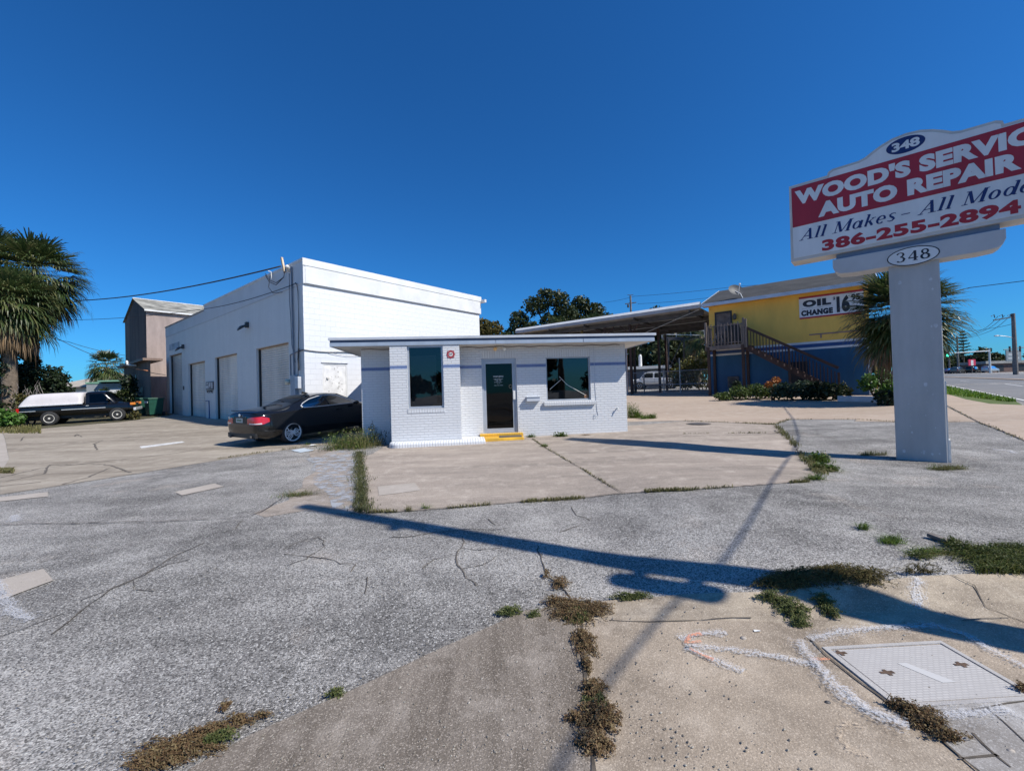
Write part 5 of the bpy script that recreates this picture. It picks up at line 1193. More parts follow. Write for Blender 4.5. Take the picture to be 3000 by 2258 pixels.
def glass_side(st, outline, parent, name, off=.012, mat=CGLASS, sides=(-1, 1), sub_=6):
    for s in sides:
        mb = MB(); cx = sum(p[0] for p in outline) / len(outline); cz = sum(p[1] for p in outline) / len(outline)
        ol = []
        for a, b in zip(outline, outline[1:] + outline[:1]):
            for k in range(sub_): t = k / sub_; ol.append((a[0] + (b[0] - a[0]) * t, a[1] + (b[1] - a[1]) * t))
        n = len(ol); vs = [(cx, s * side_y(st, cx, cz, off), cz)]
        for f in (.5, 1):
            for p in ol: x = cx + (p[0] - cx) * f; z = cz + (p[1] - cz) * f; vs.append((x, s * side_y(st, x, z, off), z))
        fs = [(0, 1 + i, 1 + (i + 1) % n) for i in range(n)] + [(1 + i, 1 + n + i, 1 + n + (i + 1) % n, 1 + (i + 1) % n) for i in range(n)]
        mb.add(vs, fs if s < 0 else [f[::-1] for f in fs]); mb.build(name, mat, parent, smooth=True)
def glass_top(st, x0, x1, k0, k1, parent, name, off=.01, mat=CGLASS):
    mb = MB(); vs = []; nx, ny = 8, 6
    for i in range(nx + 1):
        x = x0 + (x1 - x0) * i / nx; s = sval(st, x); w = s[6] * (k0 + (k1 - k0) * i / nx)
        for j in range(ny + 1): u = j / ny * 2 - 1; vs.append((x, w * u, s[3] + off - .02 * abs(u) ** 3))
    mb.add(vs, [(i * (ny + 1) + j, (i + 1) * (ny + 1) + j, (i + 1) * (ny + 1) + j + 1, i * (ny + 1) + j + 1) for i in range(nx) for j in range(ny)]); mb.build(name, mat, parent, smooth=True)
def place(o, contact, ylat, az, slope=True):
    """contact = ground point under the near rear wheel, ylat its lateral position in the car"""
    a = pi / 2 - az; c, s = cos(a), sin(a); o.location = (contact.x + s * ylat, contact.y - c * ylat, contact.z)
    d = V((c, s)); lf = V((-s, c)); p0 = V((o.location.x, o.location.y)); e = 1.2
    dz = (zg(*(p0 + d * 2.7)) - zg(*p0)) / 2.7; dl = (zg(*(p0 + lf * e)) - zg(*(p0 - lf * e))) / (2 * e)
    o.rotation_euler = (atan2(dl, 1), -atan2(dz, 1), a); o.location.z = zg(p0.x, p0.y)
# ---------------- black coupe
from mathutils.bvhtree import BVHTree
def wrap(o, c, th, z, s, off=.008):
    me = o.data; k = '_b' + o.name
    if k not in globals(): globals()[k] = BVHTree.FromPolygons([v.co.copy() for v in me.vertices], [tuple(p.vertices) for p in me.polygons])
    d = V((cos(th), -s * sin(th), 0)); o0 = V((c[0], s * c[1], z)) - d * 2.5
    h = globals()[k].ray_cast(o0, d)
    return (h[0] - d * off) if h[0] else V((c[0], s * c[1], z))
CST = [(-.985, .40, .78, .84, .62, .60, .48), (-.94, .29, .88, .955, .76, .74, .62), (-.72, .18, .93, 1.02, .85, .80, .67), (-.32, .165, .95, 1.045, .885, .835, .69), (.06, .165, .96, 1.075, .89, .85, .68),
       (.5, .165, .965, 1.25, .89, .86, .61), (.92, .165, .965, 1.37, .89, .86, .57), (1.35, .165, .96, 1.40, .89, .86, .565), (1.78, .165, .955, 1.365, .89, .86, .57), (2.2, .165, .95, 1.18, .885, .86, .64), (2.52, .165, .945, 1.03, .885, .86, .71),
       (2.95, .165, .90, .975, .89, .84, .73), (3.3, .18, .82, .90, .86, .78, .67), (3.54, .29, .70, .79, .76, .68, .56), (3.62, .40, .62, .69, .6, .5, .42)]
cp = thing('coupe', 'glossy black two-door coupe with silver mesh wheels parked beside the white office', 'car')
bo = body(CST, 'body', PAINTB, cp, [(0, .335), (2.76, .335)], .365)
for x in (0, 2.76):
    for y in (-.775, .775): wheel(cp, x, y, .325, .235, 'mesh', .76)
DLO = [(.42, 1.005), (.36, 1.05), (.47, 1.13), (.72, 1.235), (1.05, 1.305), (1.42, 1.318), (1.75, 1.275), (2.05, 1.16), (2.36, 1.005), (1.4, .995)]
glass_side(CST, DLO, cp, 'side_window', .013)
for s in (-1, 1):
    mb = MB(); q = []
    for a, b in zip(DLO, DLO[1:]):
        for k in range(5): t = k / 5; q.append((a[0] + (b[0] - a[0]) * t, a[1] + (b[1] - a[1]) * t))
    q.append(DLO[-1]); q += [(1.0, .993), (.6, .995), DLO[0]]
    mb.tube([(x, s * side_y(CST, x, z, .017), z) for x, z in q], .0135, 6); mb.build('chrome_trim', CHROME, cp, smooth=True)
    mb = MB(); mb.bar((1.30, s * side_y(CST, 1.3, 1.0, .014), 1.0), (1.22, s * side_y(CST, 1.22, 1.3, .014), 1.30), .012, .05); mb.build('pillar', BLACK, cp)
    mb = MB(); mb.sphere((2.20, s * .98, 1.02), (.09, .10, .065)); mb.bar((2.2, s * .86, .98), (2.2, s * .95, 1.0), .05, .03); mb.build('mirror', PAINTB, cp, smooth=True)
    # L-shaped tail lamp
    mb = MB(); n = 14; vs = []
    for i in range(n + 1):
        th = radians(74) * i / n; k = i / n; zc = .742 + .012 * k; hh = (.075 + .03 * min(1, k * 3)) * (1 - .55 * max(0, k - .75) * 4)
        for q in (-1, -.35, .3, 1): vs.append(tuple(wrap(bo, (-.50, .37), th, zc + q * hh, s)))
    mb.add(vs, [(i * 4 + j, (i + 1) * 4 + j, (i + 1) * 4 + j + 1, i * 4 + j + 1) for i in range(n) for j in range(3)]); tl = mb.build('tail_light', RED, cp, smooth=True)
    mb = MB(); vs = []
    for i in range(2, 11):
        th = radians(74) * i / n
        for z in (.655, .685): vs.append(tuple(wrap(bo, (-.50, .37), th, z, s, .012)))
    mb.add(vs, [(i * 2, i * 2 + 2, i * 2 + 3, i * 2 + 1) for i in range(8)]); mb.build('reverse_lens', CLEAR, tl)
    mb = MB(); mb.tube([(-1.02, s * .5, .30), (-.85, s * .5, .31)], .042, 10); mb.build('exhaust', DSTEEL, cp)
    mb = MB(); mb.box(.98, 1.12, s * .88, s * .90, .84, .865) if False else mb.bar((1.55, s * .898, .855), (1.75, s * .898, .858), .03, .028); mb.build('door_handle', PAINTB, cp)
glass_top(CST, .05, .84, .90, .90, cp, 'rear_window'); glass_top(CST, 1.82, 2.52, .88, .92, cp, 'windscreen')
mb = MB(); mb.prism([(-1.003, .70), (-1.001, .82), (-.99, .82), (-.99, .70)], -.16, .16); lp = mb.build('licence_plate', pm('plate_white', (.5, .55, .55), .5, .15, 12), cp); mb = MB(); mb.box(-1.0045, -1.0035, -.12, .12, .735, .79); mb.build('plate_print', pm('plate_green', (.18, .28, .2), .6, .5, 60), lp)
mb = MB(); mb.box(-.995, -.97, -.30, .30, .67, .86); mb.build('plate_recess', BLACK, cp, bevel=.01)
mb = MB(); mb.lathe([(.001, 0), (.04, 0), (.04, .012), (.001, .014)], 16, 0, 'y'); mb.build('round_badge', CHROME, cp, loc=(-.985, 0, .90), rotz=pi / 2)
mb = MB(); mb.prism([(.90, 1.37), (1.15, 1.395), (.93, 1.46)], -.02, .02); mb.build('roof_fin', BLACK, cp, bevel=.008)
mb = MB(); mb.box(-.90, -.86, -.60, .60, 1.0, 1.02); mb.box(-.97, -.90, -.70, .70, .27, .40); mb.build('bumper_insert', BLACK, cp, bevel=.02)
mb = MB(); mb.box(.7, 1.15, -.6, .6, .55, .85); mb.box(1.45, 1.65, -.55, -.15, .6, 1.18); mb.box(1.45, 1.65, .15, .55, .6, 1.18); mb.build('seats', BLACK, cp, bevel=.04)
for s in (-1, 1):
    mb = MB(); mb.sphere((3.40, s * .60, .70), (.16, .14, .07)); mb.build('headlight', CLEAR, cp, smooth=True)
place(cp, G(855, 1298), -.79, radians(30))
# ---------------- pickups
def pickup(name, label, paint, cap, rm, long_cab=0., group=None):
    p = thing(name, label, 'pickup truck', group=group); L_ = long_cab
    ST = [(-1.20, .56, .94, .99, .78, .78, .74), (-1.15, .50, .98, 1.03, .835, .83, .78), (-.5, .48, .99, 1.04, .85, .84, .80), (.5, .47, .99, 1.04, .855, .845, .80), (1.4, .45, .99, 1.04, .86, .845, .80), (2.2, .45, .99, 1.05, .86, .845, .80), (2.72, .45, .98, 1.06, .86, .84, .78), (3.2, .48, .94, 1.02, .855, .82, .74), (3.52, .50, .90, .97, .82, .79, .70), (3.58, .58, .86, .92, .74, .72, .64)]
    body(ST, 'body', paint, p, [(0, .36), (2.80, .36)], .43)
    xc = 1.42 - L_
    CB = [(xc, 1.0, 1.05, 1.62, .82, .83, .66), (xc + .05, 1.0, 1.05, 1.675, .83, .835, .68), (xc + .4, 1.0, 1.05, 1.70, .83, .835, .69), (2.2, 1.0, 1.05, 1.69, .83, .835, .69), (2.32, 1.0, 1.05, 1.63, .83, .835, .68), (2.74, 1.0, 1.05, 1.16, .83, .83, .72), (2.84, 1.0, 1.03, 1.09, .82, .82, .70)]
    body(CB, 'cab', paint, p, level=1)
    glass_side(CB, [(xc + (.22 if not L_ else L_ + .12), 1.09), (xc + (.22 if not L_ else L_ + .12), 1.56), (2.2, 1.565), (2.60, 1.12)], p, 'side_window', .012)
    if L_: glass_side(CB, [(xc + .12, 1.10), (xc + .18, 1.56), (xc + L_ - .02, 1.56), (xc + L_ - .02, 1.10)], p, 'rear_side_window', .012)
    glass_top(CB, 2.30, 2.78, .92, .95, p, 'windscreen', .012)
    mb = MB(); mb.quad((xc - .01, -.55, 1.15), (xc - .01, .55, 1.15), (xc - .004, .5, 1.55), (xc - .004, -.5, 1.55)); mb.build('rear_window', CGLASS, p)
    for x in (0, 2.80):
        for y in (-.77, .77): wheel(p, x, y, .37, .25, 'steel', .58, rm)
    for s in (-1, 1):
        mb = MB(); mb.bar((-1.19, s * .80, .70), (-1.19, s * .80, .96), .10, .10); mb.build('tail_light', RED, p, bevel=.01)
        mb = MB(); mb.bar((3.50, s * .70, .85), (3.50, s * .70, .99) , .24, .22); mb.build('headlight', AMBER if cap else CLEAR, p, bevel=.02)
        mb = MB(); mb.bar((2.45, s * .95, 1.17), (2.45, s * .95, 1.30), .10, .16); mb.build('mirror', BLACK, p, bevel=.02)
        mb = MB(); mb.bar((-1.12, s * .865, .79), (-.50, s * .872, .79), .012, .03); mb.bar((.50, s * .874, .79), (2.32, s * .878, .79), .012, .03); mb.build('side_moulding', CHROME, p)
        mb = MB(); mb.bar((1.50, s * .875, .94), (1.62, s * .875, .94), .02, .03); mb.build('door_handle', CHROME, p)
        mb = MB(); mb.bar((1.41, s * .866, .50), (1.41, s * .866, 1.0), .006, .012); mb.bar((2.42, s * .868, .50), (2.42, s * .868, 1.0), .006, .012); mb.build('door_gap', BLACK, p)
    mb = MB(); mb.bar((3.58, -.84, .62), (3.58, .84, .62), .12, .16); mb.build('front_bumper', CHROME, p, bevel=.02)
    mb = MB(); mb.bar((-1.26, -.80, .56), (-1.26, .80, .56), .12, .16); mb.build('rear_bumper', DSTEEL if cap else CHROME, p, bevel=.02)
    mb = MB(); mb.box(-1.0, 3.4, -.55, .55, .32, .50); mb.build('chassis', BLACK, p)
    if cap:
        TP = [(-1.17, 1.05, 1.09, 1.12, .80, .80, .74), (-1.13, 1.05, 1.10, 1.20, .83, .83, .76), (-.82, 1.05, 1.12, 1.63, .84, .83, .68), (-.7, 1.05, 1.12, 1.665, .84, .83, .68), (.4, 1.05, 1.12, 1.68, .84, .835, .68), (1.30, 1.05, 1.12, 1.68, .84, .835, .68), (1.37, 1.05, 1.10, 1.64, .83, .82, .66)]
        body(TP, 'topper', pm('topper_white', (.60, .57, .58), .45, .10, 1), p, level=1)
        mb = MB()
        for s in (-1, 1): mb.bar((-1.12, s * .86, 1.055), (1.37, s * .862, 1.06), .03, .035)
        mb.build('topper_rail', CHROME, p)
    return p
tk = pickup('pickup_truck', 'black pickup truck with a white bed topper parked under the palms', PAINTT, True, RIMW)
place(tk, G(147, 1246), -.79 * .93, radians(59)); tk.scale = (.92, .93, .96)
wp = pickup('pickup_truck', 'white pickup truck parked behind the chain-link fence under the canopy', PAINTW, False, RIMS, .55)
q = at(1972, 1148, 41); place(wp, gnd(q.x, q.y), -.79, radians(-62))
rp = pickup('pickup_truck', 'faded red pickup truck facing the planter beside the yellow building', PAINTR, False, RIMS)
q = at(2612, 1130, 44); place(rp, gnd(q.x, q.y), -.79, radians(205))
# ---------------- cars across the road
SUV = [(-.95, .45, .95, 1.15, .72, .72, .55), (-.88, .32, 1.02, 1.55, .86, .86, .62), (-.4, .28, 1.03, 1.66, .92, .9, .66), (.8, .27, 1.03, 1.70, .93, .91, .67), (1.5, .27, 1.02, 1.66, .93, .91, .66), (2.3, .27, 1.0, 1.12, .92, .89, .72), (3.2, .3, .92, 1.0, .9, .84, .7), (3.6, .4, .75, .85, .75, .7, .55)]
SED = [(-1.0, .42, .82, .88, .66, .66, .52), (-.93, .30, .92, 1.0, .84, .8, .66), (-.3, .26, .95, 1.07, .9, .86, .70), (.3, .26, .96, 1.30, .9, .87, .60), (.9, .26, .96, 1.43, .9, .87, .58), (1.5, .26, .95, 1.42, .9, .87, .58), (2.4, .26, .94, 1.04, .9, .86, .70), (3.2, .28, .86, .93, .88, .80, .66), (3.65, .4, .68, .76, .72, .66, .5)]
def farcar(name, label, st, paint, px, Y, az):
    c = thing(name, label, 'car', group='cars across the road'); body(st, 'body', paint, c, level=1)
    suv = st is SUV; zt = 1.56 if suv else 1.33
    glass_side(st, [(-.2 if suv else .25, 1.06), (-.15 if suv else .6, zt), (1.35, zt), (2.1, 1.06)], c, 'side_window', .014)
    glass_top(st, (-.85 if suv else .0), (-.7 if suv else .75), .9, .9, c, 'rear_window', .012); glass_top(st, 1.55, 2.3, .9, .92, c, 'windscreen', .012)
    for x in (0, 2.7):
        for y in (-.80, .80): wheel(c, x, y, .34, .22, 'steel', .66)
    for s in (-1, 1):
        mb = MB(); mb.sphere((-.90, s * .70, .9), (.06, .14, .10)); mb.build('tail_light', RED, c); mb = MB(); mb.sphere((3.42, s * .6, .74), (.12, .14, .08)); mb.build('headlight', CLEAR, c)
    q = at(px, 1090, Y); place(c, gnd(q.x, q.y), -.8, az); return c
farcar('parked_car', 'silver hatchback, rightmost of the cars across the road', SUV, PAINTS, 2905, 104, radians(72))
farcar('parked_car', 'black sport utility car just left of the silver hatchback across the road', SUV, PAINTB, 2858, 106, radians(66))
farcar('parked_car', 'dark grey car second from the left across the road', SUV, pm('grey_car_paint', (.08, .09, .10), .25, .1, 2, coat=.8), 2812, 108, radians(66))
farcar('parked_car', 'small dark blue car next to the grey pillar across the road', SED, PAINTBL, 2778, 110, radians(68))
# ================================================================== VEGETATION
def ft(px, Y): p = at(px, 1200, Y); return (p.x, p.y, zg(p.x, p.y))
PG = 'tall cabbage palms'
palm('cabbage_palm', 'cabbage palm with a wide shaggy crown behind the black pickup, right of the leftmost trunk', ft(84, 26), at(102, 806, 26), .30, 105, 1.40, 1.55, 34, elmin=-.8, group=PG, w=.075, stiff=.75)
palm('cabbage_palm', 'leftmost cabbage palm with a smooth brown trunk and hanging dead fronds', ft(30, 23.5), at(30, 890, 23.5), .29, 84, 1.15, 1.40, 40, elmin=-.75, group=PG, w=.07, stiff=.8)
palm('cabbage_palm', 'tall palm crown cut by the left picture edge', ft(-75, 27), at(-50, 770, 27), .29, 84, 1.5, 1.6, 24, group=PG, w=.075, stiff=.75)
palm('cabbage_palm', 'big green fan palm standing behind the grey sign pillar', ft(2688, 16.6), at(2643, 918, 16.6), .26, 130, .93, 1.26, 34, elmin=-.95, group=PG, w=.06, stiff=.55)
palm('cabbage_palm', 'lone fan palm rising behind the green trimmed house', ft(312, 42), at(312, 1075, 42), .25, 42, .95, 1.15, 16, w=.07)
palm('cabbage_palm', 'low palm crown peeking over the canopy roof in front of the oak', ft(1640, 50), at(1640, 968, 50), .25, 36, 1.1, 1.3, 6, w=.08)
palm('cabbage_palm', 'low palm crown over the canopy roof beside the right end of the oak', ft(1738, 52), at(1736, 960, 52), .25, 36, 1.1, 1.3, 6, w=.08)
palm('cabbage_palm', 'slim dark palm behind the wooden balcony under the canopy', ft(2050, 40), at(2052, 985, 40), .2, 30, 1.1, 1.2, 10, w=.07)
def mass(name, label, cat, foot, blobs, mat, n, s, stems=4, twig=WOODB):
    t = thing(name, label, cat, foot); mb = MB(); tot = sum(r[0] * r[2] for c, r in blobs)
    for c, r in blobs: blob(mb, c, r, int(n * r[0] * r[2] / tot), s)
    mb.build('leaves', mat, t); mb = MB()
    for c, r in blobs[:stems]:
        mb.tube([(c[0] * .3, c[1] * .3, -.05), (c[0] * .8, c[1] * .8, c[2] * .5), (c[0], c[1], c[2] + r[2] * .4)], [.05, .035, .012], 5)
    mb.build('stems', twig, t); return t
# vines on the palm trunks and the dark thicket behind the pickup
for px, Y, lab in ((84, 25.6, 'dark vine climbing the vine-wrapped right palm trunk by the pickup'), (22, 23.3, 'dark vine hanging beside the leftmost palm trunk')):
    f = ft(px, Y); bl = []
    for i in range(16):
        z = .6 + i * .42; w_ = .95 - .045 * i; bl.append((((R() - .5) * w_ * 1.4 + (.25 if px > 50 else -.55), -.15, z), (w_ * .7, .5, .42)))
    mass('climbing_vine', lab, 'vine', f, bl, LEAF_DK, 4200 if px > 50 else 1500, .11)
f = ft(140, 25.0)
mass('thicket', 'dark overgrown thicket behind the black pickup below the palms', 'bush', f, [((-1.6, .3, 1.2), (1.5, 1, 1.5)), ((-.3, .4, 1.3), (1.5, 1, 1.5)), ((.5, .3, 1.0), (.9, .8, 1.3)), ((.35, .2, 2.3), (.7, .6, .7)), ((-2.8, .2, 1.3), (1.2, 1, 1.4)), ((-1.0, .2, 2.6), (1.2, .7, 1.0)), ((-2.4, .3, 2.7), (1.2, .8, 1.0)), ((.1, .3, 2.6), (.7, .6, .7))], LEAF_DK, 9000, .12)
mb = MB(); t = thing('dead_branches', 'pale grey dead branches sticking up at the left of the dark thicket', 'branches', ft(70, 23.4))
for _ in range(34):
    p = V(((R() - .5) * 1.4, 0, .5 + R() * .5)); pts = [p]
    for k in range(4): pts.append(pts[-1] + V(((R() - .5) * .5, (R() - .5) * .3, .15 + .25 * R())))
    mb.tube(pts, [.025, .02, .015, .01, .005], 4)
mb.build('twigs', pm('dead_twig', (.30, .26, .24), .9, .3, 6), t)
mass('bright_shrub', 'bright green leafy shrub at the left edge by the driveway', 'bush', ft(5, 20.3), [((-.5, 0, .55), (.9, .7, .65)), ((.35, 0, .45), (.65, .6, .5)), ((-1.2, .2, .7), (.7, .7, .8))], LEAF_BR, 2100, .13)
mass('olive_shrub', 'sparse yellow-green shrub touching the tail of the black pickup', 'bush', ft(88, 22.6), [((-.2, 0, .7), (.6, .5, .7)), ((.3, .2, 1.0), (.4, .4, .5)), ((-.5, .1, 1.3), (.5, .4, .5))], LEAF_OLV, 900, .11)
mass('dark_shrub', 'dark round shrub against the brown tower between the bins and the palmetto', 'bush', ft(385, 26.8), [((-.1, 0, 1.3), (.65, .6, 1.2)), ((-.2, .1, 2.1), (.5, .5, .6)), ((.1, 0, .5), (.6, .5, .5))], LEAF_DK, 1700, .10)
t = thing('palmetto', 'bushy fan leaved palmetto behind the hood of the black pickup', 'palmetto', ft(312, 26.5)); mb = MB()
for i in range(46): frond(mb, V(((R() - .5) * 1.6, (R() - .5) * .8, .1)), R() * 2 * pi, .55 + .8 * R(), .9 + .8 * R(), .75, 14, .6, 0, 2.2, .06)
mb.build('fronds', PALML, t); mb = MB(); mb.tube([(0, 0, -.1), (0, 0, .4)], .15, 8); mb.build('trunk', PALMB, t)
mass('low_weed', 'low grassy weeds in front of the bumper of the black pickup', 'weed', ft(392, 23.2), [((0, 0, .2), (.4, .3, .3))], LEAF_OLV, 300, .07)
# trees
tree('oak_tree', 'tall airy dark oak tree rising behind the white office and canopy', ft(1625, 62), 15,
     [((-2.2, 0, 12.2), (2.3, 2, 1.7)), ((.8, 0, 13.0), (2.2, 2, 1.6)), ((2.0, 0, 11.0), (2.2, 2, 1.7)), ((-4.8, 0, 10.0), (1.9, 2, 1.8)), ((-6.2, 0, 7.6), (2.0, 2, 1.7)), ((-3.2, 0, 8.5), (2.0, 2, 1.7)), ((-.5, 0, 9.8), (1.6, 1.6, 1.5)), ((4.2, 0, 9.0), (1.7, 2, 1.5)), ((-5.0, 0, 5.6), (2.2, 2, 1.5)), ((-1.0, 0, 6.2), (2.4, 2, 1.5)), ((2.5, 0, 6.8), (2.2, 2, 1.5)), ((-7.8, 0, 5.0), (1.6, 1.8, 1.4)), ((-.8, 0, 14.0), (1.3, 1.3, .8))], LEAF_OAK, 7600, .30, .32, limbs=10)
tree('oak_tree', 'smaller dark rounded oak right of the tall airy oak behind the canopy', ft(1715, 66), 14.5, [((-.3, 0, 13.0), (1.7, 1.8, 1.4)), ((1.6, 0, 11.8), (2.2, 2, 1.5)), ((3.4, 0, 10.2), (2.0, 2, 1.5)), ((-1.6, 0, 11.0), (1.9, 2, 1.4)), ((.8, 0, 9.8), (2.6, 2, 1.6)), ((4.6, 0, 8.6), (1.8, 2, 1.3)), ((2.4, 0, 8.4), (2.4, 2, 1.4)), ((-2.6, 0, 9.0), (2.2, 2, 1.5))], LEAF_OAK, 6000, .30, .28)
tree('leafy_tree', 'olive brown leafy tree showing right of the white garage wall', ft(1432, 46), 8.2, rblobs(12, 2.4, 1.6, 4.0, 7.6, 1.0, 1.5), LEAF_OLV, 4200, .24, .22)
for px, Y, lab, zs, mt, n in ((1850, 52, 'dark tree behind the posts at the left of the canopy opening', 8.5, LEAF_DK, 3000), (1945, 56, 'dark tree behind the middle of the canopy opening', 10.5, LEAF_OAK, 3600), (2040, 50, 'dark tree behind the canopy beside the balcony', 8, LEAF_DK, 3000), (1990, 49, 'mid green tree behind the white pickup', 6.5, LEAF_OAK, 2200), (1895, 58, 'dark tree behind the small white tank', 9.5, LEAF_DK, 3000)):
    tree('leafy_tree', lab, ft(px, Y), zs, rblobs(22, 3.4, 2, zs * .06, zs * .9, 1.2, 1.8), mt, int(n * 1.7), .26, .2)
for px, Y, lab, s_ in ((2010, 35, 'yellow-green bush behind the fence left of the tall olive bush', 1.0), (2062, 34, 'tall olive bush behind the fence beside the balcony post', 1.45)):
    mass('olive_bush', lab, 'bush', ft(px, Y), [((-.6 * s_, 0, 1.2 * s_), (.9 * s_, .8, .8 * s_)), ((.5 * s_, 0, 1.5 * s_), (.9 * s_, .8, .9 * s_)), ((0, .1, .6), (1.2 * s_, .8, .6))], LEAF_YG, 1700, .13)
# plants in front of the blue wall
f = (lambda p: (p.x, p.y, p.z))(G(2215, 1170))
mass('ground_shrub', 'spreading green shrub at the foot of the blue wall left of the orange plant', 'bush', f, [((-1.6, 0, .2), (.6, .5, .25)), ((-.8, 0, .35), (.7, .6, .4)), ((.1, .1, .42), (.7, .6, .45)), ((.9, .2, .4), (.6, .6, .42))], LEAF_OLV if False else leaf_mat('mid_leaves', (.05, .09, .02), (.09, .14, .03), (.16, .20, .06)), 2600, .075)
mass('orange_croton', 'orange leaved plant below the wooden staircase', 'plant', (lambda p: (p.x, p.y, p.z))(G(2262, 1172)), [((0, 0, .75), (.35, .3, .25)), ((.25, 0, .95), (.22, .2, .2))], ORANGE, 420, .07)
mass('dark_shrub', 'dark feathery shrub under the wooden staircase', 'bush', (lambda p: (p.x, p.y, p.z))(G(2345, 1172)), [((-.7, 0, .45), (.8, .6, .45)), ((.2, 0, .5), (.7, .6, .5)), ((.9, .1, .35), (.7, .5, .35))], leaf_mat('blue_green_leaves', (.03, .06, .03), (.06, .09, .05), (.10, .13, .08)), 2600, .09)
mass('dark_shrub', 'dark shrub at the foot of the wooden staircase left of the planter wall', 'bush', (lambda p: (p.x, p.y, p.z))(G(2430, 1172)), [((-.4, 0, .45), (.7, .5, .5)), ((.3, 0, .4), (.6, .5, .4))], LEAF_DK, 1800, .09)
mass('bright_shrub', 'bright leafy shrub between the blue wall corner and the grey pillar', 'bush', (lambda p: (p.x, p.y, p.z))(G(2580, 1172)), [((-.25, .3, .75), (.45, .4, .5)), ((.4, .3, .95), (.5, .4, .5)), ((.5, 0, .45), (.6, .5, .5)), ((0, -.1, .25), (.4, .3, .3))], LEAF_BR, 1500, .10)
mass('dark_shrub', 'dark clump before the planter wall beside the grey pillar', 'bush', (lambda p: (p.x, p.y, p.z))(G(2600, 1188)), [((0, 0, .3), (.55, .35, .35)), ((.4, 0, .2), (.4, .3, .25))], LEAF_DK, 700, .09)
mass('spiky_plant', 'spiky dark plant against the blue wall beside the balcony post', 'plant', (lambda p: (p.x, p.y, p.z))(G(2160, 1163)), [((0, 0, .6), (.3, .3, .3))], LEAF_DK, 260, .12)
mass('young_plant', 'thin yellow-green young plant in the planter by the blue wall', 'plant', (lambda p: (p.x, p.y, p.z))(G(2495, 1172)), [((0, .4, .5), (.18, .15, .4)), ((.25, .4, .35), (.15, .15, .3))], LEAF_YG, 160, .08)
# ---- weeds by the white office
def clump(name, label, px, py, r, h, n, mats, w=.008, lean=.14, extra=None):
    c = G(px, py); t = thing(name, label, 'weed', c)
    for i, (mt, k) in enumerate(mats):
        mb = MB()
        cs = [((R() - .5) * 1.5, (R() - .5) * 1.5, .35 + .75 * R()) for _ in range(5 + int(14 * min(1, r[0] * 1.6)))]
        for _ in range(int(n * k * 1.1)):
            cx_, cy_, hs_ = random.choice(cs); x = r[0] * max(-1.15, min(1.15, cx_ * .8 + random.gauss(0, .20))); y = r[1] * max(-1.15, min(1.15, cy_ * .8 + random.gauss(0, .20)))
            blade(mb, V((x, y, zg(c.x + x, c.y + y) - c.z + .002)), h * hs_ * (.25 + .85 * R()), w * .75 * (.5 + .8 * R()), lean * 1.5 * (.3 + R()))
        if h > .15:
            for _ in range(int(n * k * .9)):
                cx_, cy_, hs_ = random.choice(cs); x = r[0] * (cx_ * .8 + random.gauss(0, .22)); y = r[1] * (cy_ * .8 + random.gauss(0, .22))
                leafq(mb, V((x, y, zg(c.x + x, c.y + y) - c.z + h * hs_ * .85 * R() ** .7)), .016 + .018 * R())
        mb.build(('green_blades', 'dry_blades')[i] if len(mats) > 1 else 'blades', mt, t)
    if extra:
        mb = MB(); extra(mb); mb.build('leaves', LEAF_DK, t)
    return t
def stalky(mb):
    for _ in range(7):
        p = V((.3 + R() * .5, R() * .5, 0)); q = p + V(((R() - .5) * .3, (R() - .5) * .3, .35 + .4 * R())); mb.tube([p, p.lerp(q, .5) + V((.03, 0, 0)), q], .005, 4)
        for k in range(14): leafq(mb, p.lerp(q, .3 + .7 * R()) + V((R() - .5, R() - .5, R() - .5)) * .14, .035)
clump('weed_clump', 'large bushy clump of pale weeds at the left corner of the white office', 1035, 1312, (.85, .55), .60, 1500, [(GRASS, .45), (GRASSD, .55)], .007, .26, stalky)
clump('weed_clump', 'small grass clump in the worn patch left of the concrete pad', 870, 1452, (.34, .14), .13, 240, [(GRASSD, .7), (GRASS, .3)], .008, .14)
clump('weed_clump', 'pair of dry grass tufts at the front edge of the concrete pad', 1195, 1496, (.10, .05), .12, 70, [(GRASSD, 1)], .007, .08)
clump('weed_clump', 'small green grass tuft at the front edge of the concrete pad', 1245, 1490, (.08, .04), .12, 60, [(GRASS, 1)], .007, .08)
clump('weed_clump', 'green weed tuft in the diagonal joint just off the yellow step', 1592, 1308, (.12, .06), .10, 160, [(GRASS, 1)], .008, .08)
clump('weed_clump', 'leafy weed at the wall right of the yellow step', 1555, 1281, (.17, .06), .13, 160, [(GRASS, 1)], .010, .1)
clump('weed_clump', 'leafy weed against the brick wall below the right office window', 1640, 1279, (.24, .07), .16, 260, [(GRASS, 1)], .012, .1)
clump('weed_clump', 'dry reddish weed at the wall foot near the right office corner', 1715, 1275, (.2, .05), .05, 120, [(WEEDB, 1)], .010, .05)
clump('weed_clump', 'tall leafy weed at the right corner of the white office', 1858, 1224, (.30, .25), .62, 420, [(GRASS, 1)], .014, .16)
clump('weed_clump', 'spreading weed right of the tall leafy weed at the office corner', 1896, 1226, (.35, .2), .26, 380, [(GRASS, 1)], .012, .14)
clump('weed_clump', 'bushy green grass in the bent joint where the pillar shadow crosses it', 2395, 1352, (.26, .14), .20, 520, [(GRASS, .85), (GRASSD, .15)], .010, .14)
clump('weed_clump', 'bushy grass just below the shadow of the grey pillar at the pad corner', 2420, 1380, (.26, .11), .18, 460, [(GRASS, .6), (GRASSD, .4)], .010, .14)
clump('weed_clump', 'small weed at the right front corner of the concrete pad', 2385, 1404, (.16, .07), .13, 200, [(GRASS, .8), (GRASSD, .2)], .010, .12)
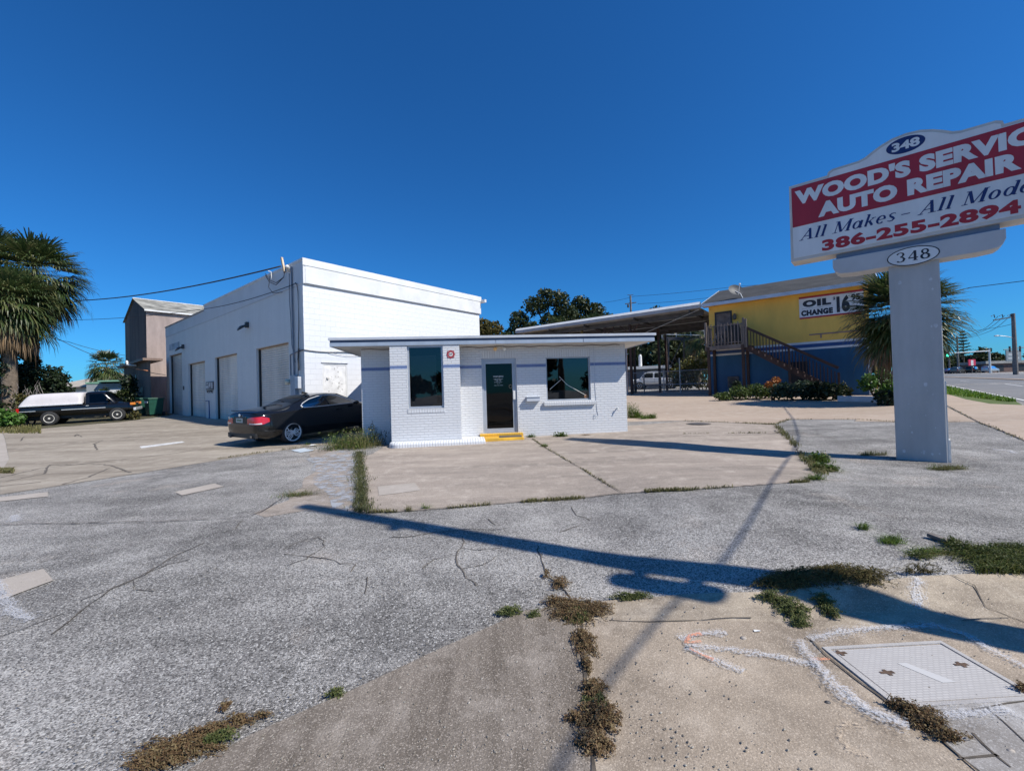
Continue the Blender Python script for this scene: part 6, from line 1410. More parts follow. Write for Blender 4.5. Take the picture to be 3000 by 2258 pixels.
clump('weed_clump', 'dry yellow grass tuft at the foot of the grey pillar', 2770, 1374, (.34, .12), .11, 620, [(GRASSD, .8), (GRASS, .2)], .008, .10)
clump('weed_clump', 'dry grass in the shadow left of the grey pillar', 2560, 1333, (.30, .08), .12, 300, [(GRASSD, .8), (GRASS, .2)], .008, .10)
clump('weed_clump', 'small green plant alone on the asphalt right of centre', 2530, 1550, (.06, .05), .10, 60, [(GRASS, 1)], .010, .08)
clump('weed_clump', 'low green grass patch on the asphalt below the lone green plant', 2595, 1585, (.17, .08), .07, 260, [(GRASS, 1)], .008, .07)
clump('weed_clump', 'green grass streak running into the big patch near the dark plank', 2735, 1620, (.30, .07), .05, 420, [(GRASS, .6), (GRASSD, .4)], .008, .06)
clump('weed_clump', 'tiny grass tuft by the pale blue plate near the coupe', 905, 1302, (.14, .06), .10, 90, [(GRASS, 1)], .008, .06)
mb = MB()
def joint_weeds(pl, n, w, h=.05, m=0):
    q = P(*pl)
    for _ in range(n):
        i = random.randrange(len(q) - 1); t = R(); a, b = V(q[i]), V(q[i + 1]); p = a.lerp(b, t)
        if noise.noise(V((p.x * 1.3, p.y * 1.3, 1))) < -.12: continue
        x, y = p.x + (R() - .5) * w, p.y + (R() - .5) * w; blade(mb, gnd(x, y, .004), h * (.3 + R()), .010, .05)
joint_weeds([(1076, 1502), (1175, 1500), (1333, 1488), (1523, 1472), (1800, 1448), (2000, 1438), (2307, 1416), (2370, 1412)], 1500, .05); joint_weeds([(1523, 1472), (1800, 1448), (2030, 1436)], 900, .10, .05)
joint_weeds([(1561, 1287), (1598, 1312), (1708, 1376), (1803, 1434), (1822, 1446)], 500, .04, .04)
joint_weeds([(2270, 1243), (2294, 1270), (2330, 1305), (2352, 1336), (2390, 1372), (2407, 1390)], 1600, .16, .08)
joint_weeds([(2000, 1233), (2180, 1240), (2240, 1243), (2268, 1244), (2315, 1229)], 500, .12, .06); joint_weeds([(2315, 1229), (2510, 1229), (2620, 1236), (2900, 1234)], 260, .06, .05)
joint_weeds([(2770, 1188), (2865, 1236), (2995, 1288), (3030, 1304)], 500, .12, .05); joint_weeds([(2000, 1271), (2180, 1269), (2290, 1269)], 200, .06, .05)
joint_weeds([(640, 1345), (750, 1328), (850, 1315), (960, 1299)], 260, .06, .05)
stuff(mb.build('joint_weeds', GRASSD), 'thin weeds growing along the joints of the concrete pads', 'weeds')
mb = MB()
q_ = P((1052, 1325), (1054, 1370), (1057, 1430), (1062, 1503))
for i in range(2600):
    k = R() * 3; j = int(k); a_, b2 = V(q_[j]), V(q_[min(3, j + 1)]); p_ = a_.lerp(b2, k - j); wd = .06 + .07 * noise.noise(V((p_.y * 1.7, 3, 0)))
    x, y = p_.x + random.gauss(0, max(.03, wd)), p_.y + random.gauss(0, .05); blade(mb, gnd(x, y, .004), .025 + .075 * R() * (1 + noise.noise(V((p_.y * 2.5, 0, 0)))), .008, .09)
stuff(mb.build('edge_weeds', leaf_mat('edge_weed_leaves', (.07, .075, .025), (.11, .13, .035), (.20, .17, .08))), 'strip of low green weeds along the left edge of the concrete pad', 'weeds')
# ---- creeping ground weeds in the foreground
mats_ = [((1690, 1800), (.22, .16), 1500), ((1640, 1770), (.16, .06), 420), ((1735, 1790), (.17, .09), 520), ((1712, 1890), (.09, .16), 700), ((1722, 1960), (.035, .10), 200), ((1742, 2030), (.085, .10), 600), ((1752, 2110), (.12, .13), 1100), ((1745, 2190), (.09, .09), 620), ((1690, 2120), (.06, .06), 200), ((1640, 1715), (.10, .12), 300), ((1600, 1690), (.05, .05), 90)]
mb = MB()
for (px, py), r, n in mats_:
    c = G(px, py); matweed(mb, (c.x, c.y), r, n, .05)
stuff(mb.build('creeping_weeds', WEEDB), 'brown creeping weeds in the joint between the two foreground slabs', 'weeds')
mb = MB()
for (px, py), r, n in [((1690, 1812), (.10, .10), 500), ((1745, 2075), (.06, .10), 260), ((1490, 1800), (.12, .05), 420), ((1560, 1808), (.06, .04), 160), ((1850, 1757), (.17, .035), 520), ((985, 2040), (.05, .03), 160), ((640, 2175), (.10, .06), 260)]:
    c = G(px, py); matweed(mb, (c.x, c.y), r, n, .045)
stuff(mb.build('creeping_greenery', WEEDG), 'green creeping weeds along the edge of the foreground slab', 'weeds')
mb = MB()
for (px, py), r, n in [((2330, 1705), (.30, .13), 1500), ((2450, 1690), (.26, .13), 1500), ((2540, 1700), (.22, .09), 700), ((2260, 1715), (.15, .06), 400), ((2690, 1684), (.25, .03), 200)]:
    c = G(px, py); matweed(mb, (c.x, c.y), r, n, .07)
stuff(mb.build('creeping_weeds', leaf_mat('brown_green_mat', (.10, .075, .03), (.17, .13, .05), (.22, .20, .07), .8)), 'brown green weed mat on the kerb top crossed by the pole shadow', 'weeds')
mb = MB()
for (px, py), r, n in [((2320, 1795), (.13, .10), 900), ((2345, 1835), (.07, .05), 300), ((2420, 1782), (.09, .09), 600), ((2260, 1760), (.12, .05), 350), ((2440, 1810), (.05, .05), 160)]:
    c = G(px, py); matweed(mb, (c.x, c.y), r, n, .06)
stuff(mb.build('creeping_weeds', WEEDG), 'dark weeds trailing down the kerb above the white paint marks', 'weeds')
mb = MB()
for (px, py), r, n in [((2940, 1650), (.36, .26), 2600), ((2850, 1625), (.20, .16), 700), ((3040, 1640), (.4, .3), 1800), ((2790, 1600), (.14, .05), 260), ((2700, 1638), (.16, .05), 200)]:
    c = G(px, py); matweed(mb, (c.x, c.y), r, n, .07)
for _ in range(900):
    c = G(2860 + 160 * R(), 1610 + 75 * R()); blade(mb, c, .05 + .05 * R(), .008, .06)
stuff(mb.build('grass_mat', leaf_mat('olive_grass_mat', (.07, .10, .02), (.13, .16, .035), (.20, .18, .06))), 'mat of olive green grass on the asphalt at the right edge', 'grass')
mb = MB()
for (px, py), r, n in [((520, 2205), (.22, .11), 900), ((620, 2150), (.13, .06), 420), ((700, 2120), (.10, .03), 220), ((660, 2080), (.03, .05), 80), ((440, 2245), (.14, .06), 420), ((770, 2105), (.05, .02), 90)]:
    c = G(px, py); matweed(mb, (c.x, c.y), r, n, .035)
stuff(mb.build('creeping_weeds', WEEDB), 'brown creeping weeds between the asphalt and the apron at the bottom', 'weeds')
mb = MB()
for (px, py), r, n in [((2690, 2105), (.11, .07), 620), ((2730, 2140), (.10, .06), 360), ((2780, 2175), (.10, .03), 200), ((2620, 2080), (.08, .025), 160), ((3000, 2030), (.05, .03), 120)]:
    c = G(px, py); matweed(mb, (c.x, c.y), r, n, .05)
stuff(mb.build('creeping_weeds', WEEDB), 'dry brown weeds at the lower corner of the utility vault', 'weeds')
# ---- loose things on the ground
t = thing('wooden_plank', 'dark weathered plank lying by the grass mat at the right edge', 'plank', G(2790, 1600)); a = G(2722, 1575) - G(2790, 1600); b = G(2880, 1628) - G(2790, 1600)
mb = MB(); mb.prism([(0, 0), (a.x, 0)], 0, 0) if False else mb.bar(a + V((0, 0, .03)), b + V((0, 0, .012)), .05, .03); mb.build('board', pm('grey_plank', (.16, .14, .13), .9, .4, 8, .004, 30), t)
for nm, lab, px, py, s_, mt in (('pebble', 'pale grey pebble on the sidewalk right of the orange arrow tip', 2178, 1874, .022, PATCH), ('pebble', 'small dark stone on the sidewalk below the white paint line', 2425, 2063, .018, DSTEEL), ('pebble', 'tiny dark stone on the sidewalk left of the vault', 2402, 2018, .012, DSTEEL), ('pebble', 'pale stone at the bottom right corner of the picture', 2962, 2208, .02, PATCH), ('pebble', 'small dark stone below the arrow on the tan sidewalk', 2325, 2013, .011, DSTEEL)):
    t = thing(nm, lab, 'stone', G(px, py)); mb = MB(); mb.sphere((0, 0, s_ * .45), (s_, s_ * .7, s_ * .55), 0, 8); mb.build('stone', mt, t, smooth=True)
t = thing('paper_scrap', 'small white paper scrap on the sidewalk above the arrow', 'paper', G(2218, 1854)); mb = MB(); mb.quad((-.02, -.007, .015), (.02, -.009, .018), (.022, .008, .015), (-.018, .008, .02)); mb.build('paper', WHITE, t)
t = thing('paper_scrap', 'white litter beside the weeds at the corner of the pale plate', 'paper', G(918, 1307)); mb = MB(); mb.quad((-.1, -.03, .02), (.1, -.05, .04), (.12, .05, .03), (-.08, .06, .05)); mb.build('paper', WHITE, t)
# ================================================================== BACKGROUND BUILDINGS
# brown tower behind the left end of the garage
p = at(433, 1200, 29.0); TO = V((p.x, p.y, zg(p.x, p.y)))
tw = thing('brown_tower', 'tall narrow brown stucco building with a gabled grey roof behind the garage', 'building', TO, -AZ)
tz = 8.0 + .0; wl_ = at(368, 1000, 29 + 1.2); 
gw = 7.2
def hz(py, px, Y): return at(px, py, Y).z - TO.z
ze = hz(907, 433, 29.0); za = hz(877, 396, 31.3) - ze; print('TOWER', ze, za)
mb = MB(); Lr = 11
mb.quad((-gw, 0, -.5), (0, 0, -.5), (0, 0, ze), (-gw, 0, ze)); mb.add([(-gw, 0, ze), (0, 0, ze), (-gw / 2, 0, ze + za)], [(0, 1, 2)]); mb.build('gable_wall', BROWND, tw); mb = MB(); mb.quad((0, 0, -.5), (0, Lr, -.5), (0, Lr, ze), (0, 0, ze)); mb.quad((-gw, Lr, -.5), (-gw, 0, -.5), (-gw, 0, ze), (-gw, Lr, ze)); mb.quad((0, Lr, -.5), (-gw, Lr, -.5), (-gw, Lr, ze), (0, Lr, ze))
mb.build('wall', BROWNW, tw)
mb = MB(); xm, zm = -gw / 2, ze + za + .06
mb.add([(.18, -.12, ze + .0), (.18, Lr, ze + .0), (xm, Lr, zm), (xm, -.12, zm), (-gw - .12, -.12, ze + .0), (-gw - .12, Lr, ze + .0), (.18, -.12, ze - .12), (.18, Lr, ze - .12)], [(0, 1, 2, 3), (3, 2, 5, 4), (6, 7, 1, 0)])
rf = mb.build('roof', pm('lichen_roof', (.34, .33, .29), .9, .45, 1.2, .01, 9), tw)
mb = MB(); mb.bar((.2, -.12, ze - .06), (.2, Lr, ze - .06), .05, .10); mb.bar((xm, -.1, zm + .03), (xm, Lr, zm + .03), .1, .05); mb.build('edge_trim', WHITE, rf)
ll = hz(1062, 433, 28.6)
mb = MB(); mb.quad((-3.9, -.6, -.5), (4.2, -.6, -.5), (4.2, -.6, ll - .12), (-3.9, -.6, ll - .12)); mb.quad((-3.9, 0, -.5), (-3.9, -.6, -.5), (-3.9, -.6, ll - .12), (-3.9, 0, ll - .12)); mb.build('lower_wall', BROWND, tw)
mb = MB(); mb.box(-4.2, 4.2, -.95, .0, ll - .12, ll + .02); lr = mb.build('lean_to_roof', pm('brown_metal', (.22, .15, .12), .6, .2, 2), tw); mb = MB(); mb.tube([(-.5, -.98, ll + .06), (-.2, -1.0, ll + .1), (0, -.98, ll - .15), (1.2, -.8, ll - .25)], .07, 6); mb.build('gutter', WHITE, lr)
mb = MB(); mb.box(.05, .35, -.63, -.601, ll - 1.75, ll - .8); mb.build('small_window', BLACK, tw); mb = MB(); mb.box(1.6, 2.4, -.64, -.601, -.3, 1.7); mb.build('back_door', DSTEEL, tw)
for px, lab, b in ((452, 'dark green wheeled bin with a white label beside the garage', 1), (428, 'dark green wheeled bin behind the labelled bin', 0)):
    q = at(px, 1215, 25.6 if b else 26.2); t = thing('wheeled_bin', lab, 'bin', gnd(q.x, q.y), -AZ + .15, 'wheeled bins by the brown tower')
    mb = MB(); vs = [(x * k, y * k, z) for z, k in ((.08, .82), (1.0, 1)) for x, y in ((-.33, -.38), (.33, -.38), (.33, .38), (-.33, .38))]; mb.add(vs, [(3, 2, 1, 0), (4, 5, 6, 7), (0, 1, 5, 4), (1, 2, 6, 5), (2, 3, 7, 6), (3, 0, 4, 7)]); mb.build('body', BIN, t, bevel=.03)
    mb = MB(); mb.prism([(-.37, 1.0), (.37, 1.0), (.35, 1.08), (-.35, 1.10)], -.42, .42); mb.build('lid', BIN, t, bevel=.02)
    for x in (-.3, .3): mb = MB(); mb.lathe([(.001, -.04), (.12, -.04), (.12, .04), (.001, .04)], 14, 0, 'y', (x, .36, .12)); mb.build('wheel', RUBBER, t)
    if b: mb = MB(); mb.box(-.22, .22, -.405, -.385, .78, .90); mb.build('label_panel', WHITE, t)
# low house with a tan roof
p = at(215, 1200, 44); ho = thing('low_house', 'low white house with a tan shingle roof seen over the black pickup', 'house', gnd(p.x, p.y), -AZ + .45)
mb = MB(); mb.box(-3.6, 3.0, 0, 6, -.5, 2.25); mb.build('wall', WHITE, ho)
mb = MB(); mb.add([(-4.0, -.7, 2.2), (3.3, -.7, 2.2), (3.3, 6.6, 2.2), (-4.0, 6.6, 2.2), (1.6, 2.9, 3.75), (2.2, 2.9, 3.75)], [(0, 1, 5, 4), (1, 2, 5), (2, 3, 4, 5), (3, 0, 4), (3, 2, 1, 0)]); rf = mb.build('roof', TANR, ho)
mb = MB(); mb.box(-4.0, 3.3, -.74, -.70, 2.08, 2.22); mb.build('fascia', pm('brown_fascia', (.2, .15, .12), .7, .2, 3), rf)
for x in (-3.0, -2.0, -1.2): mb = MB(); mb.bar((x, -.5, -.3), (x, -.5, 2.1), .12); mb.build('porch_post', WHITE, ho)
p = at(322, 1200, 38); hg = thing('green_trimmed_house', 'flat grey and white house with pale green roof trim behind the palmetto', 'house', gnd(p.x, p.y), .25)
mb = MB(); mb.box(-1.7, 2.6, 0, 5, -.5, 2.35); mb.build('wall', pm('grey_stucco', (.33, .36, .38), .8, .15, 1), hg); mb = MB(); mb.box(.0, 2.6, -.03, -.002, 1.1, 1.9); mb.build('white_panel', WHITE, hg)
mb = MB(); mb.box(-.6, 2.9, -.5, 5.2, 2.5, 2.62); mb.box(-1.75, -.6, -.05, 5, 2.351, 2.5); mb.build('roof', GREENT, hg)
for px, Y, lab, r_ in ((205, 70, 'round green tree crown behind the low tan roofed house', 3.2), (255, 75, 'darker tree crown behind the tan roof next to the palm', 3.4), (150, 66, 'far tree at the left of the low house', 2.6)):
    tree('leafy_tree', lab, ft(px, Y), 3.5, [((0, 0, 2.2), (r_, 2, 1.7)), ((r_ * .6, 0, 1.6), (r_ * .7, 2, 1.4)), ((-r_ * .6, 0, 1.6), (r_ * .7, 2, 1.3))], LEAF_OAK if px != 205 else LEAF_OLV, 1500, .3, .2)
# structures behind the fence
t = thing('steel_rack', 'dark raised steel trailer frame with white rails behind the canopy', 'rack', gnd(*(lambda q: (q.x, q.y))(at(2005, 1200, 41))), -.3)
for x in (-1.4, 0, 1.4): mb = MB(); mb.bar((x, 0, 0), (x + .2, 0, 4.9), .16); mb.build('post', DSTEEL, t)
mb = MB(); mb.bar((-1.8, 0, 4.9), (2.2, 0, 4.6), .12, .3)
for x in (-1.2, .2): mb.bar((x, 0, 2.0), (x + 1.2, 0, 4.6), .08)
mb.build('beam', DSTEEL, t)
mb = MB()
for z in (5.3, 5.75): mb.bar((-1.8, 0, z), (2.0, 0, z - .35), .07)
for x in (-1.8, -.5, .8, 2.0): mb.bar((x, 0, 5.75 - .09 * (x + 1.8)), (x, 0, 4.9 - .07 * (x + 1.8)), .06)
mb.build('white_rail', WHITE, t)
t = thing('white_shed', 'low shed with a white metal roof behind the canopy posts', 'shed', gnd(*(lambda q: (q.x, q.y))(at(1870, 1200, 44))), -.25)
mb = MB(); mb.box(-3, 3, 0, 3, -.3, 2.0); mb.build('wall', pm('shed_grey', (.2, .21, .22), .8, .2, 1.5), t); mb = MB(); mb.box(-3.3, 3.3, -.4, 3.2, 2.01, 2.3); mb.build('roof', WHITE, t)
mb = MB(); mb.lathe([(.17, 2.3), (.17, 3.4), (.1, 3.6), (.001, 3.62)], 14, 0, 'z', (.4, 1, 0)); mb.build('white_tank', WHITE, t)
# blue sign beside the yellow building
t = thing('blue_sign', 'square dark blue business sign projecting right of the blue wall corner', 'sign', yloc(YW + .2, .3, 2.0), YA)
mb = MB(); mb.box(0, 1.15, -.05, .05, .95, 2.45); bd = mb.build('board', pm('navy_board', (.02, .04, .14), .5, .15, 2), t); mb = MB(); text(mb, 'MOTORS', .12, 1.0, 1.42, 1.55, -.053, 0, .02) if False else mb.add([(.25 + .6 * a, -.053, 1.75 + .4 * b) for a, b in ((0, 0), (.35, .45), (.1, .9), (.5, .6), (.9, .95), (.7, .4), (1, .05), (.5, .25))], [tuple(range(8))])
for z in (1.20, 1.36, 1.55): mb.box(.2, .95 if z > 1.3 else .8, -.0535, -.0525, z, z + .06)
mb.build('pale_marks', pm('pale_blue_mark', (.35, .42, .55), .6, .2, 5), bd); mb = MB(); mb.bar((-.02, 0, 1.2), (-.02, 0, -1.3), .1); mb.build('post', YEL, t)
# ================================================================== FAR RIGHT
for px, Y, lab, h, w_, mt in ((2800, 128, 'far broad tree behind the small blue car', 6, 7, LEAF_DK), (2872, 125, 'far dark rounded tree behind the silver hatchback', 7.5, 6.5, LEAF_OAK), (2915, 122, 'far brownish tree right of the tall signal post', 7.0, 5.5, LEAF_OAK), (2960, 130, 'far tree behind the tall utility pole', 5.5, 5, LEAF_DK), (2840, 132, 'far tree between the utility pole and the pine', 7, 6, LEAF_DK), (2750, 130, 'far tree hidden partly by the grey pillar', 5.5, 6, LEAF_DK), (3040, 125, 'far tree at the right picture edge', 6, 6, LEAF_DK), (2590, 120, 'far low tree behind the red pickup', 6, 6, LEAF_OAK)):
    tree('far_tree', lab, ft(px, Y), h, rblobs(9, w_ * .62, 2, 1.2, h * .82, w_ * .22, w_ * .34), mt, 1500, .55, .3, group='far trees across the road')
f = ft(2830, 118); t = thing('norfolk_pine', 'slim pointed pine standing alone above the far trees', 'tree', f); H = 12.5; mb = MB(); mb.tube([(0, 0, 0), (0, 0, H)], [.22, .03], 7); mb.build('trunk', BARK, t); mb = MB()
for i in range(9):
    z = H * (.36 + .62 * i / 9); r_ = 2.5 * (1 - i / 9.5)
    for j in range(7):
        a = j * 2 * pi / 7 + i
        for k in range(12): d = r_ * (k + .5) / 12; leafq(mb, V((d * cos(a), d * sin(a), z + .12 * d + (R() - .5) * .3)), .32)
mb.build('crown', LEAF_DK, t)
def upole(name, label, px, Y, ytop, r=.16, cat='utility pole'):
    f = ft(px, Y); top = at(px, ytop, Y); H = top.z - f[2]; t = thing(name, label, cat, f); mb = MB(); mb.tube([(0, 0, -.3), (0, 0, H)], [r, r * .7], 9); mb.build('pole', pm('grey_wood_pole', (.20, .18, .165), .85, .25, 3), t); return t, H
t, H = upole('utility_pole', 'tall utility pole with a long crossarm and street lamp at the right edge', 2981, 62, 918, .30)
mb = MB(); mb.bar((0, 0, H - .5), (-2.9, 0, H - .9), .14, .16); mb.build('crossarm', DSTEEL, t)
for x in (-.3, -1.5, -2.7):
    mb = MB(); mb.tube([(x, 0, H - .55), (x - .1, 0, H - .1), (x - .5, 0, H - .3)], .06, 6); mb.build('insulator', DSTEEL, t)
mb = MB(); zl_ = H - 3.2; mb.tube([(0, 0, zl_ - .4), (-1.2, 0, zl_ - .1), (-2.1, 0, zl_)], .05, 6); la = mb.build('lamp_arm', STEEL, t); mb = MB(); mb.sphere((-2.5, 0, zl_), (.5, .14, .1)); mb.build('street_lamp', STEEL, la)
t, H = upole('utility_pole', 'thinner utility pole left of the pointed pine', 2813, 112, 985, .24); mb = MB(); mb.bar((-1.6, 0, H - .4), (1.0, 0, H - .3), .12); mb.build('crossarm', DSTEEL, t)
t, H = upole('utility_pole', 'short dark pole near the traffic signal left of the pine', 2787, 115, 1012, .2); mb = MB(); mb.bar((-.5, 0, H - .8), (.5, 0, H - .8), .5, .7); mb.build('transformer', DSTEEL, t)
t, H = upole('utility_pole', 'wooden utility pole with a small crossarm rising behind the canopy roof', 1858, 58, 866, .17)
mb = MB(); mb.bar((-.75, 0, H - 1.1), (.75, 0, H - .95), .1, .12); mb.build('crossarm', DSTEEL, t); mb = MB(); mb.bar((-.4, 0, H + .1), (.4, 0, H + .1), .08, .06); mb.tube([(-.35, 0, H - 1.6), (-.35, 0, H - 1.2)], .14, 8); mb.build('fittings', DSTEEL, t)
# traffic signal
f = ft(2906, 96); t = thing('traffic_signal', 'galvanised traffic signal post with a long arm and a green light', 'traffic light', f); za_ = at(2890, 1028, 96).z - f[2]; xa_ = at(2768, 1035, 96).x - f[0]; zt_ = at(2906, 1022, 96).z - f[2]
GALV = pm('pale_galvanised', (.60, .62, .62), .5, .1, 3)
mb = MB(); mb.tube([(0, 0, 0), (0, 0, zt_)], [.2, .14], 8); mb.build('post', GALV, t); mb = MB(); mb.tube([(0, 0, za_), (xa_, 0, za_ - .3)], [.13, .08], 7); mb.build('arm', GALV, t)
GREEN = glow_mat('green_signal_lamp', (.05, .9, .45), 2.5)
mb = MB(); mb.box(xa_ - .05, xa_ + .75, -.2, .2, za_ - 1.3, za_ + .75); hd = mb.build('signal_head', BLACK, t, bevel=.05); mb = MB(); mb.disc((xa_ + .35, za_ - .78), .30, .30, -.23, 14); mb.build('green_lamp', GREEN, hd)
f = ft(2975, 70); t = thing('traffic_signal', 'dark traffic signal heads hanging from an arm by the tall utility pole', 'traffic light', f); z1_ = at(2966, 1022, 70).z - f[2]
mb = MB(); mb.tube([(3, 0, 0), (3, 0, z1_ + .4)], .16, 8); mb.build('post', DSTEEL, t); mb = MB(); mb.tube([(3, 0, z1_ + .3), (-1.5, 0, z1_ - .1)], .07, 6); mb.build('arm', DSTEEL, t)
for x in (-.5, 1.2): mb = MB(); mb.box(x - .13, x + .13, -.07, .07, z1_ - .5, z1_ + .45); mb.build('signal_head', BLACK, t, bevel=.04)
f = ft(2955, 108); t = thing('brown_shop', 'low brown shop front behind the utility pole at the right edge', 'building', f); mb = MB(); mb.box(-5.5, 9, 0, 6, -1, 2.2); mb.build('wall', pm('brown_brick', (.16, .10, .085), .8, .3, 1), t); mb = MB(); mb.box(-5.8, 9.2, -.5, 6, 2.21, 2.9); mb.build('roof_band', pm('grey_band', (.30, .30, .28), .7, .2, 1), t)
mb = MB(); mb.box(-3.8, -.8, -.04, -.002, .3, 1.8); mb.box(1.5, 4.5, -.04, -.002, .3, 1.8); mb.build('shop_window', BLACK, t)
t = thing('grey_sign', 'grey shop sign with pale marks below the utility pole', 'sign', ft(2974, 100)); mb = MB(); mb.box(-1.6, 1.9, -.1, .1, 2.6, 5.2); bd = mb.build('board', pm('grey_sign_board', (.22, .26, .28), .6, .2, 1), t)
mb = MB()
for x, z, w2, h2 in ((-1.1, 3.9, .9, .5), (.3, 4.0, .9, .6), (-1.2, 3.1, 1.0, .4), (.2, 3.1, 1.2, .4)): mb.box(x, x + w2, -.11, -.101, z, z + h2)
mb.build('pale_marks', pm('pale_grey_mark', (.45, .47, .48), .6, .1, 2), bd); mb = MB(); mb.bar((0, 0, 0), (0, 0, 2.7), .2); mb.build('post', DSTEEL, t)
t = thing('pink_sign', 'small bright red and pink sign above the dark cars across the road', 'sign', ft(2853, 105)); mb = MB(); mb.box(-.85, .85, -.1, .1, 1.9, 3.4); bd = mb.build('board', pm('red_sign_board', (.6, .04, .10), .5, .1, 1), t); mb = MB(); mb.box(-.3, .3, -.11, -.101, 1.9, 3.2); mb.build('white_panel', WHITE, bd); mb = MB(); mb.bar((0, 0, 0), (0, 0, 1.9), .15); mb.build('post', DSTEEL, t)
t = thing('dark_red_sign', 'dark red square sign behind the red pickup', 'sign', ft(2556, 60)); mb = MB(); mb.box(-.6, .6, -.1, .1, 2.0, 3.2); mb.build('board', pm('dark_red_board', (.16, .03, .03), .6, .2, 1), t); mb = MB(); mb.bar((0, 0, 0), (0, 0, 2), .12); mb.build('post', DSTEEL, t)
# ================================================================== UTILITY POLE BESIDE THE CAMERA (casts the long shadow)
sh = V((cos(SUN_AZ), -sin(SUN_AZ), 0)); 
side = V((-sh.y * -1, -sh.x, 0)); base = side * -3.70 + sh * 3.7; base.z = zg(base.x, base.y)
A1 = G(872, 1487); tipd = (V((A1.x, A1.y, 0)) - V((base.x, base.y, 0))).dot(-sh); HP = tipd * tan(SUN_EL) + .1
print('POLE', base, HP)
t = thing('utility_pole', 'wooden utility pole beside the camera that throws the long shadow over the lot', 'utility pole', base)
mb = MB(); mb.tube([(0, 0, -.3), (0, 0, HP)], [.185, .11], 12); mb.build('pole', pm('brown_pole', (.15, .11, .08), .9, .3, 3), t)
def onshadow(px, py):       # ground pixel -> (distance along the shadow, sideways offset)
    g = G(px, py); d = V((g.x - base.x, g.y - base.y, 0)); return d.dot(-sh), d.dot(side)
d1, o1 = onshadow(1800, 1682); d2, o2 = onshadow(2040, 1748); print('TR', o1, o2, d1, d2)
te = tan(SUN_EL); off_ = side * ((o1 + o2) / 2)
mb = MB(); mb.tube([off_ + V((0, 0, d2 * te)), off_ + V((0, 0, d1 * te))], .115, 14); mb.build('transformer', TRANS, t)
for dd in (d2 + .12, d1 - .1):
    mb = MB(); mb.bar((0, 0, dd * te), off_ + V((0, 0, dd * te)), .07, .07); mb.build('bracket', DSTEEL, t)
d3, o3 = onshadow(1122, 1546); mb = MB(); mb.bar((0, 0, d3 * te + .12), side * o3 + V((0, 0, d3 * te - .05)), .09, .09); mb.build('bracket', DSTEEL, t)
# ---- wires
def wire(name, label, pts, r, sag=0., mat=CABLE):
    q = []
    for a, b in zip(pts, pts[1:]):
        a, b = V(a), V(b)
        for k in range(12): u = k / 12; q.append(a.lerp(b, u) - V((0, 0, sag * 4 * u * (1 - u))))
    q.append(V(pts[-1])); mb = MB(); mb.tube(q, r, 6); o = mb.build(name, mat, smooth=True); tag(o, label, 'cable'); return o
cab = []
for px, py, h in ((1560, 2400, 5.4), (1640, 2230, 5.4), (1780, 1990, 5.3), (1950, 1790, 5.3), (2120, 1640, 5.3), (2200, 1520, 5.3), (2260, 1410, 5.35), (2320, 1330, 5.5), (2340, 1280, 5.7), (2325, 1230, 5.9), (2290, 1185, 6.1)):
    g = G(px, py); cab.append(g + SUN * (h / SUN.z))
q = cab[0] + (cab[0] - cab[3]) * 3
wire('overhead_cable', 'thick dark cable slung along the street behind the big sign', [tuple(q)] + [tuple(p) for p in cab], .016)
wire('overhead_cable', 'thick twisted cable from the garage corner out past the left palms', [at(823, 780, 16.7), at(240, 880, 26), at(-80, 905, 33)], .028, .25)
wire('overhead_cable', 'thin cable from the garage corner to the left past the brown tower roof', [at(866, 831, 15.6), at(600, 905, 21), at(215, 937, 28), at(-60, 940, 33)], .014, .12)
wire('overhead_cable', 'upper of two cables sloping down from the palms to the brown tower', [at(120, 975, 27), at(200, 1001, 28), at(367, 1041, 30)], .016, .1)
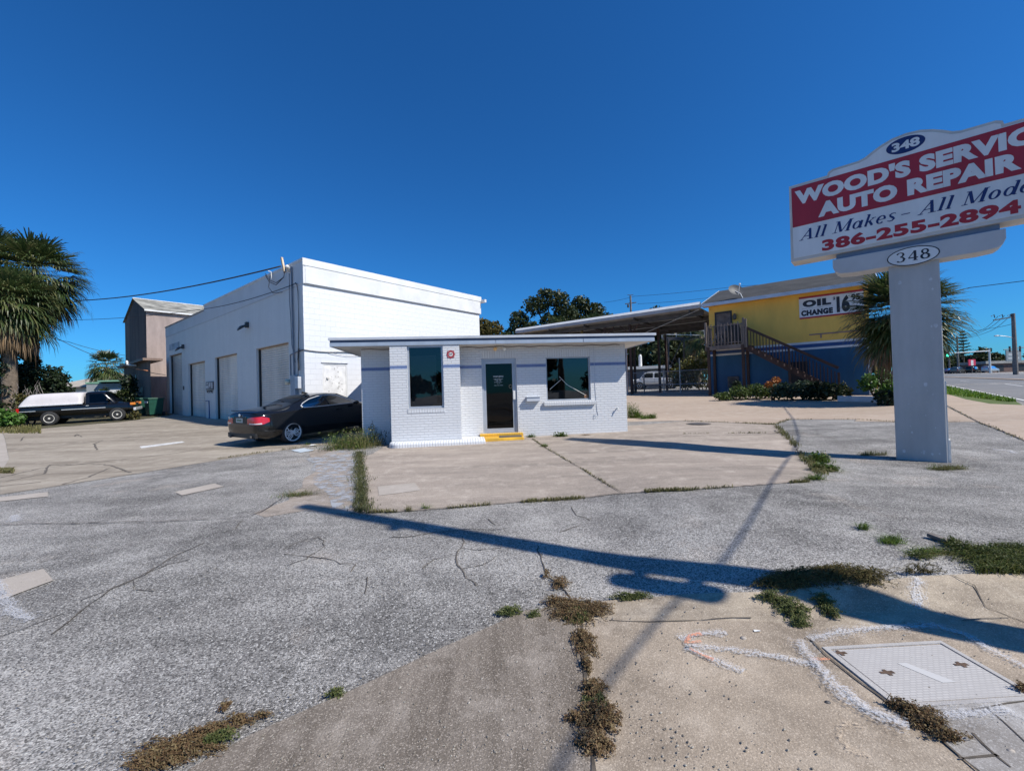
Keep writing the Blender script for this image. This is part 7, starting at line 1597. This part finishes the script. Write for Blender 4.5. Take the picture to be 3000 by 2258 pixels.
wire('overhead_cable', 'lower cable sloping from the palms over the fan palm to the garage', [at(120, 960, 25), at(185, 1000, 26), at(290, 1046, 27), at(400, 1080, 26.5), at(485, 1098, 24.8)], .018, .05)
wire('cable_sleeve', 'orange sleeve on the cable in front of the brown tower', [at(399, 1080.5, 26.45), at(432, 1086, 25.9)], .035, 0, pm('orange_sleeve', (.62, .25, .12), .6, .15, 4))
wire('overhead_cable', 'upper thin wire from the pole behind the canopy to the right', [at(1770, 886, 62), at(1858, 868, 58), at(2160, 839, 50), at(2600, 800, 46)], .02, .1)
wire('overhead_cable', 'lower thin wire from the pole behind the canopy to the right', [at(1868, 890, 58), at(2080, 872, 52), at(2300, 850, 48)], .02, .1)
wire('overhead_cable', 'single wire at the right edge above the green fan palm', [at(2700, 880, 22), at(2840, 843, 20), at(3040, 818, 18)], .016, 0)
for i, (a, b, c) in enumerate((((2924, 926), (2880, 965), (2800, 993)), ((2943, 924), (2890, 965), (2815, 993)), ((2962, 922), (2905, 968), (2830, 990)))):
    wire('overhead_cable', ('left', 'middle', 'right')[i] + ' one of the three fine wires leaving the long crossarm at the right', [at(*a, 62), at(*b, 72), at(*c, 105)], .03, .2)
wire('overhead_cable', 'fine wire under the crossarm between the tall pole and the palm', [at(2975, 946, 62), at(2900, 962, 66), at(2835, 969, 72)], .03, .1)
# ================================================================== ACROSS THE STREET (seen in the window reflections)
for x, y, h, w_, lab in ((-34, -70, 6.5, 7, 'dark tree mirrored at the left of the bay window'), (-16, -78, 6, 8, 'dark tree mirrored low in the bay window'), (4, -82, 6.5, 8, 'dark tree mirrored in the glass door'), (-4, -60, 5.5, 5, 'dark tree mirrored at the right of the glass door'), (24, -66, 10, 8, 'tall dark tree mirrored in the right office window'), (40, -72, 7, 9, 'dark tree mirrored behind the tall one in the right window')):
    tree('street_tree', lab, (x, y, 0), h, rblobs(10, w_ * .55, 3, 1.5, h * .85, w_ * .22, w_ * .34), LEAF_DK, 900, .7, .3)
print('objects', len(bpy.data.objects))
